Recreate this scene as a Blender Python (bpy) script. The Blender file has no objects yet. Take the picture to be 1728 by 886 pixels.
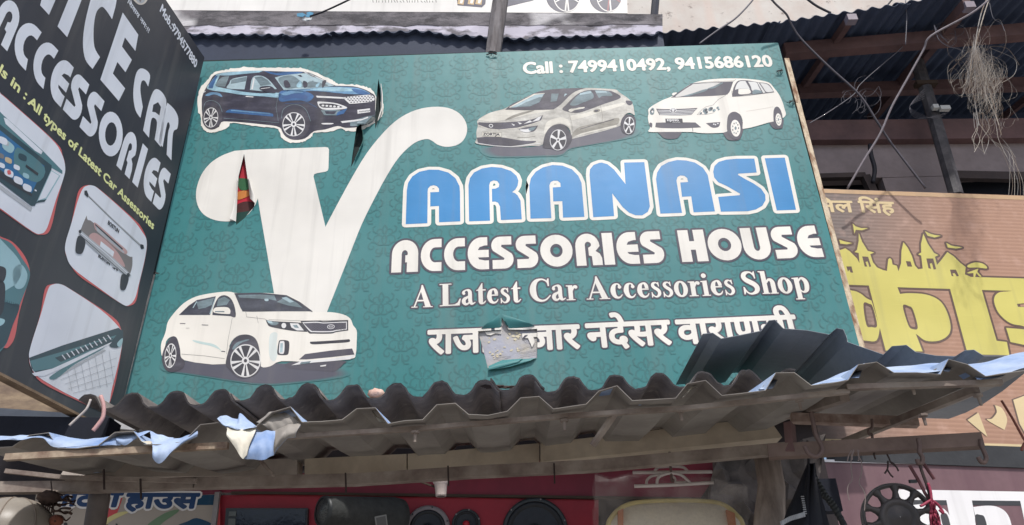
import bpy, math, random
import numpy as np
from mathutils import Vector, Matrix
from mathutils.geometry import delaunay_2d_cdt
random.seed(7)
SC = bpy.context.scene
COL = SC.collection

# ---------------------------------------------------------------- camera
F = 1300.0; CX, CY = 864.0, 443.0            # photograph: 1728 x 886 pixels
EYE = Vector((0.0, 0.0, 1.6))
def cam_axes(pitch, roll):
    p, r = math.radians(pitch), math.radians(roll)
    up = np.array([-math.cos(p)*math.sin(r), math.cos(p)*math.cos(r), math.sin(p)])
    right = np.cross(up, [0, 0, 1.0]); right /= np.linalg.norm(right)
    fw = np.cross(right, up)
    return np.array([right, fw, up])          # rows: world x, y, z in (right, up, forward) of the camera
CM = cam_axes(29.91, 1.45)
cam_d = bpy.data.cameras.new('camera'); cam = bpy.data.objects.new('camera', cam_d); COL.objects.link(cam)
cam_d.sensor_width = 36.0; cam_d.lens = 36.0*F/1728.0; cam_d.clip_start = 0.05; cam_d.clip_end = 500.0
cam.matrix_world = Matrix(((CM[0][0], CM[0][1], -CM[0][2], EYE.x), (CM[1][0], CM[1][1], -CM[1][2], EYE.y),
                           (CM[2][0], CM[2][1], -CM[2][2], EYE.z), (0, 0, 0, 1)))
SC.camera = cam
# ---------------------------------------------------------------- light
SUN_EL, SUN_AZ = 58.0, -15.0                    # azimuth: degrees left (+) / right (-) of straight behind the camera
el, az = math.radians(SUN_EL), math.radians(SUN_AZ)
sdir = Vector((-math.sin(az)*math.cos(el), -math.cos(az)*math.cos(el), math.sin(el)))
w = bpy.data.worlds.new('World'); SC.world = w; w.use_nodes = True
nt = w.node_tree; bg = nt.nodes['Background']
sky = nt.nodes.new('ShaderNodeTexSky'); sky.sky_type = 'NISHITA'; sky.sun_disc = False
sky.sun_elevation = el; sky.sun_rotation = math.atan2(sdir.x, sdir.y)
sky.dust_density = 3.0; sky.air_density = 1.0; sky.ozone_density = 1.0
nt.links.new(sky.outputs[0], bg.inputs[0]); bg.inputs[1].default_value = 0.13
sl = bpy.data.lights.new('sun', 'SUN'); sl.energy = 3.0; sl.angle = math.radians(1.5); sl.color = (1.0, 0.975, 0.935)
so = bpy.data.objects.new('sun', sl); COL.objects.link(so)
so.rotation_euler = sdir.to_track_quat('Z', 'Y').to_euler()
vs = SC.view_settings; vs.view_transform = 'Standard'; vs.look = 'None'; vs.gamma = 1.0; vs.use_curve_mapping = False
vs.exposure = 0.14
try:
    SC.cycles.use_denoising = True; SC.cycles.max_bounces = 8; SC.cycles.diffuse_bounces = 4
except Exception: pass

# ---------------------------------------------------------------- helpers: rays, splines
def ray(px, py):
    d = CM @ np.array([px-CX, -(py-CY), F]); return Vector(d)
def uy(px, py, y):                             # the point seen at that pixel, at depth y
    d = ray(px, py); return EYE + d*(y/d.y)
def uz(px, py, z):
    d = ray(px, py); return EYE + d*((z-EYE.z)/d.z)
def Z(ox, oy, s):                              # reading frame of an enlarged crop
    def f(pts): return [(ox+x/s, oy+y/s) for x, y in pts]
    return f
def catmull(seg, n, closed):
    out = []; m = len(seg)
    rng = range(m) if closed else range(m-1)
    for i in rng:
        if closed: p0, p1, p2, p3 = seg[i-1], seg[i], seg[(i+1) % m], seg[(i+2) % m]
        else: p0, p1, p2, p3 = seg[max(i-1, 0)], seg[i], seg[i+1], seg[min(i+2, m-1)]
        for k in range(n):
            t = k/n; t2, t3 = t*t, t*t*t
            out.append(tuple(0.5*(2*b+(c-a)*t+(2*a-5*b+4*c-d)*t2+(3*b-a-3*c+d)*t3) for a, b, c, d in zip(p0, p1, p2, p3)))
    if not closed: out.append(tuple(seg[-1]))
    return out
def sm(pts, n=4, closed=True):                 # smooth outline; a repeated point is a sharp corner
    pts = [tuple(p) for p in pts]
    if not closed: return catmull(pts, n, False)
    m = len(pts); sharp = [i for i in range(m) if pts[i] == pts[(i+1) % m]]
    if not sharp: return catmull(pts, n, True)
    i0 = sharp[0]; seq = pts[i0+1:]+pts[:i0+1]
    out = []; seg = [seq[0]]
    for p in seq[1:]:
        if p == seg[-1]:
            if len(seg) > 1: out += catmull(seg, n, False)[:-1]
            seg = [p]
        else: seg.append(p)
    if len(seg) > 1: out += catmull(seg, n, False)
    return out
def ell(cx, cy, rx, ry, rot=0, n=28, a0=0, a1=360):
    r = math.radians(rot); o = []
    for i in range(n):
        a = math.radians(a0+(a1-a0)*i/(n if a1-a0 == 360 else n-1)); x, y = rx*math.cos(a), ry*math.sin(a)
        o.append((cx+x*math.cos(r)-y*math.sin(r), cy+x*math.sin(r)+y*math.cos(r)))
    return o

# ---------------------------------------------------------------- helpers: objects
def thing(name, label, cat, loc=(0, 0, 0), group=None):
    o = bpy.data.objects.new(name, None); COL.objects.link(o); o.location = loc; o.empty_display_size = 0.1
    o['label'] = label; o['category'] = cat
    if group: o['group'] = group
    return o
def tag(o, label, cat, group=None):
    o['label'] = label; o['category'] = cat
    if group: o['group'] = group
    return o
class MB:
    def __init__(s): s.v = []; s.f = []; s.m = []
    def add(s, vs, fs, m=0):
        b = len(s.v); s.v += [Vector(p) for p in vs]; s.f += [[b+i for i in f] for f in fs]; s.m += [m]*len(fs)
    def hexa(s, p, m=0):                       # 8 points: bottom loop, top loop
        s.add(p, [(3, 2, 1, 0), (4, 5, 6, 7), (0, 1, 5, 4), (1, 2, 6, 5), (2, 3, 7, 6), (3, 0, 4, 7)], m)
    def box(s, c, sx, sy, sz, m=0):
        c = Vector(c); x, y, z = sx/2, sy/2, sz/2
        s.hexa([c+Vector(q) for q in ((-x, -y, -z), (x, -y, -z), (x, y, -z), (-x, y, -z), (-x, -y, z), (x, -y, z), (x, y, z), (-x, y, z))], m)
    def beam(s, a, b, wd, ht, m=0, up=(0, 0, 1)):
        a, b = Vector(a), Vector(b); d = (b-a).normalized(); sd = d.cross(Vector(up))
        if sd.length < 1e-4: sd = d.cross(Vector((0, 1, 0)))
        sd.normalize(); u = sd.cross(d)
        q = [(-1, -1), (1, -1), (1, 1), (-1, 1)]
        s.hexa([a+sd*(i*wd/2)+u*(j*ht/2) for i, j in q]+[b+sd*(i*wd/2)+u*(j*ht/2) for i, j in q], m)
    def tube(s, pts, r, n=8, m=0, cap=True):
        pts = [Vector(p) for p in pts]; k = len(pts); rs = r if isinstance(r, (list, tuple)) else [r]*k
        vs = []; fs = []; nrm = None
        for i in range(k):
            t = (pts[min(i+1, k-1)]-pts[max(i-1, 0)])
            t = t.normalized() if t.length > 1e-9 else Vector((0, 0, 1))
            if nrm is None:
                nrm = t.cross(Vector((0, 0, 1)))
                if nrm.length < 0.05: nrm = t.cross(Vector((1, 0, 0)))
            nrm = nrm - t*nrm.dot(t); nrm.normalize(); bn = t.cross(nrm)
            for j in range(n):
                a = 2*math.pi*j/n; vs.append(pts[i]+(nrm*math.cos(a)+bn*math.sin(a))*rs[i])
        for i in range(k-1):
            for j in range(n): fs.append((i*n+j, i*n+(j+1) % n, (i+1)*n+(j+1) % n, (i+1)*n+j))
        if cap: fs += [tuple(range(n))[::-1], tuple((k-1)*n+j for j in range(n))]
        s.add(vs, fs, m)
    def grid(s, rows, m=0):                    # rows of points
        nv = len(rows[0]); vs = [p for r in rows for p in r]
        fs = [(i*nv+j, i*nv+j+1, (i+1)*nv+j+1, (i+1)*nv+j) for i in range(len(rows)-1) for j in range(nv-1)]
        s.add(vs, fs, m)
    def shell(s, rows, th, m_top=0, m_bot=None):   # a grid with real thickness (th below, along the grid normal)
        R, Cn = len(rows), len(rows[0]); rows = [[Vector(p) for p in r] for r in rows]; low = []
        for i in range(R):
            lr = []
            for j in range(Cn):
                a = rows[min(i+1, R-1)][j]-rows[max(i-1, 0)][j]; b = rows[i][min(j+1, Cn-1)]-rows[i][max(j-1, 0)]
                nn = a.cross(b); nn = nn.normalized() if nn.length > 1e-12 else Vector((0, 0, 1))
                if nn.z < 0: nn = -nn
                lr.append(rows[i][j]-nn*th)
            low.append(lr)
        s.grid(rows, m_top); s.grid([r[::-1] for r in low], m_top if m_bot is None else m_bot)
        mb = m_top if m_bot is None else m_bot
        for rr in ([rows[0], low[0]], [low[-1], rows[-1]], [[r[0] for r in low], [r[0] for r in rows]], [[r[-1] for r in rows], [r[-1] for r in low]]):
            s.grid(rr, mb)
    def lathe(s, o, axis, prof, n=24, m=0, cap=False):   # prof: (distance along the axis, radius)
        o = Vector(o); ax = Vector(axis).normalized(); a = ax.cross(Vector((0, 0, 1)))
        if a.length < 0.05: a = ax.cross(Vector((1, 0, 0)))
        a.normalize(); b = ax.cross(a); vs = []; fs = []
        for h, r in prof:
            for j in range(n):
                t = 2*math.pi*j/n; vs.append(o+ax*h+(a*math.cos(t)+b*math.sin(t))*r)
        for i in range(len(prof)-1):
            for j in range(n): fs.append((i*n+j, i*n+(j+1) % n, (i+1)*n+(j+1) % n, (i+1)*n+j))
        if cap: fs += [tuple(range(n))[::-1], tuple((len(prof)-1)*n+j for j in range(n))]
        s.add(vs, fs, m)
    def prism(s, poly, dvec, m=0):             # a planar outline pushed along dvec
        k = len(poly); p = [Vector(q) for q in poly]; d = Vector(dvec)
        s.add(p+[q+d for q in p], [tuple(range(k))[::-1], tuple(range(k, 2*k))]+[(i, (i+1) % k, k+(i+1) % k, k+i) for i in range(k)], m)
    def build(s, name, mats, parent=None, smooth=False, world=True):
        if not isinstance(mats, (list, tuple)): mats = [mats]
        me = bpy.data.meshes.new(name); M = Matrix.Identity(4); q = parent
        while q is not None and world: M = q.matrix_basis @ M; q = q.parent
        M = M.inverted()
        me.from_pydata([M @ v for v in s.v], [], s.f)
        for m in mats: me.materials.append(m)
        me.polygons.foreach_set('material_index', s.m)
        if smooth: me.polygons.foreach_set('use_smooth', [True]*len(s.f))
        me.update()
        o = bpy.data.objects.new(name, me); COL.objects.link(o)
        if parent is not None: o.parent = parent
        return o

# ---------------------------------------------------------------- helpers: materials
def lin(c): c /= 255.0; return c/12.92 if c <= 0.04045 else ((c+0.055)/1.055)**2.4
def rgb(r, g, b, k=1.0): return tuple(min(0.9, lin(x)*k) for x in (r, g, b))
class NT:
    def __init__(s, name):
        s.mat = bpy.data.materials.new(name); s.mat.use_nodes = True; s.t = s.mat.node_tree; s.n = s.t.nodes
        s.b = s.n['Principled BSDF']; s.tc = s.n.new('ShaderNodeTexCoord').outputs['Object']
    def link(s, a, b): s.t.links.new(a, b)
    def mapping(s, sc):
        m = s.n.new('ShaderNodeMapping'); s.link(s.tc, m.inputs[0]); m.inputs['Scale'].default_value = sc; return m.outputs[0]
    def noise(s, scale, detail=4, rough=0.55, vec=None):
        n = s.n.new('ShaderNodeTexNoise'); n.inputs['Scale'].default_value = scale; n.inputs['Detail'].default_value = detail
        n.inputs['Roughness'].default_value = rough; s.link(vec if vec else s.tc, n.inputs['Vector']); return n.outputs['Fac']
    def ramp(s, fac, stops):
        r = s.n.new('ShaderNodeValToRGB'); e = r.color_ramp.elements
        while len(e) < len(stops): e.new(0.5)
        for el_, (p, c) in zip(e, stops): el_.position = p; el_.color = (c, c, c, 1) if not isinstance(c, tuple) else (*c, 1)
        s.link(fac, r.inputs[0]); return r.outputs[0]
    def mix(s, fac, a, b, mode='MIX'):
        m = s.n.new('ShaderNodeMix'); m.data_type = 'RGBA'; m.blend_type = mode
        for i, x in ((0, fac), (6, a), (7, b)):
            if isinstance(x, (int, float)): m.inputs[i].default_value = x
            elif isinstance(x, tuple): m.inputs[i].default_value = (*x, 1) if len(x) == 3 else x
            else: s.link(x, m.inputs[i])
        return m.outputs[2]
    def bump(s, h, strength=0.3, dist=0.01, prev=None):
        b = s.n.new('ShaderNodeBump'); b.inputs['Strength'].default_value = strength; b.inputs['Distance'].default_value = dist
        s.link(h, b.inputs['Height'])
        if prev: s.link(prev, b.inputs['Normal'])
        return b.outputs[0]
    def done(s, col, rough=0.6, nrm=None, metal=0.0, spec=0.5):
        if isinstance(col, tuple): s.b.inputs['Base Color'].default_value = (*col, 1)
        else: s.link(col, s.b.inputs['Base Color'])
        if isinstance(rough, (int, float)): s.b.inputs['Roughness'].default_value = rough
        else: s.link(rough, s.b.inputs['Roughness'])
        s.b.inputs['Metallic'].default_value = metal; s.b.inputs['Specular IOR Level'].default_value = spec
        if nrm: s.link(nrm, s.b.inputs['Normal'])
        return s.mat
_vin = {}
def vinyl(c, name='print', rough=0.48, spec=0.22, streak=0.10, mott=0.10, photo=0.0):
    key = (tuple(round(x, 4) for x in c), rough, spec, streak, photo)
    if key in _vin: return _vin[key]
    t = NT('printed_vinyl_'+name)
    big = t.noise(2.2, 3); fine = t.noise(1.0, 3, 0.6, t.mapping((6, 6, 330)))
    wr = t.noise(7.0, 2)
    a = t.mix(t.ramp(big, [(0.3, 0.0), (0.75, 1.0)]), tuple(x*(1-mott) for x in c), tuple(min(.9, x*(1+mott)+0.004) for x in c))
    a = t.mix(t.ramp(fine, [(0.60, 0.0), (0.72, streak*2.2)]), a, tuple(min(0.85, x*1.5+0.05) for x in c))
    if photo:                                  # continuous-tone photographic print: soft light and dark passages and grain
        pn = t.noise(9.0, 3, 0.55, t.mapping((1.0, 1.0, 2.6))); pg = t.noise(70, 3, 0.7)
        a = t.mix(t.ramp(pn, [(0.34, photo), (0.52, 0.0)]), a, tuple(x*0.35 for x in c)); a = t.mix(t.ramp(pn, [(0.52, 0.0), (0.72, photo)]), a, tuple(min(.85, x*1.5+.05) for x in c))
        a = t.mix(t.ramp(pg, [(0.42, photo*.5), (0.58, 0.0)]), a, tuple(x*0.55 for x in c))
    sp = t.noise(55, 3, 0.7); a = t.mix(t.ramp(sp, [(0.70, 0.0), (0.80, 0.22)]), a, (0.22, 0.2, 0.17))
    run = t.noise(1.0, 4, 0.6, t.mapping((11, 11, 0.55))); a = t.mix(t.ramp(run, [(0.52, 0.0), (0.74, 0.20)]), a, (0.20, 0.19, 0.17))
    fade = t.noise(0.9, 2, 0.5); a = t.mix(t.ramp(fade, [(0.45, 0.0), (0.8, 0.10)]), a, (0.62, 0.62, 0.60))
    fold = t.noise(1.0, 2, 0.5, t.mapping((5.0, 5.0, 0.9)))
    n1 = t.bump(fine, 0.08, 0.001); n2 = t.bump(wr, 0.10, 0.01, n1); n2 = t.bump(fold, 0.22, 0.025, n2)
    _vin[key] = t.done(a, rough, n2, 0, spec); return _vin[key]
def plain(name, c, rough=0.7, c2=None, scale=6.0, bump=0.3, bscale=40.0, metal=0.0, lo=0.38, hi=0.68, spec=0.4, stretch=None):
    t = NT(name); v = t.mapping(stretch) if stretch else None
    n = t.noise(scale, 5, 0.62, v); n2 = t.noise(bscale, 4, 0.6)
    a = t.mix(t.ramp(n, [(lo, 0.0), (hi, 1.0)]), c, c2 if c2 else tuple(x*0.75 for x in c))
    a = t.mix(t.ramp(n2, [(0.35, 0.18), (0.6, 0.0)]), a, tuple(x*0.5 for x in c))
    return t.done(a, rough, t.bump(n2, bump, 0.004), metal, spec)

# ---------------------------------------------------------------- helpers: flat prints on a sign's face
class Plane:
    def __init__(s, o, ux, uzv):
        s.o = Vector(o); s.x = Vector(ux).normalized(); s.z = Vector(uzv); s.z = (s.z-s.x*s.z.dot(s.x)).normalized(); s.y = s.z.cross(s.x)
        s.cut = []; s.rot = Matrix((s.x, s.y, s.z)).transposed()
    def uv(s, px, py):
        d = ray(px, py); t = (s.o-EYE).dot(s.y)/d.dot(s.y); p = EYE+d*t-s.o
        return (p.dot(s.x), p.dot(s.z))
    def uvs(s, pts): return [s.uv(*p) for p in pts]
    def w(s, u, v, h=0.0): return s.o+s.x*u+s.z*v-s.y*h
    def wp(s, px, py, h=0.0): return s.w(*s.uv(px, py), h)
    def empty(s, name, label, cat):
        e = thing(name, label, cat); e.location = s.o; e.rotation_euler = s.rot.to_euler(); return e
def clean(poly):
    o = []
    for p in poly:
        if not o or (abs(p[0]-o[-1][0])+abs(p[1]-o[-1][1])) > 1e-5: o.append(p)
    if len(o) > 1 and abs(o[0][0]-o[-1][0])+abs(o[0][1]-o[-1][1]) < 1e-5: o.pop()
    return o
def _in(poly, cx, cy, res):                    # marks the centres inside a polygon (non-zero winding)
    p = np.asarray(poly); x0, y0 = p.min(0); x1, y1 = p.max(0)
    k = np.where((cx >= x0) & (cx <= x1) & (cy >= y0) & (cy <= y1))[0]
    if not len(k): return
    X, Y = cx[k][:, None], cy[k][:, None]; q = np.roll(p, -1, 0)
    ax, ay, bx, by = p[:, 0][None], p[:, 1][None], q[:, 0][None], q[:, 1][None]
    side = (bx-ax)*(Y-ay)-(X-ax)*(by-ay)
    wn = (((ay <= Y) & (by > Y) & (side > 0)).sum(1)-((ay > Y) & (by <= Y) & (side < 0)).sum(1))
    res[k[wn != 0]] = True
def union(adds, subs):
    vs = []; es = []; A = []; S = []
    for g, polys in ((A, adds), (S, subs)):
        for p in polys:
            p = clean([tuple(q[:2]) for q in p])
            if len(p) < 3: continue
            if abs(sum(p[i-1][0]*p[i][1]-p[i][0]*p[i-1][1] for i in range(len(p)))) < 4e-8: continue
            b = len(vs); n = len(p); vs += [Vector(q) for q in p]; es += [(b+i, b+(i+1) % n) for i in range(n)]; g.append(p)
    if not A: return [], []
    ov, _, of, _, _, _ = delaunay_2d_cdt(vs, es, [], 0, 1e-6, False)
    if not of: return [], []
    P = np.array([(v[0], v[1]) for v in ov]); T = np.array([f[:3] for f in of]); c = P[T].mean(1)
    ia = np.zeros(len(T), bool); ib = np.zeros(len(T), bool)
    for p in A: _in(p, c[:, 0], c[:, 1], ia)
    for p in S: _in(p, c[:, 0], c[:, 1], ib)
    return ov, [list(map(int, T[i])) for i in np.where(ia & ~ib)[0]]
def bbox(p): xs = [q[0] for q in p]; ys = [q[1] for q in p]; return min(xs), min(ys), max(xs), max(ys)
def stroke_polys(path, wd, closed=True, n=8):
    out = []; m = len(path); r = wd
    for i in range(m if closed else m-1):
        a, b = path[i], path[(i+1) % m]; dx, dy = b[0]-a[0], b[1]-a[1]; L = math.hypot(dx, dy)
        if L < 1e-7: continue
        nx, ny = -dy/L*r, dx/L*r
        out.append([(a[0]+nx, a[1]+ny), (a[0]-nx, a[1]-ny), (b[0]-nx, b[1]-ny), (b[0]+nx, b[1]+ny)])
    for a in path: out.append([(a[0]+r*math.cos(2*math.pi*(k+.37)/n), a[1]+r*math.sin(2*math.pi*(k+.37)/n)) for k in range(n)])
    return out
class Art:                                     # one printed picture or word: flat shapes, one mesh, several inks
    def __init__(s, pl, cut=True): s.pl = pl; s.cut = cut; s.v = []; s.f = []; s.m = []; s.mats = []; s.h = 0.0
    def tri(s, ov, fs, mat, h):
        if mat not in s.mats: s.mats.append(mat)
        mi = s.mats.index(mat); b = len(s.v)
        s.v += [(p[0], -h, p[1]) for p in ov]; s.f += [[b+i for i in f] for f in fs]; s.m += [mi]*len(fs)
    def uvpoly(s, adds, mat, h, subs=()):
        bb = [bbox(p) for p in adds if len(p) > 2]
        if not bb: return
        x0, y0, x1, y1 = min(q[0] for q in bb), min(q[1] for q in bb), max(q[2] for q in bb), max(q[3] for q in bb)
        cuts = [c for c in (s.pl.cut if s.cut else []) if not (lambda q: q[0] > x1 or q[2] < x0 or q[1] > y1 or q[3] < y0)(bbox(c))]
        ov, fs = union(list(adds), list(subs)+cuts); s.tri(ov, fs, mat, h)
    def px(s, polys, mat, h, subs=()):         # polygons in photograph pixels
        if polys and isinstance(polys[0], tuple): polys = [polys]
        s.uvpoly([s.pl.uvs(p) for p in polys], mat, h, [s.pl.uvs(p) for p in subs])
    def line(s, pts, wpx, mat, h, closed=False):   # a printed line wpx pixels wide
        q = s.pl.uvs(pts); a = s.pl.uv(*pts[0]); b = s.pl.uv(pts[0][0]+1, pts[0][1]); k = math.hypot(a[0]-b[0], a[1]-b[1])
        s.uvpoly(stroke_polys(q, wpx*k/2, closed, 6), mat, h)
    def build(s, name, parent, label=None):
        me = bpy.data.meshes.new(name); me.from_pydata(s.v, [], s.f)
        for m in s.mats: me.materials.append(m)
        me.polygons.foreach_set('material_index', s.m); me.update()
        # face the street
        fl = [p for p in me.polygons if p.normal.y > 0]
        for p in fl: p.flip()
        o = bpy.data.objects.new(name, me); COL.objects.link(o); o.parent = parent
        if label: o['label'] = label
        return o
_txt = {}
def text_shape(body, res=3):
    key = (body, res)
    if key in _txt: return _txt[key]
    c = bpy.data.curves.new('lettering', 'FONT'); c.body = body; c.resolution_u = res
    o = bpy.data.objects.new('lettering', c); COL.objects.link(o); bpy.context.view_layer.update()
    me = bpy.data.meshes.new_from_object(o.evaluated_get(bpy.context.evaluated_depsgraph_get()))
    vs = [(v.co.x, v.co.y) for v in me.vertices]; fs = [list(p.vertices) for p in me.polygons]
    bpy.data.objects.remove(o); bpy.data.curves.remove(c); bpy.data.meshes.remove(me)
    # weld and find the boundary
    idx = {}; mp = []; nv = []
    for v in vs:
        k = (round(v[0], 5), round(v[1], 5))
        if k not in idx: idx[k] = len(nv); nv.append(v)
        mp.append(idx[k])
    fs = [[mp[i] for i in f] for f in fs]; cnt = {}
    for f in fs:
        for i in range(len(f)):
            e = tuple(sorted((f[i], f[(i+1) % len(f)]))); cnt[e] = cnt.get(e, 0)+1
    _txt[key] = (nv, fs, [e for e, k in cnt.items() if k == 1]); return _txt[key]
def affine_text(pl, body, p0, p1, hpx, res=3, cap=0.686, slant=0.0, hx=None):
    """fit a word on the face: p0 / p1 pixels of the left / right end of its baseline, hpx height of a capital in pixels"""
    vs, fs, be = text_shape(body, res); x0 = min(v[0] for v in vs); x1 = max(v[0] for v in vs)
    a = Vector(pl.uv(*p0)); b = Vector(pl.uv(*p1)); d = (b-a)/(x1-x0)
    hp = hx if hx else (p0[0], p0[1]-hpx); top = Vector(pl.uv(*hp)); n = Vector((-d.y, d.x)).normalized()
    hgt = abs((top-a).dot(n)); k = hgt/cap
    return [tuple(a+d*(v[0]-x0)+n*(v[1]*k)+d.normalized()*(v[1]*k*slant)) for v in vs], fs, be
def put_text(art, body, p0, p1, hpx, mat, h, bold=0.0, outline=None, ow=0.0, **kw):
    vs, fs, be = affine_text(art.pl, body, p0, p1, hpx, **kw)
    tri = [[vs[i] for i in f] for f in fs]
    def grown(wd):
        out = list(tri)
        for a, b in be: out += stroke_polys([vs[a], vs[b]], wd, False, 6)
        return out
    if outline: art.uvpoly(grown(ow+bold), outline, h-0.0005)
    art.uvpoly(grown(bold) if bold > 0 else tri, mat, h)
# ================================================================ the green shop sign
GS = Plane(uy(600, 380, 3.40), (0.99984, 0.0077, 0.0169), (0, 0, 1))
WHITE = rgb(238, 234, 225, .95); CREAM = rgb(234, 231, 224, .93); DARK = rgb(78, 76, 88); INK = rgb(52, 52, 62); GREEN = rgb(56, 128, 130, .92)
vG = vinyl(GREEN, 'green', 0.46, 0.38, 0.05, 0.06); vW = vinyl(WHITE, 'white', .42); vC = vinyl(CREAM, 'cream', .42)
vD = vinyl(DARK, 'grey_ink'); vK = vinyl(INK, 'dark_ink'); vBL = vinyl(rgb(40, 138, 202, .88), 'blue', .4, .5, 0.12)
vDam = vinyl(tuple(x*0.80+0.004 for x in GREEN), 'damask_green', 0.46, .38, .05)
sign = GS.empty('shop_sign', 'large green printed car accessories sign with a huge cream V and four cars', 'shop sign')
z3 = Z(300, 60, 3.8525); zv = Z(310, 160, 2.332); za = Z(640, 240, 3.692); zb = Z(1010, 240, 3.692)
zl = Z(680, 450, 4.4289); zk = Z(250, 470, 4.218); zs = Z(790, 130, 5.76); zm = Z(1080, 120, 6.646)
tears = [z3([(1305, 280), (1314, 330), (1319, 400), (1320, 470), (1306, 540), (1285, 607), (1281, 560), (1286, 480), (1290, 410), (1298, 340)]),
         z3([(1178, 553), (1193, 580), (1200, 630), (1202, 690), (1190, 720), (1165, 780), (1126, 858), (1135, 780), (1150, 680), (1160, 610)]),
         zv([(238, 232), (246, 290), (256, 360), (262, 410), (280, 425), (278, 440), (240, 485), (206, 512), (205, 480), (211, 400), (216, 320)]),
         za([(917, 238), (930, 268), (916, 328), (912, 280)]),
         zl([(560, 484), (600, 481), (735, 472), (738, 376), (790, 470), (890, 472), (1003, 466), (1005, 560), (1003, 684), (900, 690), (780, 706), (690, 732), (634, 758), (600, 620)])]
GS.cut = [GS.uvs(t) for t in tears]
corner = [(343, 104), (600, 96), (1313, 72), (1450, 583), (1480, 690), (900, 700), (200, 702), (262, 461)]
pan = Art(GS); pan.px(corner, vG, 0.0); pan.build('sign_face', sign)
# the older board that shows through the tears
old = Art(GS, False)
old.uvpoly([GS.uvs([(330, 95), (1316, 66), (1484, 700), (190, 712)])], plain('old_board', rgb(40, 60, 62, .6), .8), -0.035)
old.px(zv([(150, 200), (330, 200), (330, 470), (150, 470)]), vinyl(rgb(205, 40, 62, .8), 'red', .5), -0.030)
old.px(sm(zv([(205, 320), (240, 318), (268, 330), (285, 355), (262, 350), (245, 362), (215, 360)])), vinyl(rgb(52, 110, 70, .8), 'leaf', .5), -0.028)
old.px(sm(zv([(205, 372), (240, 365), (258, 380), (230, 395), (205, 400)])), vinyl(rgb(222, 140, 70, .8), 'orange', .5), -0.028)
old.px(sm(zv([(200, 425), (240, 408), (290, 420), (270, 440), (210, 455)])), vinyl(rgb(80, 40, 40, .8), 'maroon', .5), -0.027)
old.px(zv([(190, 455), (300, 440), (300, 530), (190, 530)]), vinyl(rgb(20, 66, 60, .8), 'deep_green', .5), -0.026)
gp = plain('bare_grey_board', rgb(176, 178, 190, .95), .7, rgb(198, 190, 172, .9), 9, .5, 30)
old.px(zl([(520, 350), (1040, 350), (1040, 800), (560, 800)]), gp, -0.012)
rnd = random.Random(3)
flk = vinyl(rgb(214, 204, 176, .95), 'flake', .6)
for cx_, cy_, n_ in ((860, 500, 14), (690, 650, 14), (830, 640, 5), (640, 540, 4)):
    for _ in range(n_):
        x, y = cx_+rnd.gauss(0, 38), cy_+rnd.gauss(0, 22); r = rnd.uniform(4, 15)
        old.px(zl([(x+r*rnd.uniform(.5, 1.3)*math.cos(a*.9), y+r*rnd.uniform(.35, .9)*math.sin(a*.9)) for a in range(7)]), flk, -0.011+rnd.random()*.002)
wl = vinyl(rgb(150, 150, 160, .8), 'crack', .6)
for k in range(9):
    x, y = rnd.uniform(610, 960), rnd.uniform(510, 680); pts = [(x, y)]
    for _ in range(5): x += rnd.uniform(8, 34); y += rnd.uniform(-14, 14); pts.append((x, y))
    old.line(zl(pts), 0.7, wl, -0.0085+k*.0002)
old.px(zl([(610, 482), (735, 476), (735, 496), (690, 494), (655, 508), (625, 502)]), vW, -0.0065)
old.px(zl([(890, 496), (1003, 490), (1003, 520), (975, 522), (985, 560), (965, 600), (955, 575), (935, 530), (893, 528)]), vW, -0.0065)
old.px(zl([(893, 530), (912, 508), (935, 506), (905, 534)]), vD, -0.0055)
old.build('old_board', sign)
# damask
dam = Art(GS); hh = [0.0006]
def spiral(cx_, cy_, r0, r1, a0, a1, n=9): return [(cx_+(r0+(r1-r0)*i/n)*math.cos(math.radians(a0+(a1-a0)*i/n)), cy_+(r0+(r1-r0)*i/n)*math.sin(math.radians(a0+(a1-a0)*i/n))) for i in range(n+1)]
half = [spiral(.17, .02, .16, .04, 170, -190), spiral(.13, .22, .12, .03, 200, -120), spiral(.30, -.14, .12, .03, 120, -230), spiral(.14, -.24, .10, .03, 150, 460),
        [(0, .42), (.05, .34), (.06, .26), (.02, .18)], [(.0, .16), (.06, .08), (.05, -.02), (0, -.1)], [(.02, -.1), (.12, -.1), (.22, -.03), (.33, -.01)],
        [(.03, -.16), (.04, -.3), (.10, -.38), (.2, -.38)], [(.2, .2), (.28, .26), (.3, .35), (.24, .4)], [(.33, .05), (.4, .1), (.42, .2), (.36, .26)]]
def ribbon(p, wd):
    vs = []; fs = []; n = len(p)
    for i in range(n):
        a = p[max(i-1, 0)]; b = p[min(i+1, n-1)]; dx, dy = b[0]-a[0], b[1]-a[1]; L = math.hypot(dx, dy) or 1
        t = wd*(0.35+0.65*math.sin(math.pi*(i+.6)/(n+.2))); vs += [(p[i][0]-dy/L*t, p[i][1]+dx/L*t), (p[i][0]+dy/L*t, p[i][1]-dx/L*t)]
    for i in range(n-1): fs.append((2*i, 2*i+1, 2*i+3, 2*i+2))
    return vs, fs
q0 = GS.uvs(corner); ux0, ux1 = min(p[0] for p in q0)-.2, max(p[0] for p in q0)+.2; vy0, vy1 = min(p[1] for p in q0), max(p[1] for p in q0)
def inside(p, poly):
    c = False
    for i in range(len(poly)):
        a, b = poly[i-1], poly[i]
        if (a[1] > p[1]) != (b[1] > p[1]) and p[0] < (b[0]-a[0])*(p[1]-a[1])/(b[1]-a[1])+a[0]: c = not c
    return c
PX, PY = 0.212, 0.40; r_ = 0
y = vy0
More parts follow.
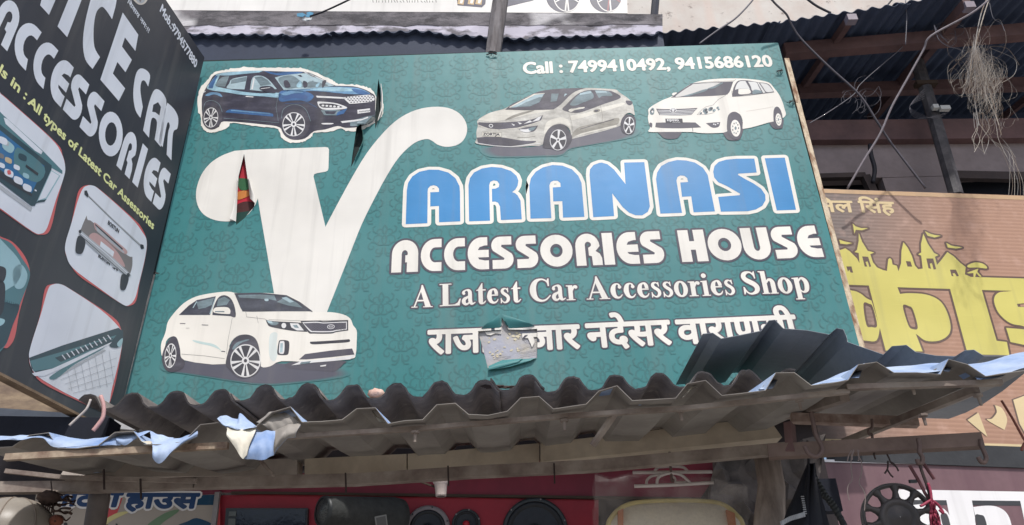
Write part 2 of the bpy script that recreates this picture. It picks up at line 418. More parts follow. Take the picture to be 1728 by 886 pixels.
while y < vy1+.2:
    x = ux0+(PX/2 if r_ % 2 else 0)
    while x < ux1:
        for si, st in enumerate(half):
            for sg in (-1, 1):
                pts = [(x+sg*a*PX*.98, y+b*PX*1.12) for a, b in st]
                if not all(inside(p, q0) for p in pts) or any(inside(p, c) for c in GS.cut for p in pts): continue
                hh[0] = 0.0004+((si*2+(sg > 0))*0.00004); v_, f_ = ribbon(pts, PX*0.021); dam.tri(v_, f_, vDam, hh[0])
        x += PX
    y += PY/2; r_ += 1
dam.build('damask_pattern', sign)
# the large V
V = zv([(200, 221), (260, 216), (420, 211), (558, 206), (568, 208), (572, 216), (570, 288), (567, 299), (558, 303), (524, 309), (514, 313), (511, 322), (558, 520), (558, 520)])
arm = zv([(558, 520), (558, 520), (600, 440), (660, 330), (722, 228), (790, 145), (850, 92), (915, 60), (980, 48), (1040, 52), (1085, 74), (1110, 108), (1115, 145), (1100, 180), (1070, 200), (1030, 205), (998, 196), (975, 180), (950, 175), (905, 192), (850, 243), (800, 318), (745, 420), (700, 512), (660, 612), (615, 726), (558, 870), (558, 870)])
low = zv([(366, 870), (355, 778), (328, 620), (302, 470), (292, 408), (292, 408)])
ball = zv([(292, 408), (278, 440), (245, 478), (200, 496), (150, 498), (105, 487), (70, 462), (51, 420), (51, 370), (70, 315), (105, 270), (150, 240), (200, 221)])
va = Art(GS); va.px(V[:-1]+sm(arm[1:-1], 3, False)+low+sm(ball, 4, False), vC, 0.0012); va.build('large_letter', sign)
# blue headline: white outline under blue letters
A1 = za([(165, 512), (172, 300), (180, 255), (205, 215), (250, 185), (310, 172), (370, 173), (430, 190), (475, 225), (500, 275), (503, 310), (505, 494), (373, 500), (372, 398), (318, 401), (318, 313), (373, 311), (372, 290), (360, 275), (340, 269), (318, 274), (304, 290), (302, 310), (300, 506)])
R1 = za([(560, 494), (556, 270), (565, 225), (590, 190), (640, 165), (700, 155), (760, 160), (820, 180), (855, 210), (867, 240), (862, 272), (848, 296), (828, 312), (845, 318), (862, 332), (880, 365), (888, 481), (758, 486), (752, 400), (740, 378), (722, 371), (703, 372), (702, 292), (725, 290), (745, 280), (748, 262), (735, 243), (712, 239), (692, 248), (685, 268), (690, 490)])
A2 = za([(942, 477), (935, 270), (945, 225), (975, 185), (1020, 158), (1080, 143), (1140, 147), (1200, 170), (1240, 210), (1260, 255), (1278, 466), (1145, 471), (1140, 368), (1084, 370), (1081, 283), (1130, 280), (1128, 255), (1110, 241), (1085, 241), (1068, 250), (1060, 270), (1072, 474)])
N1 = za([(1333, 468), (1310, 205), (1313, 170), (1335, 143), (1370, 130)])+zb([(20, 128), (55, 138), (95, 170), (168, 262), (159, 128), (285, 125), (320, 400), (307, 435), (272, 457), (230, 456), (190, 440), (150, 405), (85, 320), (97, 461)])
A3 = zb([(385, 446), (358, 230), (365, 190), (390, 150), (435, 125), (490, 112), (545, 115), (600, 128), (650, 160), (680, 205), (725, 432), (592, 438), (577, 338), (520, 341), (509, 252), (558, 249), (552, 225), (535, 211), (510, 208), (492, 218), (485, 240), (520, 441)])
S1 = zb([(970, 103), (985, 190), (872, 197), (868, 204), (905, 226), (965, 258), (1012, 290), (1038, 328), (1040, 362), (1020, 397), (980, 420), (930, 431), (762, 434), (745, 342), (878, 331), (882, 322), (860, 310), (800, 275), (745, 250), (720, 220), (714, 185), (722, 150), (748, 124), (795, 110), (860, 104)])
I1 = zb([(1035, 101), (1160, 97), (1230, 422), (1110, 426)])
hl = Art(GS); letters = [GS.uvs(p) for p in (A1, R1, A2, N1, A3, S1, I1)]
ow = 0.020
hl.uvpoly(letters+[q for p in letters for q in stroke_polys(p, ow, True, 12)], vW, 0.0014)
hl.uvpoly(letters, vBL, 0.0019); hl.build('blue_headline', sign)
# ACCESSORIES HOUSE: round heavy letters drawn on a unit-height box
def arc(cx_, cy_, rx, ry, a0, a1, n=10): return ell(cx_, cy_, rx, ry, 0, n, a0, a1)
G = {'A': (0.86, [(0, 0), (0, .55)]+arc(.43, .57, .43, .43, 180, 0, 14)+[(.86, .55), (.86, 0), (.50, 0), (.50, .30), (.44, .30), (.44, .52), (.5, .52)]+arc(.42, .56, .10, .12, 0, 180, 8)+[(.32, 0)]),
     'C': (0.72, [(.72, 1), (.47, 1)]+arc(.48, .5, .48, .5, 90, 270, 18)+[(.72, 0), (.72, .27), (.52, .27)]+arc(.5, .5, .19, .235, 270, 90, 10)+[(.72, .735)]),
     'E': (0.74, [(.70, 1), (.47, 1)]+arc(.48, .5, .48, .5, 90, 270, 18)+[(.74, 0), (.74, .27), (.60, .27), (.40, .31), (.36, .37), (.74, .37), (.74, .60), (.36, .60), (.42, .69), (.60, .74), (.70, .74)]),
     'S': (0.74, [(.69, 1), (.30, 1)]+arc(.3, .72, .29, .28, 90, 215, 9)+[(.44, .32), (.42, .27), (.04, .27), (.04, 0), (.42, 0)]+arc(.44, .29, .30, .29, 270, 395, 9)+[(.34, .68), (.35, .74), (.69, .74)]),
     'O': (0.98, arc(.49, .5, .49, .5, 0, 360, 28)),
     'R': (0.80, [(0, 0), (0, .55)]+arc(.38, .60, .38, .40, 180, 0, 12)+[(.75, .58), (.62, .44), (.74, .36), (.80, .22), (.80, 0), (.50, 0), (.49, .28), (.40, .31), (.40, .55), (.46, .58)]+arc(.40, .64, .10, .10, -10, 180, 7)+[(.30, 0)]),
     'I': (0.33, [(0, 0), (.33, 0), (.33, 1), (0, 1)]),
     'H': (0.80, [(0, 0), (.32, 0), (.32, .37), (.47, .37), (.47, 0), (.80, 0), (.80, 1), (.47, 1), (.47, .64), (.32, .64), (.32, 1), (0, 1)]),
     'U': (0.80, [(0, 1), (0, .42)]+arc(.40, .40, .40, .41, 180, 360, 14)+[(.80, 1), (.49, 1), (.49, .40)]+arc(.40, .38, .09, .12, 0, -180, 7)+[(.31, 1)])}
HOLE = {'O': arc(.49, .5, .19, .21, 0, 360, 18)}
def row(art, b0, b1, t0, t1, items, mat, h, outline=None, ow=0, glyphs=G, holes=HOLE, mid=True):
    """letters between a baseline and a top line; each (glyph, left px, right px) measured at half height"""
    pl = art.pl; B0, B1, T0, T1 = [Vector(pl.uv(*p)) for p in (b0, b1, t0, t1)]
    m0 = ((b0[0]+t0[0])/2, (b0[1]+t0[1])/2); m1 = ((b1[0]+t1[0])/2, (b1[1]+t1[1])/2)
    for k, (g, xl, xr) in enumerate(items):
        us = [pl.uv(x, m0[1]+(m1[1]-m0[1])*(x-m0[0])/(m1[0]-m0[0]))[0] for x in (xl, xr)]
        wd, poly = glyphs[g]
        def mp(p):
            u = us[0]+(us[1]-us[0])*p[0]/wd
            vb = B0.y+(B1.y-B0.y)*(u-B0.x)/(B1.x-B0.x); vt = T0.y+(T1.y-T0.y)*(u-T0.x)/(T1.x-T0.x)
            return (u, vb+(vt-vb)*p[1])
        P = [mp(p) for p in poly]; Hs = [[mp(p) for p in holes[g]]] if g in holes else []
        if outline:
            art.uvpoly([P]+stroke_polys(P, ow, True, 8), outline, h-0.0006+(k % 2)*0.0001, [[(c[0]+(q[0]-c[0])*.55, c[1]+(q[1]-c[1])*.55) for q in Hh for c in [(sum(z[0] for z in Hh)/len(Hh), sum(z[1] for z in Hh)/len(Hh))]] for Hh in Hs])
            art.uvpoly([P], mat, h, Hs)
        else: art.uvpoly([P], mat, h, Hs)
ah = Art(GS)
def xa(x): return 640+x/3.692
def xb(x): return 1010+x/3.692
row(ah, (660, 460.5), (1386, 434), (667, 406), (1374, 381),
    [('A', xa(79), xa(243)), ('C', xa(259), xa(388)), ('C', xa(404), xa(534)), ('E', xa(551), xa(682)), ('S', xa(697), xa(835)), ('S', xa(850), xa(988)), ('O', xa(1003), xa(1204)), ('R', xa(1223), xa(1382)),
     ('I', xb(28), xb(93)), ('E', xb(112), xb(246)), ('S', xb(262), xb(402)), ('H', xb(505), xb(668)), ('O', xb(681), xb(889)), ('U', xb(898), xb(1066)), ('S', xb(1082), xb(1228)), ('E', xb(1240), xb(1378))], vW, 0.0019, vD, 0.0115)
ah.build('white_heading', sign)
# "A Latest Car Accessories Shop": bold serif letters from strokes (x, y, half width), cap height 1
def vst(pts, n=5): return catmull([tuple(p) for p in pts], n, False)
def vpoly(pts):
    L = []; R = []; m = len(pts)
    for i in range(m):
        a = pts[max(i-1, 0)]; b = pts[min(i+1, m-1)]; dx, dy = b[0]-a[0], b[1]-a[1]; l = math.hypot(dx, dy) or 1; r = pts[i][2]
        L.append((pts[i][0]-dy/l*r, pts[i][1]+dx/l*r)); R.append((pts[i][0]+dy/l*r, pts[i][1]-dx/l*r))
    return L+R[::-1]
def circ(x, y, r): return ell(x, y, r, r, 0, 12)
def ser(x, y, hw, t=.022): return [(x-hw, y-t), (x+hw, y-t), (x+hw, y+t), (x-hw, y+t)]
SERIF = {
 'A': (1.0, [[(.02, 0), (.30, 0), (.30, .04), (.02, .04)], [(.56, 0), (1.0, 0), (1.0, .04), (.56, .04)], [(.12, .03), (.19, .03), (.47, .78), (.49, 1.0)], [(.46, 1.02), (.52, 1.02), (.92, .03), (.66, .03), (.42, .78)], [(.25, .27), (.68, .27), (.66, .34), (.28, .34)]]),
 'L': (.92, [[(.0, 0), (.86, 0), (.92, .30), (.87, .30), (.78, .13), (.64, .055), (.38, .05), (.0, .045)], [(.13, .03), (.38, .03), (.38, .97), (.13, .97)], [(.0, .955), (.52, .955), (.52, 1.0), (.0, 1.0)]]),
 'C': (.95, [vpoly(vst([(.86, .70, .02), (.80, .86, .03), (.66, .955, .035), (.52, .97, .04), (.34, .90, .08), (.22, .72, .12), (.18, .50, .14), (.22, .28, .125), (.34, .10, .08), (.54, .02, .045), (.72, .06, .035), (.86, .18, .028), (.93, .26, .02)])), [(.83, .66), (.89, .66), (.89, 1.0), (.84, 1.0), (.80, .93)]]),
 'S': (.72, [vpoly(vst([(.58, .70, .02), (.54, .84, .03), (.44, .95, .035), (.32, .965, .05), (.18, .90, .085), (.13, .77, .095), (.20, .64, .10), (.36, .53, .105), (.52, .42, .105), (.60, .28, .10), (.56, .13, .085), (.42, .04, .05), (.28, .03, .035), (.16, .12, .03), (.08, .30, .02)])), [(.555, .68), (.60, .68), (.60, 1.0), (.56, 1.0), (.52, .93)], [(.04, 0), (.08, 0), (.12, .08), (.10, .32), (.05, .32)]]),
 'a': (.60, [vpoly(vst([(.08, .52, .065), (.10, .60, .05), (.20, .665, .03), (.30, .655, .06), (.36, .58, .08), (.37, .45, .085), (.37, .20, .085), (.42, .07, .07), (.50, .055, .035), (.59, .11, .018)])), vpoly(vst([(.36, .42, .03), (.24, .34, .05), (.12, .26, .075), (.09, .15, .085), (.15, .05, .06), (.25, .05, .04), (.37, .15, .03)])), circ(.10, .52, .065)]),
 't': (.42, [[(.10, .10), (.29, .10), (.29, .95), (.26, .95), (.10, .70)], [(.0, .61), (.42, .61), (.42, .67), (.05, .67)], vpoly(vst([(.195, .22, .095), (.205, .09, .085), (.27, .045, .045), (.34, .07, .03), (.41, .15, .018)]))]),
 'e': (.54, [vpoly(vst([(.50, .20, .016), (.43, .09, .03), (.31, .045, .045), (.19, .11, .075), (.13, .24, .095), (.125, .38, .10), (.17, .55, .075), (.28, .645, .035), (.37, .62, .06), (.42, .52, .075), (.43, .42, .07)])), [(.13, .355), (.50, .355), (.50, .41), (.13, .41)]]),
 's': (.46, [vpoly(vst([(.36, .50, .018), (.33, .60, .028), (.24, .655, .03), (.15, .62, .055), (.11, .54, .065), (.17, .44, .07), (.29, .35, .07), (.36, .25, .07), (.35, .13, .065), (.26, .04, .04), (.17, .04, .028), (.09, .12, .022), (.05, .22, .015)])), [(.345, .48), (.38, .48), (.37, .68), (.34, .68), (.31, .63)], [(.03, 0), (.06, 0), (.09, .05), (.07, .24), (.03, .24)]]),
 'r': (.50, [[(.09, .03), (.28, .03), (.28, .66), (.0, .66), (.0, .62), (.09, .60)], ser(.18, .02, .19), vpoly(vst([(.26, .42, .03), (.32, .56, .05), (.40, .60, .06), (.44, .56, .06)])), circ(.425, .575, .075)]),
 'c': (.52, [vpoly(vst([(.40, .50, .06), (.38, .61, .04), (.29, .655, .03), (.18, .58, .075), (.125, .44, .10), (.12, .29, .105), (.18, .12, .08), (.30, .045, .045), (.41, .08, .03), (.49, .18, .017)])), circ(.405, .51, .075)]),
 'o': (.58, [ell(.29, .34, .29, .36, 0, 24)]),
 'i': (.34, [[(.08, .03), (.27, .03), (.27, .68), (.0, .66), (.0, .62), (.08, .60)], ser(.175, .02, .175), circ(.175, .90, .105)]),
 'h': (.66, [[(.08, .03), (.27, .03), (.27, 1.0), (.0, 1.0), (.0, .96), (.08, .94)], ser(.175, .02, .155), vpoly(vst([(.26, .48, .03), (.34, .60, .05), (.44, .60, .07), (.50, .50, .09), (.505, .35, .095), (.505, .03, .095)])), ser(.505, .02, .155)]),
 'p': (.64, [[(.08, -.25), (.27, -.25), (.27, .68), (.0, .66), (.0, .62), (.08, .60)], ser(.175, -.26, .175), vpoly(vst([(.25, .50, .03), (.34, .62, .04), (.44, .62, .065), (.53, .50, .09), (.55, .34, .095), (.51, .14, .085), (.41, .045, .05), (.31, .06, .03), (.25, .14, .025)]))]),
}
SHOLE = {'o': [ell(.29, .34, .10, .28, 0, 18)]}
def serif_line(art, words, mat, h, outline, ow):
    for k, (word, p0, p1, hp) in enumerate(words):
        wd = sum(SERIF[c][0] for c in word)+.035*(len(word)-1)
        a, b = Vector(art.pl.uv(*p0)), Vector(art.pl.uv(*p1)); d = (b-a)/wd; n = Vector((-d.y, d.x)).normalized()
        hgt = abs((Vector(art.pl.uv(p0[0], p0[1]-hp))-a).dot(n)); x = 0
        for i, c in enumerate(word):
            def mp(p): q = a+d*(x+p[0])+n*(p[1]*hgt); return (q.x, q.y)
            P = [[mp(p) for p in poly] for poly in SERIF[c][1]]; Hs = [[mp(p) for p in q] for q in SHOLE.get(c, [])]
            cen = [[mp((.29+(p[0]-.29)*.45, .34+(p[1]-.34)*.72)) for p in q] for q in SHOLE.get(c, [])]
            art.uvpoly(P+[s for q in P for s in stroke_polys(q, ow, True, 6)], outline, h-0.0007+(i % 2)*.00012, cen)
            art.uvpoly(P, mat, h, Hs); x += SERIF[c][0]+.035
def xl(x, y): return (680+x/4.4289, 450+y/4.4289)
def xr(x, y): return (1000+x/4.32, 450+y/4.32)
sh = Art(GS)
serif_line(sh, [('A', xl(60, 308), xl(222, 303), 37), ('Latest', xl(275, 298), xl(884, 268), 37.5), ('Car', xl(945, 263), xl(1312, 250), 38), ('Accessories', xl(1370, 248), xr(1048, 207), 38), ('Shop', xr(1100, 204), xr(1590, 190), 38.5)], vW, 0.0019, vD, 0.0085)
sh.build('serif_line', sign)
# Hindi line, phone numbers
hi = Art(GS)
put_text(hi, 'राजा', xl(190, 650), xl(655, 632), 40, vW, 0.0019, .006, vD, .0075, cap=.66)
put_text(hi, 'बाजार', xl(700, 630), xl(1325, 606), 40, vW, 0.0019, .006, vD, .0075, cap=.66)
put_text(hi, 'नदेसर', xl(1385, 604), (1134, 580), 41, vW, 0.0019, .006, vD, .0075, cap=.66)
put_text(hi, 'वाराणसी', (1147, 580), (1349, 571), 41, vW, 0.0019, .006, vD, .0075, cap=.66)
hi.build('hindi_line', sign)
ph = Art(GS)
put_text(ph, 'Call : 7499410492, 9415686120', (884, 124.5), (1304, 112), 18.5, vW, 0.0017, .0046)
ph.build('phone_line', sign)
# ================================================================ printed cars on the green sign
vSh = vinyl(rgb(88, 88, 104, .85), 'printed_shadow'); vSh2 = vinyl(rgb(76, 104, 112, .87), 'printed_shadow_edge'); vLt = vinyl(rgb(176, 200, 208, .9), 'pale_glass', photo=.25); vMid = vinyl(rgb(120, 140, 148, .9), 'mid_glass', photo=.5)
vRim = vinyl(rgb(228, 228, 228, .92), 'rim'); vLine = vinyl(rgb(150, 148, 146, .9), 'panel_line'); vTyre = vinyl(rgb(70, 68, 80), 'tyre_ink', photo=.5)
def soft_shadow(art, poly, h, n=7, grow=.075):
    cx_ = sum(p[0] for p in poly)/len(poly); cy_ = sum(p[1] for p in poly)/len(poly); sh = rgb(84, 84, 100, .85); gr = GREEN
    for k in range(n):
        t_ = (k+1)/n; s_ = 1+grow-2*grow*k/(n-1); c = tuple(g+(q-g)*t_ for g, q in zip(gr, sh))
        art.px([(cx_+(p[0]-cx_)*s_, cy_+(p[1]-cy_)*(s_ if p[1] > cy_ else 1)) for p in poly], vinyl(c, 'printed_shadow', .46, .38, .05, .06), h+k*.00009)
def wheel(art, c, rx, ry, h, rot=0, n=5, double=True, tyre=None, a0=10, ringw=.10, dark=None):
    """c, radii in pixels of the photograph; tyre = (cx, cy, rx, ry)"""
    dark = dark or vK
    if tyre: art.px(ell(tyre[0], tyre[1], tyre[2], tyre[3], rot, 36), vTyre, h)
    art.px(ell(c[0], c[1], rx, ry, rot, 36), vRim, h+.0004)
    art.px(ell(c[0], c[1], rx*(1-ringw), ry*(1-ringw), rot, 32), dark, h+.0007)
    r = math.radians(rot)
    def P(a, q): x, y = rx*q*math.cos(a), ry*q*math.sin(a); return (c[0]+x*math.cos(r)-y*math.sin(r), c[1]+x*math.sin(r)+y*math.cos(r))
    for k in range(n):
        a = math.radians(a0+360*k/n)
        if double: art.px([[P(a+s*.10, .2), P(a+s*.36, .2), P(a+s*.30, .95), P(a+s*.10, .95)] for s in (-1, 1)], vRim, h+.001)
        else: art.px([P(a-.42, .16), P(a-.17, .95), P(a+.17, .95), P(a+.42, .16)], vRim, h+.001)
    art.px(ell(c[0], c[1], rx*.24, ry*.24, rot, 14), vRim, h+.0013); art.px(ell(c[0], c[1], rx*.11, ry*.11, rot, 10), dark, h+.0016)

# --- white SUV, lower left
c1 = Art(GS); H = 0.0024
soft_shadow(c1, sm(zk([(130, 610), (240, 590), (400, 600), (560, 605), (900, 605), (1150, 615), (1330, 640), (1390, 685), (1260, 716), (1080, 736), (900, 752), (760, 748), (620, 730), (440, 702), (260, 674), (155, 660)])), H-.0006)
c1.px(sm(zk([(1000, 600), (1180, 590), (1400, 590), (1390, 610), (1350, 650), (1310, 667), (1250, 660), (1000, 640)])), vD, H+.0003)
body = zk([(98, 548), (92, 500), (97, 455), (115, 412), (128, 372), (140, 315), (170, 268), (220, 210), (270, 167), (340, 131), (430, 110), (540, 96), (595, 98), (640, 106), (800, 103), (950, 113), (1005, 123), (1080, 165), (1165, 236), (1300, 241), (1390, 258), (1440, 288), (1460, 335), (1485, 372), (1485, 450), (1478, 540), (1440, 575), (1180, 596), (950, 590), (870, 627), (803, 627), (796, 540), (770, 440), (700, 402), (630, 415), (580, 480), (552, 610), (245, 580), (228, 500), (205, 425), (170, 415), (130, 450), (112, 555)])
c1.px(sm(body, 3), vW, H+.0006)
tint = vinyl(rgb(196, 218, 216, .92), 'pale_tint'); tint2 = vinyl(rgb(217, 226, 223, .93), 'faint_tint')
c1.px(sm(zk([(870, 400), (920, 390), (915, 470), (920, 545), (900, 590), (870, 570), (860, 500)])), tint2, H+.0009)
c1.px(sm(zk([(320, 440), (400, 455), (470, 470), (510, 500), (525, 525), (505, 505), (440, 480), (380, 468), (335, 455)])), tint, H+.0009)
c1.px(sm(zk([(100, 560), (130, 470), (170, 418), (205, 425), (228, 500), (235, 560), (262, 590), (250, 640), (170, 668), (120, 640)])), vTyre, H+.0009)
c1.px(sm(zk([(553, 612), (575, 510), (605, 445), (640, 412), (700, 400), (755, 420), (785, 470), (800, 560), (800, 640), (760, 690), (690, 712), (630, 700), (580, 650)])), vTyre, H+.0009)
c1.px(sm(zk([(600, 500), (630, 460), (700, 436), (720, 440), (660, 462), (615, 505)])), vMid, H+.0012)
x, y = zk([(695, 588)])[0]; wheel(c1, (x, y), 108/4.218, 118/4.218, H+.0013, 8, 5, True, None, -62, .07)
x, y = zk([(161, 552)])[0]; wheel(c1, (x, y), 41/4.218, 88/4.218, H+.0013, 6, 5, True, None, -62, .09)
gl = vinyl(rgb(62, 66, 80), 'dark_glass', photo=.5)
c1.px(zk([(220, 262), (290, 195), (350, 155), (484, 128), (442, 262)]), gl, H+.001); c1.px(sm(zk([(459, 262), (459, 262), (466, 210), (500, 140), (545, 121), (590, 145), (618, 205), (624, 274), (590, 270), (590, 270)])), gl, H+.001)
c1.px(zk([(345, 170), (470, 140), (455, 190), (410, 210), (360, 220)]), vMid, H+.0013); c1.px(zk([(500, 150), (545, 132), (585, 155), (560, 190), (490, 200)]), vMid, H+.0013)
c1.px(zk([(318, 210), (345, 165), (352, 165), (325, 212)]), vLt, H+.0016); c1.px(zk([(438, 255), (478, 140), (484, 140), (446, 255)]), vLt, H+.0016)
c1.px(sm(zk([(618, 112), (618, 112), (800, 108), (985, 125), (985, 125), (1080, 175), (1168, 236), (1168, 236), (930, 236), (700, 238), (668, 226), (640, 165)])), gl, H+.001)
c1.px(zk([(640, 120), (800, 116), (900, 122), (915, 160), (860, 150), (650, 138)]), vMid, H+.0013); c1.px(zk([(915, 170), (985, 130), (1060, 175), (1100, 210), (1000, 195)]), vMid, H+.0013); c1.px(zk([(950, 140), (985, 134), (1040, 168), (1010, 175)]), vLt, H+.0016)
c1.px(sm(zk([(830, 148), (856, 148), (856, 162), (835, 162)])), vLt, H+.0017)
c1.line(zk([(618, 110), (800, 106), (985, 124), (1080, 172), (1168, 237)]), 1.6, vD, H+.0018)
c1.px(sm(zk([(585, 235), (600, 225), (622, 274), (600, 274), (585, 262)])), vD, H+.0018)
c1.px(sm(zk([(466, 240), (468, 222), (490, 208), (560, 207), (584, 222), (587, 245), (575, 256), (490, 250)])), vW, H+.0022); c1.px(zk([(478, 235), (545, 235), (545, 243), (478, 242)]), vMid, H+.0025)
c1.px(sm(zk([(838, 296), (838, 296), (900, 306), (1080, 316), (1100, 330), (1135, 382), (1135, 382), (1040, 376), (940, 360), (868, 344), (850, 325)])), vK, H+.001)
c1.px(sm(zk([(880, 310), (930, 316), (910, 335), (870, 330)])), vMid, H+.0013); c1.px(ell(*zk([(967, 337)])[0], 4, 4.5), vRim, H+.0014)
c1.px(zk([(1010, 320), (1070, 322), (1110, 372), (1060, 372), (1020, 350)]), vRim, H+.0013); c1.px(zk([(1030, 335), (1060, 332), (1075, 355), (1045, 352)]), vMid, H+.0016); c1.px(zk([(845, 300), (880, 306), (890, 322), (860, 322)]), vLt, H+.0016)
c1.px(sm(zk([(1085, 305), (1085, 305), (1200, 300), (1250, 306), (1330, 302), (1425, 300), (1425, 300), (1425, 372), (1425, 372), (1340, 384), (1300, 394), (1180, 394), (1140, 385)])), vK, H+.001)
c1.px(sm(zk([(1098, 314), (1098, 314), (1200, 310), (1250, 316), (1330, 312), (1416, 309), (1416, 309), (1416, 365), (1416, 365), (1340, 376), (1300, 384), (1185, 384), (1150, 376)])), vRim, H+.0013)
c1.px(sm(zk([(1108, 321), (1108, 321), (1200, 317), (1250, 322), (1330, 318), (1410, 316), (1410, 316), (1410, 360), (1410, 360), (1340, 368), (1300, 376), (1190, 376), (1158, 370)])), vD, H+.0016)
for i in range(6):
    for j in range(11): c1.px(ell(*zk([(1175+j*21+(i % 2)*10, 326+i*8)])[0], .8, .6, 0, 6), vK, H+.0018)
c1.px(ell(*zk([(1302, 346)])[0], 6.3, 3.9, -4), vRim, H+.002); c1.px(ell(*zk([(1302, 346)])[0], 5.3, 3.0, -4), vD, H+.0022)
put_text(c1, 'KIA', zk([(1288, 354)])[0], zk([(1316, 353)])[0], 3.6, vRim, H+.0025)
c1.px(sm(zk([(1153, 452), (1153, 452), (1300, 444), (1433, 434), (1433, 434), (1428, 454), (1300, 464), (1170, 470)])), vK, H+.001)
c1.px(sm(zk([(930, 455), (945, 440), (990, 443), (1006, 460), (1003, 520), (990, 545), (935, 546), (920, 530)])), vK, H+.001); c1.px(sm(zk([(938, 458), (950, 448), (970, 452), (972, 500), (965, 536), (940, 536), (932, 520)])), vRim, H+.0013); c1.px(zk([(943, 462), (962, 462), (958, 528), (940, 528)]), vLt, H+.0016)
c1.px(zk([(1075, 578), (1118, 540), (1300, 515), (1452, 500), (1470, 543), (1300, 562), (1130, 578)]), vD, H+.001)
c1.px(zk([(1020, 620), (1090, 590), (1300, 575), (1478, 545), (1440, 577), (1330, 588), (1180, 600), (1090, 612)]), vRim, H+.0012); c1.px(zk([(1090, 598), (1160, 590), (1150, 605), (1080, 612)]), vMid, H+.0015); c1.px(zk([(1225, 622), (1270, 615), (1265, 626), (1228, 630)]), vRim, H+.0015)
for p in ([(230, 322), (265, 323)], [(385, 332), (428, 334)]): c1.line(zk(p), 1.2, vD, H+.0012)
for p in ([(272, 355), (295, 355)], [(697, 240), (702, 275), (830, 290), (840, 294)], [(600, 285), (590, 340), (570, 440), (560, 540)], [(240, 540), (400, 552), (545, 572)], [(860, 295), (1090, 303), (1425, 298)], [(775, 268), (785, 320)]): c1.line(zk(p), .6, vLine, H+.0012)
c1.line(zk([(525, 520), (548, 522)]), 1.4, vD, H+.0013)
c1.build('white_car_picture', sign)

# --- blue SUV with a torn white halo, top left
c2 = Art(GS); rg = random.Random(5)
halo = sm(z3([(180, 310), (215, 262), (250, 236), (330, 220), (410, 210), (430, 206), (560, 210), (700, 211), (800, 214), (870, 232), (950, 266), (1010, 292), (1045, 316), (1150, 320), (1220, 334), (1268, 360), (1300, 420), (1335, 440), (1336, 500), (1310, 548), (1270, 576), (1220, 605), (1170, 622), (1100, 622), (1060, 607), (990, 627), (890, 634), (870, 660), (820, 690), (760, 700), (710, 690), (672, 660), (650, 606), (560, 597), (450, 582), (350, 570), (330, 597), (280, 620), (220, 632), (180, 620), (155, 585), (150, 525), (132, 490), (130, 400), (150, 335)]), 6)
halo = [(x+rg.gauss(0, .45), y+rg.gauss(0, .45)) for x, y in halo]
c2.px(halo, vW, H)
nv = vinyl(rgb(56, 55, 72, .9), 'navy', photo=.5); bl1 = vinyl(rgb(58, 106, 160, .86), 'car_blue', photo=.5); bl2 = vinyl(rgb(112, 158, 196, .9), 'car_light_blue', photo=.5); bl3 = vinyl(rgb(160, 200, 218, .92), 'car_pale_blue', photo=.5)
c2.px(sm(z3([(157, 440), (160, 400), (180, 350), (205, 310), (240, 258), (320, 240), (430, 235), (560, 232), (700, 236), (830, 238), (905, 265), (1000, 315), (1035, 328), (1140, 332), (1210, 350), (1258, 375), (1284, 400), (1284, 480), (1284, 530), (1245, 565), (1180, 595), (1090, 602), (1040, 590), (960, 612), (885, 625), (830, 670), (760, 680), (700, 655), (665, 600), (560, 580), (300, 560), (270, 595), (215, 612), (175, 580), (160, 510)]), 3), nv, H+.0004)
c2.px(z3([(240, 258), (300, 244), (450, 232), (560, 230), (530, 242), (330, 262), (290, 262)]), bl3, H+.0007); c2.px(z3([(560, 232), (700, 236), (820, 238), (790, 250), (660, 262), (600, 250)]), bl1, H+.0007); c2.px(z3([(580, 234), (700, 238), (640, 245)]), nv, H+.001)
c2.px(sm(z3([(820, 238), (900, 268), (1030, 328), (1010, 322), (880, 272)])), vRim, H+.0012)
c2.px(sm(z3([(190, 345), (205, 318), (250, 262), (275, 258), (248, 320), (260, 335), (330, 350), (430, 368), (540, 378), (660, 375), (655, 405), (560, 398), (420, 388), (320, 372), (230, 360)])), bl3, H+.0008)
c2.px(z3([(205, 318), (248, 264), (262, 262), (236, 320), (228, 345), (200, 345)]), bl1, H+.001)
c2.px(sm(z3([(180, 390), (215, 372), (270, 376), (290, 402), (240, 385), (200, 395)])), bl2, H+.0009)
c2.px(sm(z3([(690, 360), (830, 348), (1000, 335), (1130, 338), (1200, 352), (1250, 382), (1150, 384), (1060, 378), (960, 368), (860, 362), (760, 372)])), bl2, H+.0008); c2.px(sm(z3([(860, 352), (1000, 338), (1120, 345), (1180, 360), (1060, 366), (940, 362)])), bl3, H+.0011); c2.px(sm(z3([(1130, 350), (1200, 358), (1248, 384), (1180, 384)])), bl1, H+.0013)
c2.px(sm(z3([(660, 375), (700, 358), (790, 360), (850, 372), (885, 398), (850, 432), (800, 425), (740, 425), (665, 430)])), bl1, H+.0008); c2.px(sm(z3([(700, 390), (780, 382), (840, 395), (835, 415), (770, 408), (700, 418)])), vinyl(rgb(52, 88, 140, .88), 'car_deep_blue'), H+.0011)
c2.px(sm(z3([(675, 380), (740, 362), (820, 372), (760, 378), (700, 392)])), bl2, H+.0013)
c2.px(sm(z3([(310, 502), (310, 502), (345, 482), (460, 492), (605, 506), (622, 529), (622, 529), (460, 515)])), bl1, H+.0008); c2.px(z3([(350, 485), (600, 508), (606, 514), (345, 492)]), bl2, H+.001)
c2.px(sm(z3([(246, 328), (270, 290), (295, 272), (336, 266), (336, 266), (310, 335), (310, 335)])), vMid, H+.0012); c2.px(sm(z3([(324, 346), (335, 315), (358, 284), (452, 266), (452, 266), (435, 353), (435, 353)])), vLt, H+.0012); c2.px(z3([(350, 290), (450, 270), (444, 300), (345, 318)]), vMid, H+.0014)
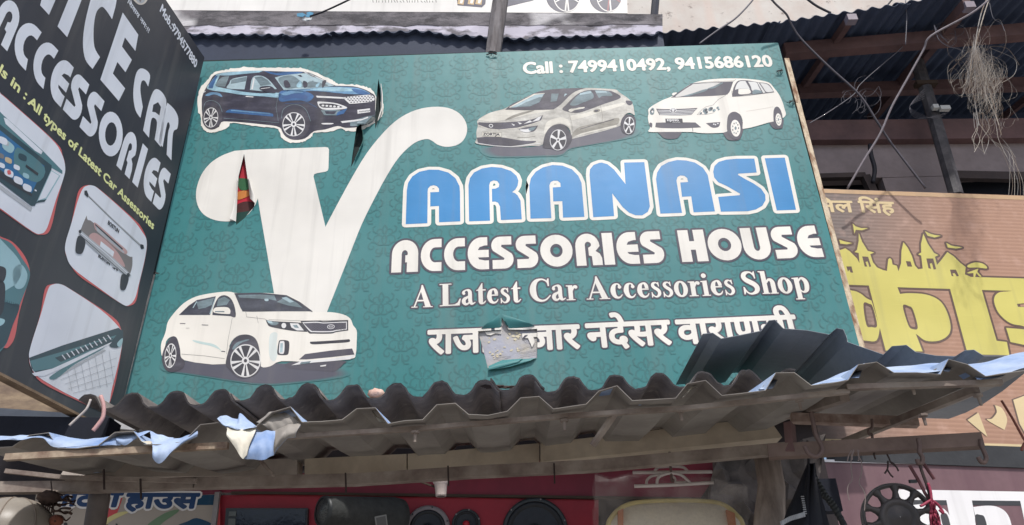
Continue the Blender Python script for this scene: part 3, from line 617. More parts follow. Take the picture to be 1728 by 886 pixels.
c2.px(sm(z3([(470, 356), (470, 356), (488, 276), (540, 264), (590, 288), (645, 350), (645, 350), (560, 366), (560, 366)])), vLt, H+.0012); c2.px(z3([(500, 275), (545, 268), (585, 292), (610, 320), (540, 330)]), vMid, H+.0014); c2.px(z3([(478, 352), (494, 280), (502, 278), (490, 352)]), vRim, H+.0016)
c2.px(sm(z3([(632, 276), (632, 276), (700, 260), (850, 248), (900, 272), (1020, 329), (1020, 329), (860, 347), (690, 356), (690, 356)])), vLt, H+.0012); c2.px(sm(z3([(655, 282), (740, 262), (800, 300), (840, 335), (790, 340), (700, 345)])), vMid, H+.0015); c2.px(sm(z3([(860, 300), (920, 310), (980, 328), (880, 340), (830, 335)])), vMid, H+.0017); c2.px(z3([(780, 262), (800, 258), (812, 270), (800, 272)]), nv, H+.0018)
for k in range(7): c2.px(sm(z3([(690+k*42, 300+(k % 3)*12), (715+k*42, 296+(k % 2)*10), (735+k*36, 335), (700+k*40, 340)])), (nv, vMid, bl3)[k % 3], H+.0019+k*.00003)
c2.px(sm(z3([(533, 350), (545, 335), (600, 332), (628, 348), (640, 370), (620, 378), (560, 366)])), nv, H+.0024); c2.line(z3([(542, 350), (600, 342)]), 1.1, vRim, H+.0027)
c2.line(z3([(445, 398), (490, 402)]), 1.8, vRim, H+.0012); c2.line(z3([(165, 375), (180, 366)]), 1.5, vRim, H+.0012)
c2.px(sm(z3([(908, 438), (930, 432), (1000, 438), (1050, 448), (1103, 472), (1050, 483), (940, 482)])), vRim, H+.0012); c2.px(sm(z3([(922, 446), (1000, 446), (1045, 456), (1070, 470), (1000, 472), (940, 470)])), vK, H+.0014)
for k in range(5): c2.px(ell(*z3([(945+k*25, 458+k*2)])[0], 2.4, 1.6), vRim, H+.0016)
c2.px(z3([(930, 486), (1060, 486), (1035, 522), (952, 520)]), vMid, H+.0012); c2.px(z3([(955, 494), (1035, 494), (1018, 514), (965, 512)]), nv, H+.0014); c2.px(z3([(1040, 500), (1105, 474), (1080, 510), (1030, 524)]), bl1, H+.0013)
c2.px(z3([(900, 394), (1090, 404), (1090, 414), (905, 406)]), vRim, H+.0012)
gp_ = sm(z3([(1072, 404), (1072, 404), (1170, 394), (1250, 388), (1276, 402), (1276, 425), (1240, 436), (1130, 446), (1110, 440)]))
c2.px(gp_, vRim, H+.0012)
for i in range(4):
    for j in range(9):
        cx_, cy_ = 1098+j*20+(i % 2)*10, 405+i*11-j*1.2
        if 1080+i*12 < cx_ < 1272: c2.px(z3([(cx_-8, cy_), (cx_, cy_-4), (cx_+8, cy_), (cx_, cy_+4)]), vK, H+.0015)
c2.px(z3([(1168, 486), (1250, 476), (1252, 500), (1170, 511)]), vRim, H+.0012); [c2.line(z3([(1178+k*9, 503-k), (1183+k*9, 493-k), (1186+k*9, 502-k)]), .6, vK, H+.0015) for k in range(8)]
c2.px(sm(z3([(1062, 562), (1150, 550), (1245, 525), (1282, 535), (1250, 575), (1130, 592), (1120, 570)])), vMid, H+.0012); c2.px(z3([(1060, 560), (1200, 545), (1235, 530), (1240, 538), (1190, 556), (1070, 572)]), vRim, H+.0014); c2.px(sm(z3([(940, 572), (1010, 572), (1000, 580), (945, 580)])), vRim, H+.0013)
x, y = z3([(765, 578)])[0]; wheel(c2, z3([(755, 580)])[0], 73/3.8525, 78/3.8525, H+.0013, 8, 5, True, (x, y, 95/3.8525, 102/3.8525), 10, .06)
x, y = z3([(225, 535)])[0]; wheel(c2, z3([(217, 536)])[0], 47/3.8525, 65/3.8525, H+.0013, 6, 5, True, (x, y, 65/3.8525, 78/3.8525), 10, .07)
c2.line(sm(z3([(675, 540), (690, 480), (760, 450), (830, 480), (865, 560)]), 5, False), .8, vMid, H+.0013); c2.line(sm(z3([(165, 500), (180, 440), (225, 425), (270, 450), (290, 500)]), 5, False), .8, vMid, H+.0013)
c2.line(z3([(300, 540), (460, 552), (660, 570)]), .8, vMid, H+.0012); c2.line(z3([(700, 445), (850, 440), (905, 470)]), .6, bl1, H+.0012); c2.line(z3([(655, 380), (640, 470), (655, 560)]), .5, vMid, H+.0011)
c2.build('blue_car_picture', sign)

# --- silver hatchback
c3 = Art(GS); sv = vinyl(rgb(204, 201, 193, .92), 'silver_beige', photo=.5); sv2 = vinyl(rgb(228, 224, 212, .93), 'silver_light', photo=.25); sv3 = vinyl(rgb(160, 156, 146, .9), 'silver_dark', photo=.5); rd = vinyl(rgb(80, 78, 90), 'roof_ink', photo=.5)
soft_shadow(c3, sm(zs([(170, 695), (300, 675), (600, 685), (1000, 600), (1440, 485), (1605, 505), (1600, 562), (1490, 605), (1200, 658), (990, 698), (900, 758), (700, 768), (320, 776), (200, 748)])), H-.0006)
c3.px(sm(zs([(78, 650), (84, 600), (80, 540), (95, 470), (88, 432), (130, 392), (220, 347), (350, 312), (420, 270), (520, 220), (640, 162), (720, 137), (880, 118), (1140, 109), (1300, 115), (1430, 124), (1470, 153), (1560, 215), (1600, 270), (1612, 330), (1618, 375), (1570, 350), (1520, 375), (1480, 450), (1440, 492), (1030, 600), (1005, 600), (990, 520), (940, 470), (880, 462), (820, 490), (770, 560), (720, 662), (600, 672), (420, 686), (250, 675)]), 3), sv, H+.0004)
c3.px(sm(zs([(110, 410), (220, 352), (350, 322), (560, 330), (800, 325), (700, 350), (560, 375), (420, 410), (250, 435), (130, 425)])), sv2, H+.0007); c3.px(sm(zs([(360, 420), (450, 370), (600, 330), (640, 332), (500, 378), (400, 415)])), sv3, H+.001)
c3.px(sm(zs([(780, 430), (900, 395), (980, 430), (1000, 520), (960, 470), (880, 450), (800, 490), (740, 560), (745, 490)])), sv2, H+.0007); c3.px(sm(zs([(1000, 380), (1150, 350), (1300, 300), (1500, 255), (1500, 280), (1300, 340), (1150, 390), (1010, 420)])), sv2, H+.0007)
c3.px(sm(zs([(1010, 560), (1080, 490), (1300, 440), (1440, 400), (1470, 420), (1440, 470), (1300, 500), (1020, 585)])), sv3, H+.0008); c3.px(zs([(1030, 582), (1100, 550), (1444, 468), (1440, 488), (1200, 540), (1050, 580)]), sv2, H+.0011)
c3.line(zs([(1090, 510), (1250, 462), (1415, 415)]), 1.2, rd, H+.0012)
c3.px(sm(zs([(640, 162), (640, 162), (720, 137), (880, 118), (1140, 109), (1140, 109), (1050, 140), (985, 185), (900, 270), (830, 318), (830, 318), (600, 325), (360, 322), (360, 322), (420, 270), (520, 222)])), rd, H+.0008)
c3.px(zs([(405, 302), (530, 232), (650, 172), (745, 162), (730, 180), (700, 235), (640, 255), (560, 290)]), vLt, H+.0011); c3.px(zs([(470, 296), (560, 250), (690, 200), (720, 200), (690, 250), (600, 290)]), vMid, H+.0013); c3.px(zs([(810, 165), (880, 165), (860, 238), (800, 245)]), vMid, H+.0012); c3.px(zs([(940, 165), (965, 168), (930, 195)]), vLt, H+.0013); c3.px(zs([(395, 298), (640, 168), (742, 160), (742, 166), (650, 178), (410, 302)]), sv2, H+.0016)
c3.px(sm(zs([(915, 318), (960, 265), (1030, 195), (1100, 150), (1200, 128), (1390, 138), (1390, 138), (1478, 186), (1460, 218), (1330, 262), (1140, 332), (1060, 352), (985, 346), (985, 346)])), rd, H+.0008)
c3.px(sm(zs([(1005, 245), (1050, 195), (1100, 160), (1190, 135), (1218, 205), (1120, 250), (1040, 282), (990, 275)])), vMid, H+.0011); c3.px(sm(zs([(1228, 135), (1330, 138), (1375, 150), (1400, 185), (1300, 190), (1270, 205)])), vMid, H+.0011); c3.px(zs([(1090, 160), (1190, 138), (1200, 160), (1080, 180)]), vLt, H+.0013); c3.px(zs([(1235, 138), (1340, 142), (1350, 155), (1245, 160)]), vLt, H+.0013)
c3.px(zs([(1190, 128), (1225, 130), (1275, 215), (1250, 225)]), rd, H+.0015)
c3.px(sm(zs([(975, 330), (1000, 312), (1080, 300), (1130, 296), (1120, 310), (1040, 325), (1000, 345)])), sv2, H+.0016); c3.px(sm(zs([(990, 300), (1030, 285), (1120, 268), (1110, 290), (1020, 312)])), rd, H+.0018)
c3.line(zs([(978, 335), (1010, 316), (1125, 298)]), 1, sv2, H+.002)
c3.px(ell(*zs([(1250, 330)])[0], 5.8, 3, -10), sv3, H+.001); c3.px(ell(*zs([(1245, 332)])[0], 3.5, 1.6, -10), rd, H+.0013)
c3.px(sm(zs([(1535, 232), (1590, 240), (1595, 262), (1570, 278), (1540, 262)])), rd, H+.001)
c3.px(sm(zs([(102, 442), (102, 442), (200, 447), (420, 440), (600, 420), (728, 374), (728, 374), (700, 430), (620, 462), (480, 500), (300, 516), (112, 482)])), rd, H+.0009)
c3.line(zs([(95, 470), (200, 508), (300, 518), (480, 500), (620, 462), (700, 432)]), 1.4, sv2, H+.0012)
for p in ([(420, 455), (440, 478), (458, 470)], [(480, 440), (500, 465), (525, 455)], [(540, 460), (600, 425), (625, 440)], [(620, 440), (680, 395), (715, 382), (690, 425)]): c3.px(zs(p), vRim, H+.0013)
c3.px(ell(*zs([(222, 478)])[0], 3.6, 3), vRim, H+.0013); c3.px(ell(*zs([(222, 478)])[0], 2.4, 1.8), rd, H+.0015)
c3.px(sm(zs([(490, 512), (490, 512), (560, 492), (680, 474), (680, 474), (640, 530), (545, 542)])), rd, H+.0009); c3.px(sm(zs([(500, 515), (570, 510), (650, 490), (600, 535), (540, 538)])), vRim, H+.0012); c3.px(sm(zs([(590, 505), (660, 485), (635, 520), (600, 525)])), vMid, H+.0014)
c3.px(sm(zs([(85, 592), (85, 592), (200, 585), (330, 590), (520, 620), (660, 625), (660, 625), (630, 645), (400, 676), (230, 668), (95, 645), (95, 645)])), rd, H+.0009); c3.line(zs([(80, 645), (250, 672), (420, 682), (700, 650)]), 1.3, vRim, H+.0013); c3.line(zs([(480, 590), (560, 592), (650, 578)]), 1, sv3, H+.0011)
c3.px(zs([(133, 536), (324, 542), (322, 588), (135, 582)]), sv3, H+.0012); c3.px(zs([(137, 540), (320, 546), (318, 584), (139, 578)]), sv2, H+.0014); put_text(c3, 'ZORTJA', zs([(145, 571)])[0], zs([(305, 575)])[0], 4.2, vK, H+.0017, .0012)
c3.line(zs([(985, 370), (1010, 470), (1020, 590)]), .7, sv3, H+.0011); c3.line(zs([(1285, 280), (1305, 380), (1300, 490)]), .7, sv3, H+.0012)
c3.px(sm(zs([(730, 640), (750, 560), (800, 490), (880, 460), (950, 480), (1000, 560), (1010, 610), (960, 690), (880, 720), (800, 700), (730, 690)])), vTyre, H+.0011); c3.px(sm(zs([(1480, 470), (1500, 400), (1550, 365), (1610, 385), (1630, 440), (1610, 540), (1560, 565), (1500, 540)])), vTyre, H+.0011)
wheel(c3, zs([(874, 616)])[0], 80/5.76, 102/5.76, H+.0013, 4, 5, False, None, -88, .07); wheel(c3, zs([(1563, 476)])[0], 52/5.76, 84/5.76, H+.0013, 4, 5, False, None, -88, .08)
c3.build('silver_car_picture', sign)

# --- white people carrier
c4 = Art(GS); H2 = H
c4.px(sm(zm([(215, 680), (450, 680), (445, 725), (410, 758), (330, 766), (270, 755), (235, 725)])), vD, H2); c4.px(sm(zm([(925, 670), (1000, 660), (1150, 640), (1150, 690), (1115, 770), (1040, 782), (980, 770), (945, 725)])), vD, H2); c4.px(sm(zm([(1450, 570), (1530, 560), (1605, 540), (1605, 600), (1590, 645), (1520, 652), (1480, 630)])), vD, H2)
c4.px(sm(zm([(88, 520), (96, 480), (95, 430), (150, 385), (250, 330), (345, 292), (420, 250), (500, 190), (590, 140), (720, 106), (880, 89), (1100, 86), (1300, 100), (1440, 130), (1500, 190), (1560, 270), (1600, 360), (1620, 430), (1635, 490), (1600, 530), (1590, 480), (1560, 420), (1520, 408), (1495, 460), (1500, 560), (1450, 578), (1155, 652), (1150, 560), (1120, 490), (1060, 462), (1000, 490), (975, 580), (975, 682), (800, 700), (660, 697), (580, 687), (300, 685), (100, 685), (112, 640), (95, 575)]), 3), vW, H2+.0004)
c4.px(sm(zm([(358, 270), (370, 248), (412, 245), (390, 275)])), vW, H2+.0005)
c4.px(sm(zm([(345, 302), (345, 302), (450, 225), (560, 155), (600, 140), (1045, 120), (1045, 120), (1010, 220), (990, 252), (950, 272), (750, 285), (600, 290)])), vD, H2+.0008); c4.px(sm(zm([(395, 292), (470, 230), (580, 160), (620, 148), (900, 136), (800, 190), (700, 215), (600, 250), (480, 285)])), vinyl(rgb(214, 212, 208, .93), 'glass_glare'), H2+.0011)
c4.px(sm(zm([(480, 285), (600, 250), (700, 215), (760, 205), (720, 235), (620, 262), (540, 284)])), vMid, H2+.0013); c4.px(sm(zm([(760, 200), (830, 172), (900, 138), (930, 138), (880, 170), (820, 200)])), vMid, H2+.0014)
c4.px(sm(zm([(1035, 285), (1035, 285), (1045, 200), (1080, 130), (1120, 108), (1200, 108), (1320, 128), (1440, 150), (1500, 235), (1500, 235), (1380, 255), (1200, 270), (1070, 290), (1070, 290)])), vD, H2+.0008)
gl4 = vinyl(rgb(222, 222, 220, .93), 'bright_glass')
c4.px(sm(zm([(1065, 215), (1085, 150), (1120, 118), (1180, 115), (1180, 115), (1235, 215), (1210, 205), (1110, 205)])), gl4, H2+.0011); c4.px(sm(zm([(1210, 122), (1210, 122), (1300, 130), (1330, 180), (1365, 248), (1365, 248), (1265, 230), (1240, 175)])), gl4, H2+.0011); c4.px(sm(zm([(1345, 138), (1345, 138), (1430, 155), (1495, 232), (1495, 232), (1420, 240), (1380, 190)])), gl4, H2+.0011); c4.px(zm([(1315, 132), (1330, 134), (1405, 246), (1380, 250)]), gl4, H2+.0011)
c4.px(sm(zm([(1260, 232), (1290, 212), (1350, 225), (1362, 248), (1270, 262)])), vMid, H2+.0013); c4.px(sm(zm([(1065, 225), (1100, 205), (1220, 205), (1240, 240), (1180, 262), (1090, 270)])), vD, H2+.0012); c4.px(sm(zm([(1102, 225), (1110, 208), (1200, 204), (1230, 215), (1240, 248), (1200, 262), (1110, 264)])), vW, H2+.0016)
c4.line(zm([(1030, 225), (1035, 290), (1200, 278), (1500, 240)]), .9, vD, H2+.0012); c4.line(zm([(600, 140), (760, 125), (1050, 112)]), .6, vLine, H2+.0009); c4.line(zm([(1040, 125), (1075, 95)]), .6, vLine, H2+.0009)
c4.px(sm(zm([(180, 426), (180, 426), (330, 430), (500, 425), (645, 417), (645, 417), (610, 455), (575, 495), (575, 495), (400, 502), (215, 496), (215, 496)])), vD, H2+.0008)
for k in range(4): c4.px(zm([(195+k*8, 440+k*16), (400, 444+k*16), (625-k*14, 434+k*16), (620-k*14, 440+k*16), (400, 451+k*16), (198+k*8, 446+k*16)]), vRim, H2+.0011)
c4.px(ell(*zm([(370, 445)])[0], 5.8, 4), vRim, H2+.0014); c4.px(ell(*zm([(370, 445)])[0], 4.6, 3), vD, H2+.0016); c4.px(ell(*zm([(370, 445)])[0], 1.8, 2.6), vRim, H2+.0018); c4.px(ell(*zm([(370, 440)])[0], 3.4, 1.1), vRim, H2+.0019)
c4.line(zm([(640, 492), (700, 430), (740, 405), (825, 382), (830, 370), (880, 320), (960, 275)]), .7, vLine, H2+.0009); c4.line(zm([(640, 492), (740, 490), (830, 470)]), .7, vLine, H2+.0009)
for q in ((680, 478, 2.2), (730, 445, 4.5), (790, 430, 4.5), (740, 470, 3.5), (870, 415, 2.4), (830, 445, 3), (880, 435, 1.8)): c4.px(ell(*zm([(q[0], q[1])])[0], q[2], q[2]*.7, -35), vMid, H2+.001); c4.px(ell(*zm([(q[0]+8, q[1]-4)])[0], q[2]*.55, q[2]*.35, -35), vK if q[0] < 830 else vLt, H2+.0013)
c4.px(sm(zm([(110, 450), (140, 415), (160, 440), (150, 490), (115, 488)])), vMid, H2+.0009); c4.px(sm(zm([(115, 455), (140, 430), (150, 450), (135, 478)])), vK, H2+.0012); c4.px(ell(*zm([(138, 460)])[0], 1.6, 2), vRim, H2+.0015)
c4.px(sm(zm([(106, 585), (135, 590), (132, 635), (110, 625)])), vD, H2+.0009)
c4.px(sm(zm([(178, 582), (178, 582), (400, 578), (620, 580), (620, 580), (685, 635), (685, 635), (480, 645), (260, 643), (170, 632), (170, 632)])), vD, H2+.0008)
c4.px(zm([(283, 538), (474, 538), (480, 588), (288, 588)]), vK, H2+.0012); put_text(c4, 'KIJANG', zm([(305, 566)])[0], zm([(432, 566)])[0], 3.6, vRim, H2+.0015, .0008); put_text(c4, 'innova', zm([(365, 583)])[0], zm([(450, 584)])[0], 2.2, vRim, H2+.0015)
c4.px(sm(zm([(738, 588), (738, 588), (820, 580), (898, 575), (898, 575), (890, 615), (865, 635), (805, 636)])), vD, H2+.0009)
for q in ((826, 600), (845, 605), (872, 592)): c4.px(ell(*zm([q])[0], 1.2, 1.2), vRim, H2+.0012)
c4.line(zm([(1190, 455), (1350, 430), (1490, 405)]), .5, vinyl(rgb(210, 200, 192, .93), 'crease'), H2+.0009)
c4.px(sm(zm([(975, 580), (985, 510), (1015, 472), (1065, 460), (1115, 490), (1145, 560), (1150, 600), (1130, 740), (1060, 770), (1000, 720), (975, 660)])), vD, H2+.0009); c4.px(sm(zm([(1495, 470), (1510, 415), (1545, 405), (1580, 450), (1592, 520), (1600, 580), (1585, 640), (1530, 640), (1500, 590)])), vD, H2+.0009)
for (cx_, cy_, rx_, ry_) in ((1070, 645, 54, 95), (1552, 548, 33, 70)):
    c4.px(ell(*zm([(cx_, cy_)])[0], rx_/6.646, ry_/6.646, -6), vW, H2+.0013)
    for k in range(9): a = 2*math.pi*k/9; c4.px(ell(*zm([(cx_+rx_*.62*math.cos(a), cy_+ry_*.62*math.sin(a))])[0], rx_/60, ry_/60, 0, 8), vMid if k % 2 else vK, H2+.0016)
    c4.px(ell(*zm([(cx_, cy_)])[0], rx_/30, ry_/32, 0, 12), vMid, H2+.0016)
c4.line(zm([(585, 625), (592, 680)]), .8, vD, H2+.0012)
c4.build('white_carrier_picture', sign)

# --- torn flaps that stand out from the sign
def flap(name, pts_root, pts_tip, lift, mats, n=6, parent=None):
    """a curled tongue of vinyl from its root on the sign to its tip, pixels + lift in metres"""
    mb = MB(); rows = []
    for k in range(n+1):
        t = k/n; rows.append([GS.wp(a[0]+(b[0]-a[0])*t, a[1]+(b[1]-a[1])*t, .003+lift*math.sin(t*1.9)) for a, b in zip(pts_root, pts_tip)])
    mb.grid(rows); off = [[p+GS.y*.0012 for p in r] for r in rows]; mb.grid([r[::-1] for r in off], 1 if len(mats) > 1 else 0)
    return mb.build(name, mats, parent or sign, True)
vFold = vinyl(rgb(58, 112, 106, .9), 'fold_green', .4); vPale = vinyl(rgb(216, 216, 210, .9), 'vinyl_back', .5)
flap('torn_flap', zv([(262, 410), (258, 380), (256, 360), (253, 330)]), zv([(285, 436), (286, 410), (276, 385), (266, 350)]), .022, [vC, vPale])
flap('torn_flap', zv([(206, 500), (209, 460), (212, 400), (214, 340)]), zv([(180, 496), (196, 462), (207, 405), (213, 345)]), .018, [vC, vPale])
flap('torn_flap', z3([(1319, 330), (1322, 400), (1321, 470), (1300, 560)]), z3([(1326, 330), (1336, 400), (1338, 480), (1306, 570)]), .02, [vW, vPale])
flap('torn_flap', z3([(1200, 620), (1203, 690), (1180, 750), (1150, 815)]), z3([(1206, 620), (1214, 690), (1192, 750), (1156, 815)]), .02, [vFold, vG])
flap('torn_flap', z3([(1180, 560), (1230, 580), (1290, 545)]), z3([(1170, 600), (1225, 600), (1275, 540)]), .03, [vMid, vPale])
for r, t_, l in ((([(585, 466), (655, 462), (730, 456)]), ([(640, 425), (680, 400), (722, 362)]),  .012), (([(792, 462), (880, 458), (985, 448)]), ([(742, 366), (830, 392), (930, 428)]),  .014),
                 (([(636, 752), (760, 706), (1000, 684)]), ([(700, 775), (800, 756), (950, 712)]), .012), (([(640, 745), (740, 700), (900, 688)]), ([(640, 782), (690, 772), (860, 725)]), .016)):
    flap('torn_flap', zl(r), zl(t_), l, [vG, vFold])
# wooden frame on the back and the pale batten on the right edge
woodm = plain('pale_batten_wood', rgb(226, 208, 180, .9), .8, rgb(140, 100, 74, .9), 22, .8, 70, lo=.46, hi=.64, stretch=(1, 1, .35))
fr = MB()
def bt(p, h): return GS.wp(p[0], p[1], h)
def slab(mb, q, h0, h1, m=0): mb.hexa([bt(p, h0) for p in q]+[bt(p, h1) for p in q], m)
slab(fr, [(1324, 97), (1332, 97), (1462, 590), (1452, 590)], -.05, -.005); fr.build('edge_batten', woodm, sign)
fb = MB(); dk = plain('frame_timber', rgb(70, 56, 46), .8)
slab(fb, [(343, 104), (1313, 72), (1314, 80), (344, 112)], -.075, -.04); slab(fb, [(1306, 72), (1321, 80), (1474, 664), (1460, 664)], -.075, -.04); slab(fb, [(343, 104), (351, 104), (218, 690), (207, 690)], -.075, -.04)
fb.build('frame', dk, sign)
wm = plain('rusty_wire', rgb(60, 48, 46), .7)
for (x, y) in ((830, 93), (262, 462), (1316, 122), (1336, 174)):
    nb = MB()
    for k in range(5):
        a = rnd.uniform(0, 6.3); L = rnd.uniform(5, 10); nb.tube([GS.wp(x-L*math.cos(a), y-L*.4*math.sin(a), .006), GS.wp(x, y, .02), GS.wp(x+L*math.cos(a+.4), y+L*.5*math.sin(a+.4), .012)], .0018, 5)
    nb.build('tie_wire', wm, sign)
ls_ = MB(); slab(ls_, [(260, 461), (263, 461), (211, 668), (207, 668)], -.03, .002); ls_.build('edge_trim', plain('pale_edge_trim', rgb(190, 188, 180, .9), .6, rgb(120, 112, 104), 14), sign)
# ================================================================ the black sign that juts out at the left
LS = Plane(uy(258, 461, 3.335), (0.129, 0.9916, 0), (0, 0, 1))
lsign = LS.empty('projecting_sign', 'black accessories sign jutting out at the left with tilted white capitals and product pictures', 'shop sign')
kL = .96
lK = vinyl(rgb(50, 53, 62, .86), 'charcoal', .42, .4, .03); lW = vinyl(rgb(226, 230, 240, kL), 'cool_white', .5, .3, .03); lY = vinyl(rgb(236, 240, 170, kL), 'yellow', .5, .3, .03)
lR = vinyl(rgb(214, 104, 104, kL), 'coral', .5, .3, .03); lT = vinyl(rgb(88, 130, 138, kL), 'teal', .5, .3, .05); lTd = vinyl(rgb(54, 78, 88, kL), 'dark_teal', .5, .3, .05); lTl = vinyl(rgb(160, 196, 204, kL), 'light_teal', .5, .3, .05)
lG = vinyl(rgb(128, 124, 124, kL), 'grey', .5, .3, .03); lGl = vinyl(rgb(180, 184, 190, kL), 'light_grey', .5, .3, .03); lD = vinyl(rgb(56, 60, 68, kL), 'dark_grey', .5, .3, .03); lP = vinyl(rgb(196, 160, 158, kL), 'rose_grey', .5, .3, .03); lB = vinyl(rgb(52, 112, 160, kL), 'screen_blue', .5, .3, .03)
def lerp_line(a, b, u): return a[1]+(b[1]-a[1])*(u-a[0])/(b[0]-a[0])
tA, tB = LS.uv(280, 0), LS.uv(345, 97); bA, bB = LS.uv(0, 629), LS.uv(178, 722)
rT, rB = LS.uv(345, 97), LS.uv(197, 722)
u0 = -1.9
poly = [(u0, lerp_line(bA, bB, u0)), (rB[0], lerp_line(bA, bB, rB[0])), rT, (u0, lerp_line(tA, tB, u0))]
lp = Art(LS); lp.uvpoly([poly], lK, 0.0); lp.build('sign_face', lsign)
mb = MB()
back = [LS.w(p[0], p[1], -.035) for p in poly]; frt = [LS.w(p[0], p[1], -.003) for p in poly]; mb.hexa(back+frt); mb.build('sign_frame', plain('dark_sign_frame', rgb(40, 42, 50), .6), lsign)
mb = MB(); e0, e1 = poly[0], poly[1]
mb.hexa([LS.w(e0[0], e0[1]-.011, -.036), LS.w(e1[0], e1[1]-.011, -.036), LS.w(e1[0], e1[1]-.011, .008), LS.w(e0[0], e0[1]-.011, .008), LS.w(e0[0], e0[1]-.001, -.036), LS.w(e1[0], e1[1]-.001, -.036), LS.w(e1[0], e1[1]-.001, .008), LS.w(e0[0], e0[1]-.001, .008)])
mb.build('bottom_trim', plain('tan_trim', rgb(150, 128, 104), .7, rgb(110, 92, 76), 12), lsign)
q1 = Z(0, 0, 2.215); q2 = Z(180, 0, 4.922); q4 = Z(0, 150, 3.545); q5 = Z(90, 290, 3.69); q6 = Z(0, 380, 2.859)
nl = Art(LS)
nl.px(q1([(458, 47), (516, 130), (505, 191), (466, 140), (455, 174), (492, 224), (468, 270), (438, 232), (421, 275), (467, 331), (443, 378), (374, 298)]), lW, .0012)
nl.px(sm(q1([(432, -20), (418, 72), (418, 72), (395, 38), (378, 26), (358, 50), (349, 110), (352, 175), (373, 214), (373, 214), (345, 258), (345, 258), (318, 222), (309, 160), (318, 80), (345, -30), (345, -30)])), lW, .0012)
nl.px(q1([(312, -20), (250, 139), (214, 99), (262, -20)]), lW, .0012); nl.px(q1([(215, -20), (182, 56), (149, 20), (158, -20)]), lW, .0012)
nl.px(sm(q1([(560, 282), (553, 324), (553, 324), (540, 302), (528, 306), (524, 340), (533, 400), (533, 400), (524, 441), (524, 441), (505, 410), (497, 350), (505, 285), (520, 258), (542, 260)])), lW, .0012)
nl.px(sm(q1([(534, 488), (534, 488), (552, 400), (572, 342), (592, 335), (615, 360), (620, 400), (600, 549), (600, 549), (577, 522), (577, 522), (586, 458), (572, 440), (563, 455), (556, 515), (556, 515)])), lW, .0012, [q1([(572, 392), (590, 382), (601, 400), (595, 432), (580, 420), (568, 418)])])
nl.px(sm(q1([(625, 384), (625, 384), (650, 408), (665, 440), (662, 480), (646, 498), (640, 600), (640, 600), (622, 578), (622, 578), (627, 500), (634, 470), (624, 462), (607, 550), (607, 550), (592, 532), (592, 532), (608, 440)])), lW, .0012)
GL = {k: v for k, v in G.items()}
GL['C'] = (0.60, [(.60, 1), (.42, 1)]+arc(.42, .5, .42, .5, 90, 270, 16)+[(.58, 0), (.52, .24), (.45, .24)]+arc(.44, .5, .18, .26, 270, 90, 9)+[(.56, .76)])
GL['A'] = (.74, [(0, 0), (.05, .55)]+arc(.40, .62, .34, .38, 172, 5, 12)+[(.74, 0), (.50, 0), (.50, .32), (.42, .34), (.42, .52), (.5, .56)]+arc(.40, .62, .11, .14, 0, 170, 7)+[(.26, 0)])
GL['O'] = (.80, arc(.40, .5, .40, .5, 0, 360, 26)); HL = {'O': arc(.40, .5, .19, .27, 0, 360, 18)}
row(nl, (0/2.215, 165/2.215), (603/2.215, 795/2.215), (110/2.215, 72/2.215), (628/2.215, 640/2.215),
    [('A', -16/2.215, 56/2.215), ('C', 62/2.215, 126/2.215), ('C', 132/2.215, 190/2.215), ('E', 196/2.215, 252/2.215), ('S', 256/2.215, 312/2.215), ('S', 317/2.215, 370/2.215), ('O', 374/2.215, 452/2.215), ('R', 455/2.215, 503/2.215), ('I', 513/2.215, 533/2.215), ('E', 542/2.215, 583/2.215), ('S', 586/2.215, 622/2.215)], lW, .0012, None, 0, GL, HL)
nl.build('white_capitals', lsign)
yl = Art(LS)
put_text(yl, 'All types of Latest Car Assessories', q1([(103, 387)])[0], q1([(571, 858)])[0], 0, lY, .0012, .0020, hx=q1([(119, 362)])[0])
yl.build('yellow_line', lsign); yl = Art(LS)
put_text(yl, 'Deals in :', q1([(-95, 180)])[0], q1([(92, 372)])[0], 0, lY, .0012, .0020, hx=q1([(-78, 152)])[0])
yl.build('yellow_line', lsign)
ml = Art(LS)
put_text(ml, 'Mob.:9794577880', q2([(440, 92)])[0], q2([(735, 566)])[0], 0, lW, .0012, .002, hx=q2([(462, 32)])[0])
ml.build('phone_line', lsign); ml = Art(LS)
put_text(ml, 'िशवाय नमः!!', q2([(168, 18)])[0], q2([(345, 275)])[0], 0, lW, .0012, .001, hx=q2([(185, -8)])[0], cap=.7)
ml.px(sm(q2([(215, -20), (330, -20), (325, 20), (290, 40), (250, 30)])), vinyl(rgb(214, 206, 196, kL), 'badge', .5), .0012); ml.px(sm(q2([(235, -20), (318, -20), (308, 15), (285, 28), (258, 18)])), lGl, .0015); ml.px(q2([(262, -20), (290, -15), (280, 20), (268, 10)]), lG, .0018)
ml.build('invocation_line', lsign)
# product pictures
pc = Art(LS); h = .0014
pc.px(sm(q4([(-40, -20), (0, 25), (60, 75), (330, 318), (372, 395), (388, 470), (370, 560), (338, 680), (312, 800), (285, 862), (240, 872), (190, 856), (0, 722), (-40, 690)])), lR, h); pc.px(sm(q4([(-40, -15), (0, 28), (60, 80), (300, 295), (365, 385), (388, 470), (376, 540), (335, 655), (300, 770), (275, 840), (245, 866), (190, 852), (0, 715), (-40, 690)])), lW, h+.0004)
pc.px(q4([(-20, 120), (20, 160), (255, 372), (370, 490), (370, 510), (300, 470), (180, 390), (-20, 215)]), lT, h+.0008); pc.px(q4([(18, 172), (40, 180), (252, 375), (243, 392), (205, 370), (30, 210)]), lW, h+.0012)
pc.px(q4([(300, 484), (300, 484), (358, 520), (275, 660), (225, 680), (212, 676)]), lTl, h+.0009); pc.px(q4([(304, 492), (350, 520), (272, 650), (225, 668)]), lW, h+.0012); pc.px(q4([(205, 690), (225, 668), (275, 660), (262, 676), (222, 682)]), lTd, h+.0013)
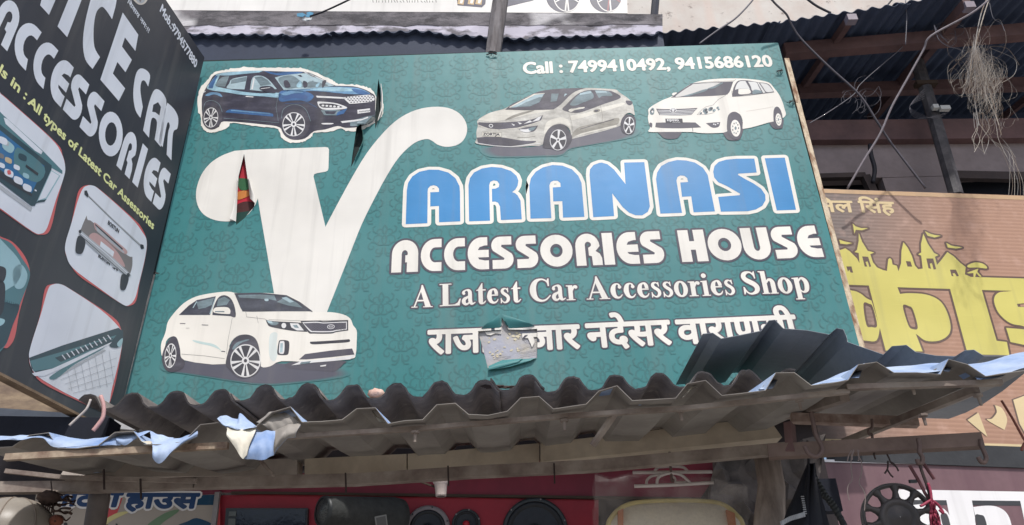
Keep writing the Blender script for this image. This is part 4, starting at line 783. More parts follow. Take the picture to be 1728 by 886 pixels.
pc.px(q4([(-20, 200), (305, 458), (305, 480), (205, 700), (185, 702), (-20, 545)]), lTd, h+.0014); pc.px(q4([(-20, 235), (262, 462), (185, 625), (-20, 470)]), lB, h+.0017); pc.px(q4([(-20, 480), (190, 632), (186, 645), (-20, 520)]), lD, h+.0018)
pc.px(sm(q4([(100, 350), (262, 470), (215, 560), (90, 480)])), lT, h+.0019); pc.px(sm(q4([(20, 300), (80, 345), (60, 385), (10, 350)])), lTl, h+.0021)
for (x, y, r, m) in ((12, 310, 26, lW), (30, 325, 17, lGl), (0, 400, 18, lG), (45, 428, 20, vinyl(rgb(206, 184, 150, kL), 'sand', .5)), (95, 470, 18, lW), (5, 458, 18, lW), (48, 505, 26, lW), (104, 548, 26, lW), (158, 592, 25, lW), (130, 410, 24, lTd), (128, 410, 15, lGl), (150, 520, 18, lTl), (208, 608, 6, lW)):
    pc.px(sm(q4([(x-r*.8, y-r), (x+r*.9, y-r*.3), (x+r*.8, y+r), (x-r*.9, y+r*.3)])), m, h+.0023+r*1e-6)
pc.px(sm(q4([(38, 490), (55, 488), (60, 510), (42, 512)])), lR, h+.0027); pc.px(q4([(150, 452), (225, 505), (220, 520), (148, 468)]), lD, h+.0026); pc.px(q4([(-20, 560), (190, 712), (182, 735), (-20, 590)]), lGl, h+.0010)
pc.build('stereo_picture', lsign)
pb = Art(LS)
pb.px(sm(q5([(155, 120), (190, 88), (240, 85), (300, 120), (490, 285), (545, 345), (580, 430), (570, 540), (535, 690), (515, 800), (480, 832), (430, 826), (280, 730), (150, 640), (85, 540), (72, 460), (110, 320), (135, 200)])), lR, h)
pb.px(sm(q5([(205, 88), (240, 85), (290, 115), (480, 285), (550, 372), (579, 430), (570, 530), (530, 700), (505, 790), (465, 832), (420, 820), (280, 722), (120, 600), (78, 520), (72, 450), (110, 320), (150, 180), (180, 108)])), lW, h+.0004)
pb.line(q5([(200, 135), (370, 300), (550, 465)]), 2.2, lGl, h+.0008); pb.line(q5([(205, 142), (375, 308), (548, 470)]), .7, lG, h+.0012); pb.px(q5([(190, 118), (205, 116), (216, 145), (210, 160), (190, 140)]), lD, h+.0014); pb.px(q5([(540, 450), (558, 455), (562, 478), (545, 482), (538, 468)]), lD, h+.0014)
pb.px(sm(q5([(205, 272), (205, 272), (212, 300), (250, 320), (440, 505), (490, 530), (490, 530), (488, 590), (470, 640), (440, 620), (300, 500), (172, 390), (172, 350)])), lG, h+.0008); pb.px(sm(q5([(252, 315), (300, 350), (400, 440), (455, 490), (445, 512), (380, 470), (280, 380), (255, 352)])), lP, h+.0012); pb.px(q5([(258, 335), (440, 500), (435, 508), (270, 372)]), lGl, h+.0014); pb.px(q5([(255, 322), (275, 340), (430, 478), (425, 490), (262, 350)]), lD, h+.0013)
pb.px(sm(q5([(222, 395), (270, 385), (380, 480), (438, 570), (430, 590), (330, 520), (235, 430)])), lP, h+.0011); pb.px(q5([(292, 432), (375, 498), (368, 530), (286, 465)]), lW, h+.0016)
pb.px(sm(q5([(155, 385), (165, 362), (190, 385), (330, 500), (470, 630), (470, 652), (450, 648), (300, 530), (170, 412)])), lGl, h+.0018); pb.line(q5([(165, 380), (320, 505), (465, 638)]), 1, lW, h+.0022); pb.line(q5([(160, 392), (310, 525), (460, 655)]), .8, lD, h+.0021); pb.px(ell(*q5([(162, 372)])[0], 2.4, 3), lD, h+.0024); pb.px(ell(*q5([(462, 642)])[0], 2.6, 3.4), lD, h+.0024)
pb.px(sm(q5([(150, 400), (195, 430), (180, 500), (155, 512), (133, 490)])), lD, h+.0020); pb.px(sm(q5([(422, 640), (465, 655), (448, 725), (428, 738), (412, 720)])), lD, h+.0020)
for a, b, t_ in (((335, 325), (402, 382), (343, 305)), ((276, 530), (345, 583), (283, 510))): put_text(pb, 'BOSTUN', q5([a])[0], q5([b])[0], 0, lD, h+.0016, .001, hx=q5([t_])[0])
pb.px(q5([(360, 592), (385, 600), (378, 610)]), lD, h+.0016); pb.px(q5([(386, 600), (402, 606), (392, 622)]), lD, h+.0016)
pb.build('bumper_picture', lsign)
ps = Art(LS)
ps.px(sm(q6([(215, 310), (245, 286), (290, 285), (340, 310), (540, 440), (582, 500), (590, 560), (560, 740), (530, 850), (500, 900), (380, 850), (200, 760), (150, 690), (138, 640), (150, 570), (190, 440)])), lR, h); ps.px(sm(q6([(230, 310), (255, 286), (290, 285), (335, 308), (480, 405), (570, 490), (590, 540), (575, 640), (540, 780), (505, 890), (380, 842), (260, 780), (165, 715), (138, 640), (150, 570), (195, 430)])), lW, h+.0004)
ps.px(q6([(138, 640), (300, 580), (570, 495), (588, 510), (580, 560), (420, 610), (240, 700), (180, 722), (150, 690)]), lTd, h+.0008); ps.px(q6([(142, 655), (300, 610), (560, 530), (540, 555), (260, 690), (160, 705)]), lT, h+.0011); ps.px(q6([(150, 715), (250, 692), (540, 562), (562, 545), (560, 558), (300, 690), (210, 728), (165, 728)]), lW, h+.0013); ps.px(q6([(262, 640), (520, 545), (545, 545), (530, 560), (290, 660)]), lTd, h+.0014)
for k in range(11): x, y = 300+k*22, 636-k*9.6; ps.px(q6([(x-6, y-9), (x-1, y-11), (x+15, y+11), (x+10, y+13)]), lW, h+.0018)
ps.px(sm(q6([(540, 560), (585, 505), (590, 545), (575, 585), (545, 592), (525, 580)])), lTd, h+.0017); ps.px(sm(q6([(562, 570), (588, 545), (585, 575), (570, 588)])), lTl, h+.002)
ps.px(q6([(240, 735), (330, 690), (500, 600), (510, 605), (330, 705), (255, 748)]), lGl, h+.0010); ps.px(sm(q6([(235, 735), (300, 690), (420, 620), (500, 585), (480, 605), (360, 670), (270, 740)])), lT, h+.0012)
for k in range(7): ps.line(q6([(320+k*34, 690-k*14), (345+k*34, 800-k*4)]), .5, lGl, h+.0014)
for k in range(4): ps.line(q6([(290+k*20, 745+k*22), (560-k*8, 640+k*40)]), .5, lGl, h+.0015)
ps.build('side_step_picture', lsign)
pt = Art(LS)
pt.px(sm(q6([(-40, 30), (0, 55), (60, 82), (118, 150), (142, 220), (130, 290), (92, 420), (70, 540), (40, 588), (15, 592), (-40, 580)])), lR, h); pt.px(sm(q6([(-40, 40), (0, 62), (55, 90), (105, 160), (142, 225), (130, 290), (95, 380), (60, 480), (20, 585), (-40, 580)])), lT, h+.0004)
pt.px(sm(q6([(-40, 60), (40, 110), (100, 190), (90, 260), (50, 300), (-40, 320)])), lTl, h+.0007); pt.px(sm(q6([(60, 220), (100, 190), (130, 240), (110, 300), (70, 300)])), lTl, h+.0007); pt.px(sm(q6([(-40, 380), (50, 380), (92, 390), (60, 480), (20, 580), (-40, 590)])), lTd, h+.0009)
pt.px(sm(q6([(-30, 200), (20, 205), (26, 240), (10, 275), (-30, 270)])), lD, h+.0012); pt.px(sm(q6([(-30, 280), (15, 275), (22, 330), (10, 420), (-30, 440)])), lD, h+.0012); pt.px(sm(q6([(-30, 450), (18, 455), (10, 480), (-30, 490)])), lTl, h+.0013)
for k in range(7): pt.line(q6([(25+k*9, 360+k*3), (27+k*9, 395+k*2)]), .6, lTd, h+.0012)
pt.line(q6([(25, 372), (90, 392)]), .6, lTd, h+.0014)
pt.build('seat_picture', lsign)

# ================================================================ the orange temple sign at the right, behind the green one
RS = Plane(uy(1560, 540, 3.72), (0.9976, 0.012, -0.0665), (0, 0, 1))
rsign = RS.empty('temple_sign', 'faded orange Hindi sign with a yellow temple skyline beside the green sign', 'shop sign')
zr = Z(1360, 300, 2.769); z8 = Z(1280, 560, 2.719)
t = NT('faded_orange_vinyl')          # ground colour greyer towards the upper left, with fine corrugation lines
sx = t.n.new('ShaderNodeSeparateXYZ'); t.link(t.tc, sx.inputs[0])
rmp = t.ramp(sx.outputs[0], [(0.0, 0.0), (0.42, 1.0)])
ma = t.n.new('ShaderNodeMath'); ma.operation = 'ADD'; t.link(sx.outputs[0], ma.inputs[0]); mz = t.n.new('ShaderNodeMath'); mz.operation = 'MULTIPLY'; mz.inputs[1].default_value = -.28; t.link(sx.outputs[2], mz.inputs[0]); t.link(mz.outputs[0], ma.inputs[1])
mr = t.n.new('ShaderNodeMapRange'); mr.inputs[1].default_value = -.50; mr.inputs[2].default_value = 0.14; t.link(ma.outputs[0], mr.inputs[0])
base = t.mix(mr.outputs[0], rgb(124, 110, 104, .93), rgb(180, 140, 117, .93))
wv = t.n.new('ShaderNodeTexWave'); wv.bands_direction = 'Z'; wv.inputs['Scale'].default_value = 13.5; t.link(t.tc, wv.inputs['Vector'])
base = t.mix(t.ramp(wv.outputs['Fac'], [(0.0, .13), (.35, 0.0)]), base, rgb(120, 84, 76)); base = t.mix(t.ramp(t.noise(14, 5), [(.52, 0.0), (.75, .35)]), base, rgb(212, 176, 160))
vO = t.done(base, .5, t.bump(wv.outputs['Fac'], .15, .003))
ry = vinyl(rgb(216, 206, 118, .93), 'pale_yellow', .5); rb = vinyl(rgb(112, 92, 84, .9), 'brown_outline', .5); rc = vinyl(rgb(228, 206, 162, .93), 'cream_print', .5); rt = vinyl(rgb(206, 172, 136, .93), 'tan_print', .5)
tl, bl_ = RS.uv(1385, 317), RS.uv(1640, 762)
def ry_line(px, py, du): a = RS.uv(px, py); return a
face = [RS.uv(1375, 318), RS.uv(1840, 334), RS.uv(1900, 772), RS.uv(1368, 749)]
ra = Art(RS); ra.uvpoly([face], vO, 0); ra.build('sign_face', rsign)
mb = MB(); mb.hexa([RS.w(p[0], p[1], -.04) for p in face[::-1]]+[RS.w(p[0], p[1], -.004) for p in face[::-1]]); mb.build('sign_frame', dk, rsign)
rl = Art(RS); ow_ = .011
sky_ = zr([(140, 345), (170, 335), (183, 330), (205, 345), (238, 378), (250, 400), (246, 352), (226, 348), (238, 338), (246, 295), (246, 258), (262, 300), (288, 342), (318, 350), (300, 358), (312, 395), (332, 420), (360, 432), (378, 436), (382, 400), (384, 382), (392, 376), (400, 384), (404, 406), (424, 412), (432, 438), (444, 400), (446, 340), (455, 302), (475, 328), (494, 365), (508, 410), (524, 428), (545, 425), (538, 365), (524, 358), (538, 350), (537, 310), (548, 262), (568, 308), (598, 352), (618, 362), (602, 370), (612, 408), (632, 385), (660, 348), (690, 368), (720, 398), (746, 418), (742, 452), (770, 464), (1030, 472), (1030, 531), (820, 525), (672, 520), (425, 512), (290, 504), (190, 500)])
flags = [zr([(218, 215), (232, 228), (258, 236), (290, 236), (262, 246), (232, 244), (226, 262)]), zr([(555, 250), (580, 262), (600, 268), (630, 272), (600, 280), (568, 272), (562, 262)]), zr([(655, 305), (680, 318), (730, 326), (700, 332), (662, 326)]), zr([(155, 290), (180, 298), (216, 306), (190, 312), (160, 308)]), sm(zr([(755, 410), (790, 396), (830, 404), (845, 424), (800, 420), (760, 420)])), zr([(750, 445), (805, 425), (800, 440), (820, 462), (812, 464), (795, 446), (790, 464), (782, 464), (782, 446), (760, 448)])]
stem1 = zr([(292, 500), (425, 508), (452, 600), (545, 812), (365, 808), (310, 600)]); stem1 = zr([(292, 500), (425, 508), (545, 812), (372, 808)])
bowl = sm(zr([(430, 545), (430, 545), (480, 540), (560, 546), (620, 572), (655, 620), (675, 690), (665, 735), (620, 762), (560, 762), (520, 735), (482, 712), (482, 712)])); lbowl = sm(zr([(140, 535), (215, 528), (255, 542), (280, 562), (306, 575), (306, 575), (345, 700), (345, 700), (330, 760), (280, 762), (200, 750), (140, 745)]))
stem2 = zr([(672, 516), (820, 521), (890, 762), (938, 768), (950, 830), (755, 825)]); sh1 = sm(zr([(1060, 535), (940, 532), (895, 540), (878, 570), (890, 615), (915, 650), (955, 680), (1000, 690), (1060, 690)])); sh2 = zr([(935, 702), (1060, 712), (1060, 790), (955, 768)])
parts_ = [sky_, stem1, bowl, lbowl, stem2, sh1, sh2]+flags
holes_ = [sm(zr([(452, 600), (480, 600), (500, 618), (522, 700), (500, 708), (478, 690)])), sm(zr([(268, 590), (295, 590), (312, 605), (332, 692), (305, 698), (282, 688)])), zr([(985, 590), (1060, 584), (1060, 606), (990, 604)])]
doors = [zr([(262, 368), (290, 370), (304, 415), (296, 418), (288, 392), (278, 394), (286, 416), (274, 416)]), zr([(562, 378), (594, 378), (608, 428), (596, 430), (588, 400), (578, 402), (584, 426), (572, 424)]), zr([(672, 430), (700, 430), (714, 460), (704, 462), (694, 446), (684, 448), (690, 462), (680, 460)]), zr([(188, 415), (212, 415), (220, 444), (208, 444), (202, 430), (196, 440)]), zr([(466, 390), (488, 392), (496, 416), (474, 416)])]
U = RS.uvs
rl.uvpoly([U(p) for p in parts_]+[q for p in parts_ for q in stroke_polys([U(p)[i] for i in range(len(p))], ow_, True, 6)], rb, .0012, [[(sum(z[0] for z in c)/len(c)+(q[0]-sum(z[0] for z in c)/len(c))*.62, sum(z[1] for z in c)/len(c)+(q[1]-sum(z[1] for z in c)/len(c))*.8) for q in c] for c in [U(hh_) for hh_ in holes_]])
rl.uvpoly([U(p) for p in parts_], ry, .0018, [U(p) for p in holes_+doors]); rl.build('temple_skyline', rsign)
rn = Art(RS)
put_text(rn, 'निल'.replace('नि', 'िन'), (1375, 357), (1441, 358), 19, rc, .0014, .004, cap=.66); put_text(rn, 'िसंह', (1452, 358), (1511, 360), 19, rc, .0014, .004, cap=.66)
rn.build('hindi_name', rsign); rn = Art(RS)
for p in (z8([(950, 402), (1000, 368), (1042, 480)]), sm(z8([(1078, 335), (1110, 350), (1132, 400), (1120, 448), (1120, 448), (1040, 402), (1062, 396), (1084, 368), (1080, 345)])), z8([(1160, 310), (1240, 280), (1260, 480), (1218, 470), (1190, 420)])):
    rn.px(p, rb, .0010); rn.px([(x+3, y+1) for x, y in p], rc, .0014)
rn.build('lower_letters', rsign); rn = Art(RS)
rn.px([(1375, 318.6), (1840, 334.6), (1840, 341.6), (1375, 325.0)], rt, .0010); rn.build('top_border', rsign); rn = Art(RS); rn.px([(1372, 740), (1900, 755), (1900, 764), (1372, 748)], rc, .001)
rn.build('bottom_border', rsign)

# ================================================================ maroon sign below it
MS = Plane(uy(1560, 840, 3.62), (0.9995, 0.0, -0.012), (0, 0, 1))
msign = MS.empty('maroon_sign', 'maroon sign with huge white Hindi letters under the orange sign', 'shop sign')
vM = plain('maroon_vinyl', rgb(126, 98, 103, .95), .5, rgb(110, 82, 89, .95), 3, .1, 20, stretch=(2.2, 1, .25)); mk = vinyl(rgb(70, 72, 76, .9), 'letter_shade', .5); mw = vinyl(rgb(246, 244, 246, .95), 'letter_white', .45)
z9 = Z(1400, 740, 5.268)
f9 = [MS.uv(1388, 779), MS.uv(1840, 791), MS.uv(1860, 1000), MS.uv(1370, 1000)]
m1 = Art(MS); m1.uvpoly([f9], vM, 0); m1.build('sign_face', msign)
mb = MB(); mb.hexa([MS.w(p[0], p[1], -.05) for p in f9[::-1]]+[MS.w(p[0], p[1], -.003) for p in f9[::-1]]); mb.build('sign_frame', dk, msign)
m2 = Art(MS); W9 = [z9([(560, 452), (2200, 482), (2220, 560), (560, 545)]), z9([(1035, 540), (1262, 545), (1400, 1300), (1180, 1300)]), z9([(1690, 545), (1900, 548), (2050, 1300), (1850, 1300)]),
      sm(z9([(1275, 610), (1275, 610), (1380, 598), (1480, 605), (1560, 650), (1605, 730), (1620, 850), (1560, 950), (1400, 960), (1340, 900), (1340, 900)])), sm(z9([(560, 640), (760, 590), (900, 590), (1050, 660), (1100, 900), (900, 1000), (600, 980)]))]
S9 = [sm(z9([(1290, 690), (1340, 680), (1375, 700), (1400, 800), (1380, 870), (1320, 860)])), sm(z9([(985, 680), (1030, 665), (1060, 720), (1080, 850), (1020, 860), (1000, 760)]))]
m2.px([[(x+1.5, y+8) for x, y in p] for p in W9], mk, .001, []); m2.px(W9, mw, .0016, S9)
m2.build('white_letters', msign)
mb = MB(); mb.beam(MS.wp(1388, 778), MS.wp(1840, 789), .014, .012, up=MS.z); mb.build('top_trim', plain('aluminium_trim', rgb(214, 210, 210), .35, None, 6, .1, 40, .6), msign)

# ================================================================ white signboard up under the top edge of the photo
US = Plane(uy(700, 20, 3.66), (0.99984, 0.0077, -.012), (0, 0, 1))
usign = US.empty('wheel_signboard', 'white signboard with tyre and wheel pictures at the top edge', 'shop sign')
uW = vinyl(rgb(236, 234, 230, .93), 'board_white', .45); uD = vinyl(rgb(80, 80, 96), 'board_ink', .45); uT = vinyl(rgb(206, 176, 130, .9), 'board_tan', .45); uR = vinyl(rgb(150, 90, 96), 'board_red', .45)
f7 = [US.uv(270, 17), US.uv(1059, 22.5), US.uv(1052, -200), US.uv(250, -200)]
z7 = Z(720, 0, 2.88)
a7 = Art(US); a7.uvpoly([f7], uW, 0); a7.build('sign_face', usign)
mb = MB(); mb.hexa([US.w(p[0], p[1], -.05) for p in f7[::-1]]+[US.w(p[0], p[1], -.003) for p in f7[::-1]]); mb.build('sign_frame', plain('grey_frame', rgb(120, 120, 122), .5), usign)
a7 = Art(US)
a7.px(z7([(145, -20), (290, -20), (285, 20), (268, 36), (150, 26)]), uD, .001)
for x in (175, 225, 262): a7.px(z7([(x-20, -10), (x+10, -14), (x+4, 24), (x-26, 20)]), uT, .0014); a7.px(z7([(x-12, 2), (x+4, 0), (x-2, 18), (x-14, 16)]), uW, .0016)
a7.build('tread_picture', usign); a7 = Art(US)
a7.px(z7([(320, -20), (520, -20), (520, 2), (395, 32), (340, 20)]), uD, .001)
a7.build('tyre_picture', usign)
for cx_, rr, ink in ((664, 84, uW), (870, 80, uR)):
    a7 = Art(US)
    a7.px(ell(*z7([(cx_, -18)])[0], rr/2.88, 78/2.88, 0, 40), uD, .001); a7.px(ell(*z7([(cx_+18, -22)])[0], rr*.80/2.88, 80/2.88, 0, 36), uW, .0013); a7.px(ell(*z7([(cx_+18, -22)])[0], rr*.74/2.88, 75/2.88, 0, 36), uD, .0015)
    for k in range(5):
        for d in (-.13, .13):
            a = math.radians(90+72*k)+d; c = z7([(cx_+18, -22)])[0]; a7.line([c, (c[0]+rr*.72/2.88*math.cos(a), c[1]+74/2.88*math.sin(a))], 2.4, ink if d > 0 else uW, .0018+k*.0001)
    a7.build('wheel_picture', usign)
a7 = Art(US); rq = random.Random(31)
for k in range(22): x = 630+k*5+rq.uniform(-1, 1); a7.line([(x, 1+rq.uniform(-2, 1)), (x+rq.uniform(-.5, 2.5), 4.2)], 1.1, vLine, .001)
a7.build('small_print', usign)
# ================================================================ setting: street, walls, ledge
def struct(name, mb, m):
    o = mb.build(name, m); o['kind'] = 'structure'; return o
gm = plain('dusty_street', rgb(170, 167, 162, .8), .9, rgb(146, 142, 138, .75), 3, .3, 30)
mb = MB(); mb.grid([[(-60, -60, 0), (60, -60, 0)], [(-60, 60, 0), (60, 60, 0)]]); struct('ground', mb, gm)
# upper storey wall, whitewashed and stained
t = NT('stained_whitewash')
n1 = t.noise(2.3, 6, .65); n2 = t.noise(9, 6, .7); n3 = t.noise(1.4, 3, .5, t.mapping((3.2, 1, .5)))
a = t.mix(t.ramp(n1, [(.35, 0.0), (.8, .8)]), rgb(232, 226, 218, .82), rgb(206, 184, 170, .8)); a = t.mix(t.ramp(n3, [(.55, 0.0), (.75, .6)]), a, rgb(226, 200, 186, .9)); a = t.mix(t.ramp(n2, [(.60, 0.0), (.68, .9)]), a, rgb(132, 118, 110))
wallm = t.done(a, .85, t.bump(n2, .35, .01))
mb = MB(); mb.box((1.0, 5.2, 7.2), 14, .2, 3.2)
uw = mb.build('upper_wall', wallm); tag(uw, 'stained white plaster wall of the upper storey above the tin roofs', 'wall')
# concrete ledge with mould
t = NT('mouldy_concrete'); n1 = t.noise(3.5, 6, .7, t.mapping((1, 1, 2.5))); n2 = t.noise(11, 6, .7); n3 = t.noise(1.6, 3, .5)
a = t.mix(t.ramp(n1, [(.42, 0.0), (.58, 1.0)]), rgb(82, 80, 84, .9), rgb(128, 124, 128, .9)); a = t.mix(t.ramp(n2, [(.56, 0.0), (.70, .8)]), a, rgb(58, 54, 56)); a = t.mix(t.ramp(n3, [(.58, 0.0), (.64, .85)]), a, rgb(212, 210, 212, .9))
ledm = t.done(a, .9, t.bump(n2, .6, .015))
t = NT('ledge_underpaint'); n1 = t.noise(5, 5, .6, t.mapping((1, 1, 2))); a = t.mix(t.ramp(n1, [(.50, 0.0), (.60, 1.0)]), rgb(206, 202, 216, .92), rgb(120, 116, 122, .9)); ledp = t.done(a, .85, t.bump(n1, .4, .01))
led = thing('concrete_ledge', 'mouldy grey concrete ledge under the white wheel signboard', 'ledge', uy(680, 40, 3.62))
rg = random.Random(11)
def ledge_part(name, m, y, topL, topR, botL, botR, depth):
    mb = MB(); n = 40; fr_, bk = [], []
    for i in range(n+1):
        s = i/n; a = uy(290+s*(1118-290), topL+(topR-topL)*s, y); b = uy(290+s*(1118-290), botL+(botR-botL)*s, y)
        j = rg.gauss(0, .006); fr_.append((a, b+Vector((0, 0, rg.gauss(0, .008))))); 
    mb.grid([[p[0] for p in fr_], [p[0]*.35+p[1]*.65+Vector((0, rg.gauss(0, .004), 0)) for p in fr_], [p[1] for p in fr_]][::-1])
    mb.grid([[p[0]+Vector((0, depth, 0)) for p in fr_], [p[0] for p in fr_]][::-1]); mb.grid([[p[1] for p in fr_], [p[1]+Vector((0, depth, .0)) for p in fr_]][::-1])
    return mb.build(name, m, led)
ledge_part('ledge_face', ledm, 3.64, 17, 24, 43, 42, .8); ledge_part('painted_soffit', ledp, 3.643, 40, 40, 66, 64, .7)
# back wall inside the right-hand roof, with dark openings
iw = plain('mauve_wall', rgb(168, 154, 154, .9), .85, rgb(148, 136, 136, .9), 2.5, .3, 25)
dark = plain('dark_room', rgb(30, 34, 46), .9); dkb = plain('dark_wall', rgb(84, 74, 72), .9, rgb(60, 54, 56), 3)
bw = thing('verandah_wall', 'mauve verandah wall with dark window openings under the right tin roof', 'wall', uy(1560, 280, 4.15))
mb = MB()
zt = uy(1560, 225, 4.15).z; zw = uy(1560, 296, 4.15).z; zb_ = 2.6
mb.box((2.4, 4.2, (zt+.02+zw)/2), 6.4, .08, zt+.02-zw)
for x0, x1 in ((uy(1490, 300, 4.15).x, uy(1608, 300, 4.15).x),): mb.box(((x0+x1)/2, 4.2, (zw+zb_)/2-.002), x1-x0, .08, zw-zb_-.004)
mb.build('wall', iw, bw)
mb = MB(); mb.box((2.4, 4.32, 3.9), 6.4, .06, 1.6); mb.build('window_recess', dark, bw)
mb = MB(); x0 = uy(1452, 300, 4.14).x; mb.beam((x0+.02, 4.12, zw-.02), (x0+.06, 4.12, zw-.3), .05, .05); mb.beam((x0-.35, 4.12, zw-.015), (x0+.02, 4.12, zw-.015), .04, .035); mb.beam(uy(1612, 297, 4.12), uy(1760, 300, 4.12), .04, .06); mb.build('window_frame', dkb, bw)
# ---------------------------------------------------------------- upper tin roofs
navy = plain('roof_underside_paint', rgb(84, 96, 120, .9), .6, rgb(74, 85, 108, .9), 2, .15, 30)
red = plain('red_oxide_steel', rgb(124, 96, 94, .9), .7, rgb(102, 80, 80, .9), 6, .3, 40)
def wave_sheet(mb, fpath, depth, rise, pitch, amp, th, m=0, n=10, seed=1):
    """fpath: two ends of the front edge"""
    r = random.Random(seed); a, b = Vector(fpath[0]), Vector(fpath[1]); L = (b-a).length; nw = int(L/pitch*n); rows = []
    for k in range(5):
        t_ = k/4; row_ = []
        for i in range(nw+1):
            s = i/nw; w_ = amp*math.sin(2*math.pi*s*L/pitch); row_.append(a.lerp(b, s)+Vector((0, depth*t_, rise*t_+w_)))
        rows.append(row_)
    mb.shell(rows, th, m)
tin = thing('left_tin_roof', 'navy corrugated tin roof edge between the ledge and the green sign', 'roof', uy(700, 60, 3.58))
tin.name = 'tin_roof'
mb = MB()
segs = [((290, 57), (480, 58.5)), ((476, 60.5), (560, 57.5)), ((556, 55), (700, 52.5)), ((696, 50.5), (740, 55)), ((736, 57), (902, 66.5)), ((898, 63), (1112, 57))]
for i, (p, q) in enumerate(segs): wave_sheet(mb, (uy(p[0], p[1], 3.60-.004*i), uy(q[0], q[1], 3.60-.004*i)), .62, .10, .088, .012, .003, seed=i)
mb.build('corrugated_sheet', navy, tin)
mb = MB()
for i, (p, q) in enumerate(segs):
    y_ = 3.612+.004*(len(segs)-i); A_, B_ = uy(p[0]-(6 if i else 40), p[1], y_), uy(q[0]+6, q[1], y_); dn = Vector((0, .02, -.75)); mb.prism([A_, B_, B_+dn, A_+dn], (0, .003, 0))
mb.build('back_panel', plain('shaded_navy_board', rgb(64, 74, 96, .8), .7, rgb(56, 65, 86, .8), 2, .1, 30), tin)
roof2 = thing('tin_roof', 'dark corrugated tin roof on red steel frame at upper right', 'roof', uy(1500, 100, 3.8))
mb = MB(); ze = uy(1112, 57, 3.60).z
pa = [(1106, 55), (1215, 51), (1318, 37)]; edge = [uy(1106, 55, 3.60), uy(1318, 37, 3.56)]; wave_sheet(mb, edge, 1.6, .32, .088, .012, .003)
e2 = [uy(1300, 39, 3.555), uz(1536, 4, edge[1].z+.02)]; wave_sheet(mb, e2, 1.8, .36, .088, .012, .003); e3 = [e2[1].lerp(e2[0], .12)+Vector((0, 0, .006)), uz(1900, -60, edge[1].z+.04)]; wave_sheet(mb, e3, 2.2, .44, .088, .012, .003); wave_sheet(mb, [e3[1].lerp(e3[0], .1), e3[1]+Vector((3.0, -.2, 0))], 2.4, .48, .088, .012, .003)
mb.build('corrugated_sheet', navy, roof2)
def slope_pt(px, py):                        # a point on the plane under the sheets
    p0 = edge[1]+Vector((0, 0, -.05)); nrm = Vector((0, -.2, 1)).normalized(); d = ray(px, py); return EYE+d*((p0-EYE).dot(nrm)/d.dot(nrm))
for nm, q in (('purlin', ((1322, 84), (1760, 48), .10)), ('purlin', ((1345, 151), (1760, 138), .09)), ('rafter', ((1437, 34), (1350, 160), .055)), ('rafter', ((1634, 10), (1470, 205), .07)), ('rafter', ((1760, 150), (1690, 205), .05))):
    mb = MB(); a_, b_ = slope_pt(*q[0]), slope_pt(*q[1]); dz = Vector((0, 0, -.02 if nm == 'purlin' else .02)); mb.beam(a_+dz, b_+dz, q[2]*.7, q[2]); mb.build(nm, red, roof2)
mb = MB(); a_, b_ = uy(1360, 224, 4.13), uy(1800, 220, 4.13); mb.beam(a_, b_, .06, .17); mb.build('wall_beam', red, roof2)
mb = MB()
for x in (1436, 1634): p = slope_pt(x, 33 if x < 1500 else 12); mb.box(p, .06, .05, .05)
mb.build('end_plate', plain('plate_steel', rgb(150, 140, 150), .5), roof2)
mb = MB(); mb.box((2.6, 5.0, 5.2), 5, .05, 1.4); mb.build('back_panel', navy, roof2)
# wooden strut with its wire tie, iron post, thin black post
pw = plain('weathered_post', rgb(128, 124, 126, .9), .85, rgb(92, 86, 86, .9), 5, .7, 30, stretch=(6, 6, .6))
mb = MB(); A_, B_ = uy(846, -12, 3.50), uy(831, 96, 3.44); mb.tube([A_, A_.lerp(B_, .06), A_.lerp(B_, .5), B_], [.026, .052, .052, .048], 9)
pl_ = mb.build('wooden_post', pw); tag(pl_, 'weathered grey wooden post above the top edge of the green sign', 'post')
mb = MB(); mb.tube([uy(1108, -20, 4.2), uy(1103, 40, 4.2)], .03, 8); tag(mb.build('drain_pipe', plain('black_pipe', rgb(48, 52, 66), .5)), 'thin dark pipe against the white upper wall', 'pipe')
ip = thing('iron_post', 'dark iron post standing behind the orange temple sign', 'post', uy(1612, 322, 3.95))
mb = MB(); mb.tube([uy(1548, 105, 3.95), uy(1578, 205, 3.95), uy(1614, 330, 3.95)], .042, 8); mb.build('post', plain('dull_iron', rgb(64, 62, 66), .6, rgb(100, 96, 98), 12), ip)
mb = MB(); mb.box(uy(1562, 142, 3.93), .14, .05, .03); mb.build('clamp', dk, ip)
mb = MB(); mb.box(uy(1578, 181, 3.88), .035, .03, .03); mb.box(uy(1594, 183, 3.88), .062, .03, .03)
tag(mb.build('cable_connector', plain('white_plastic', rgb(214, 214, 210, .9), .5)), 'small white cable connector beside the iron post', 'connector')
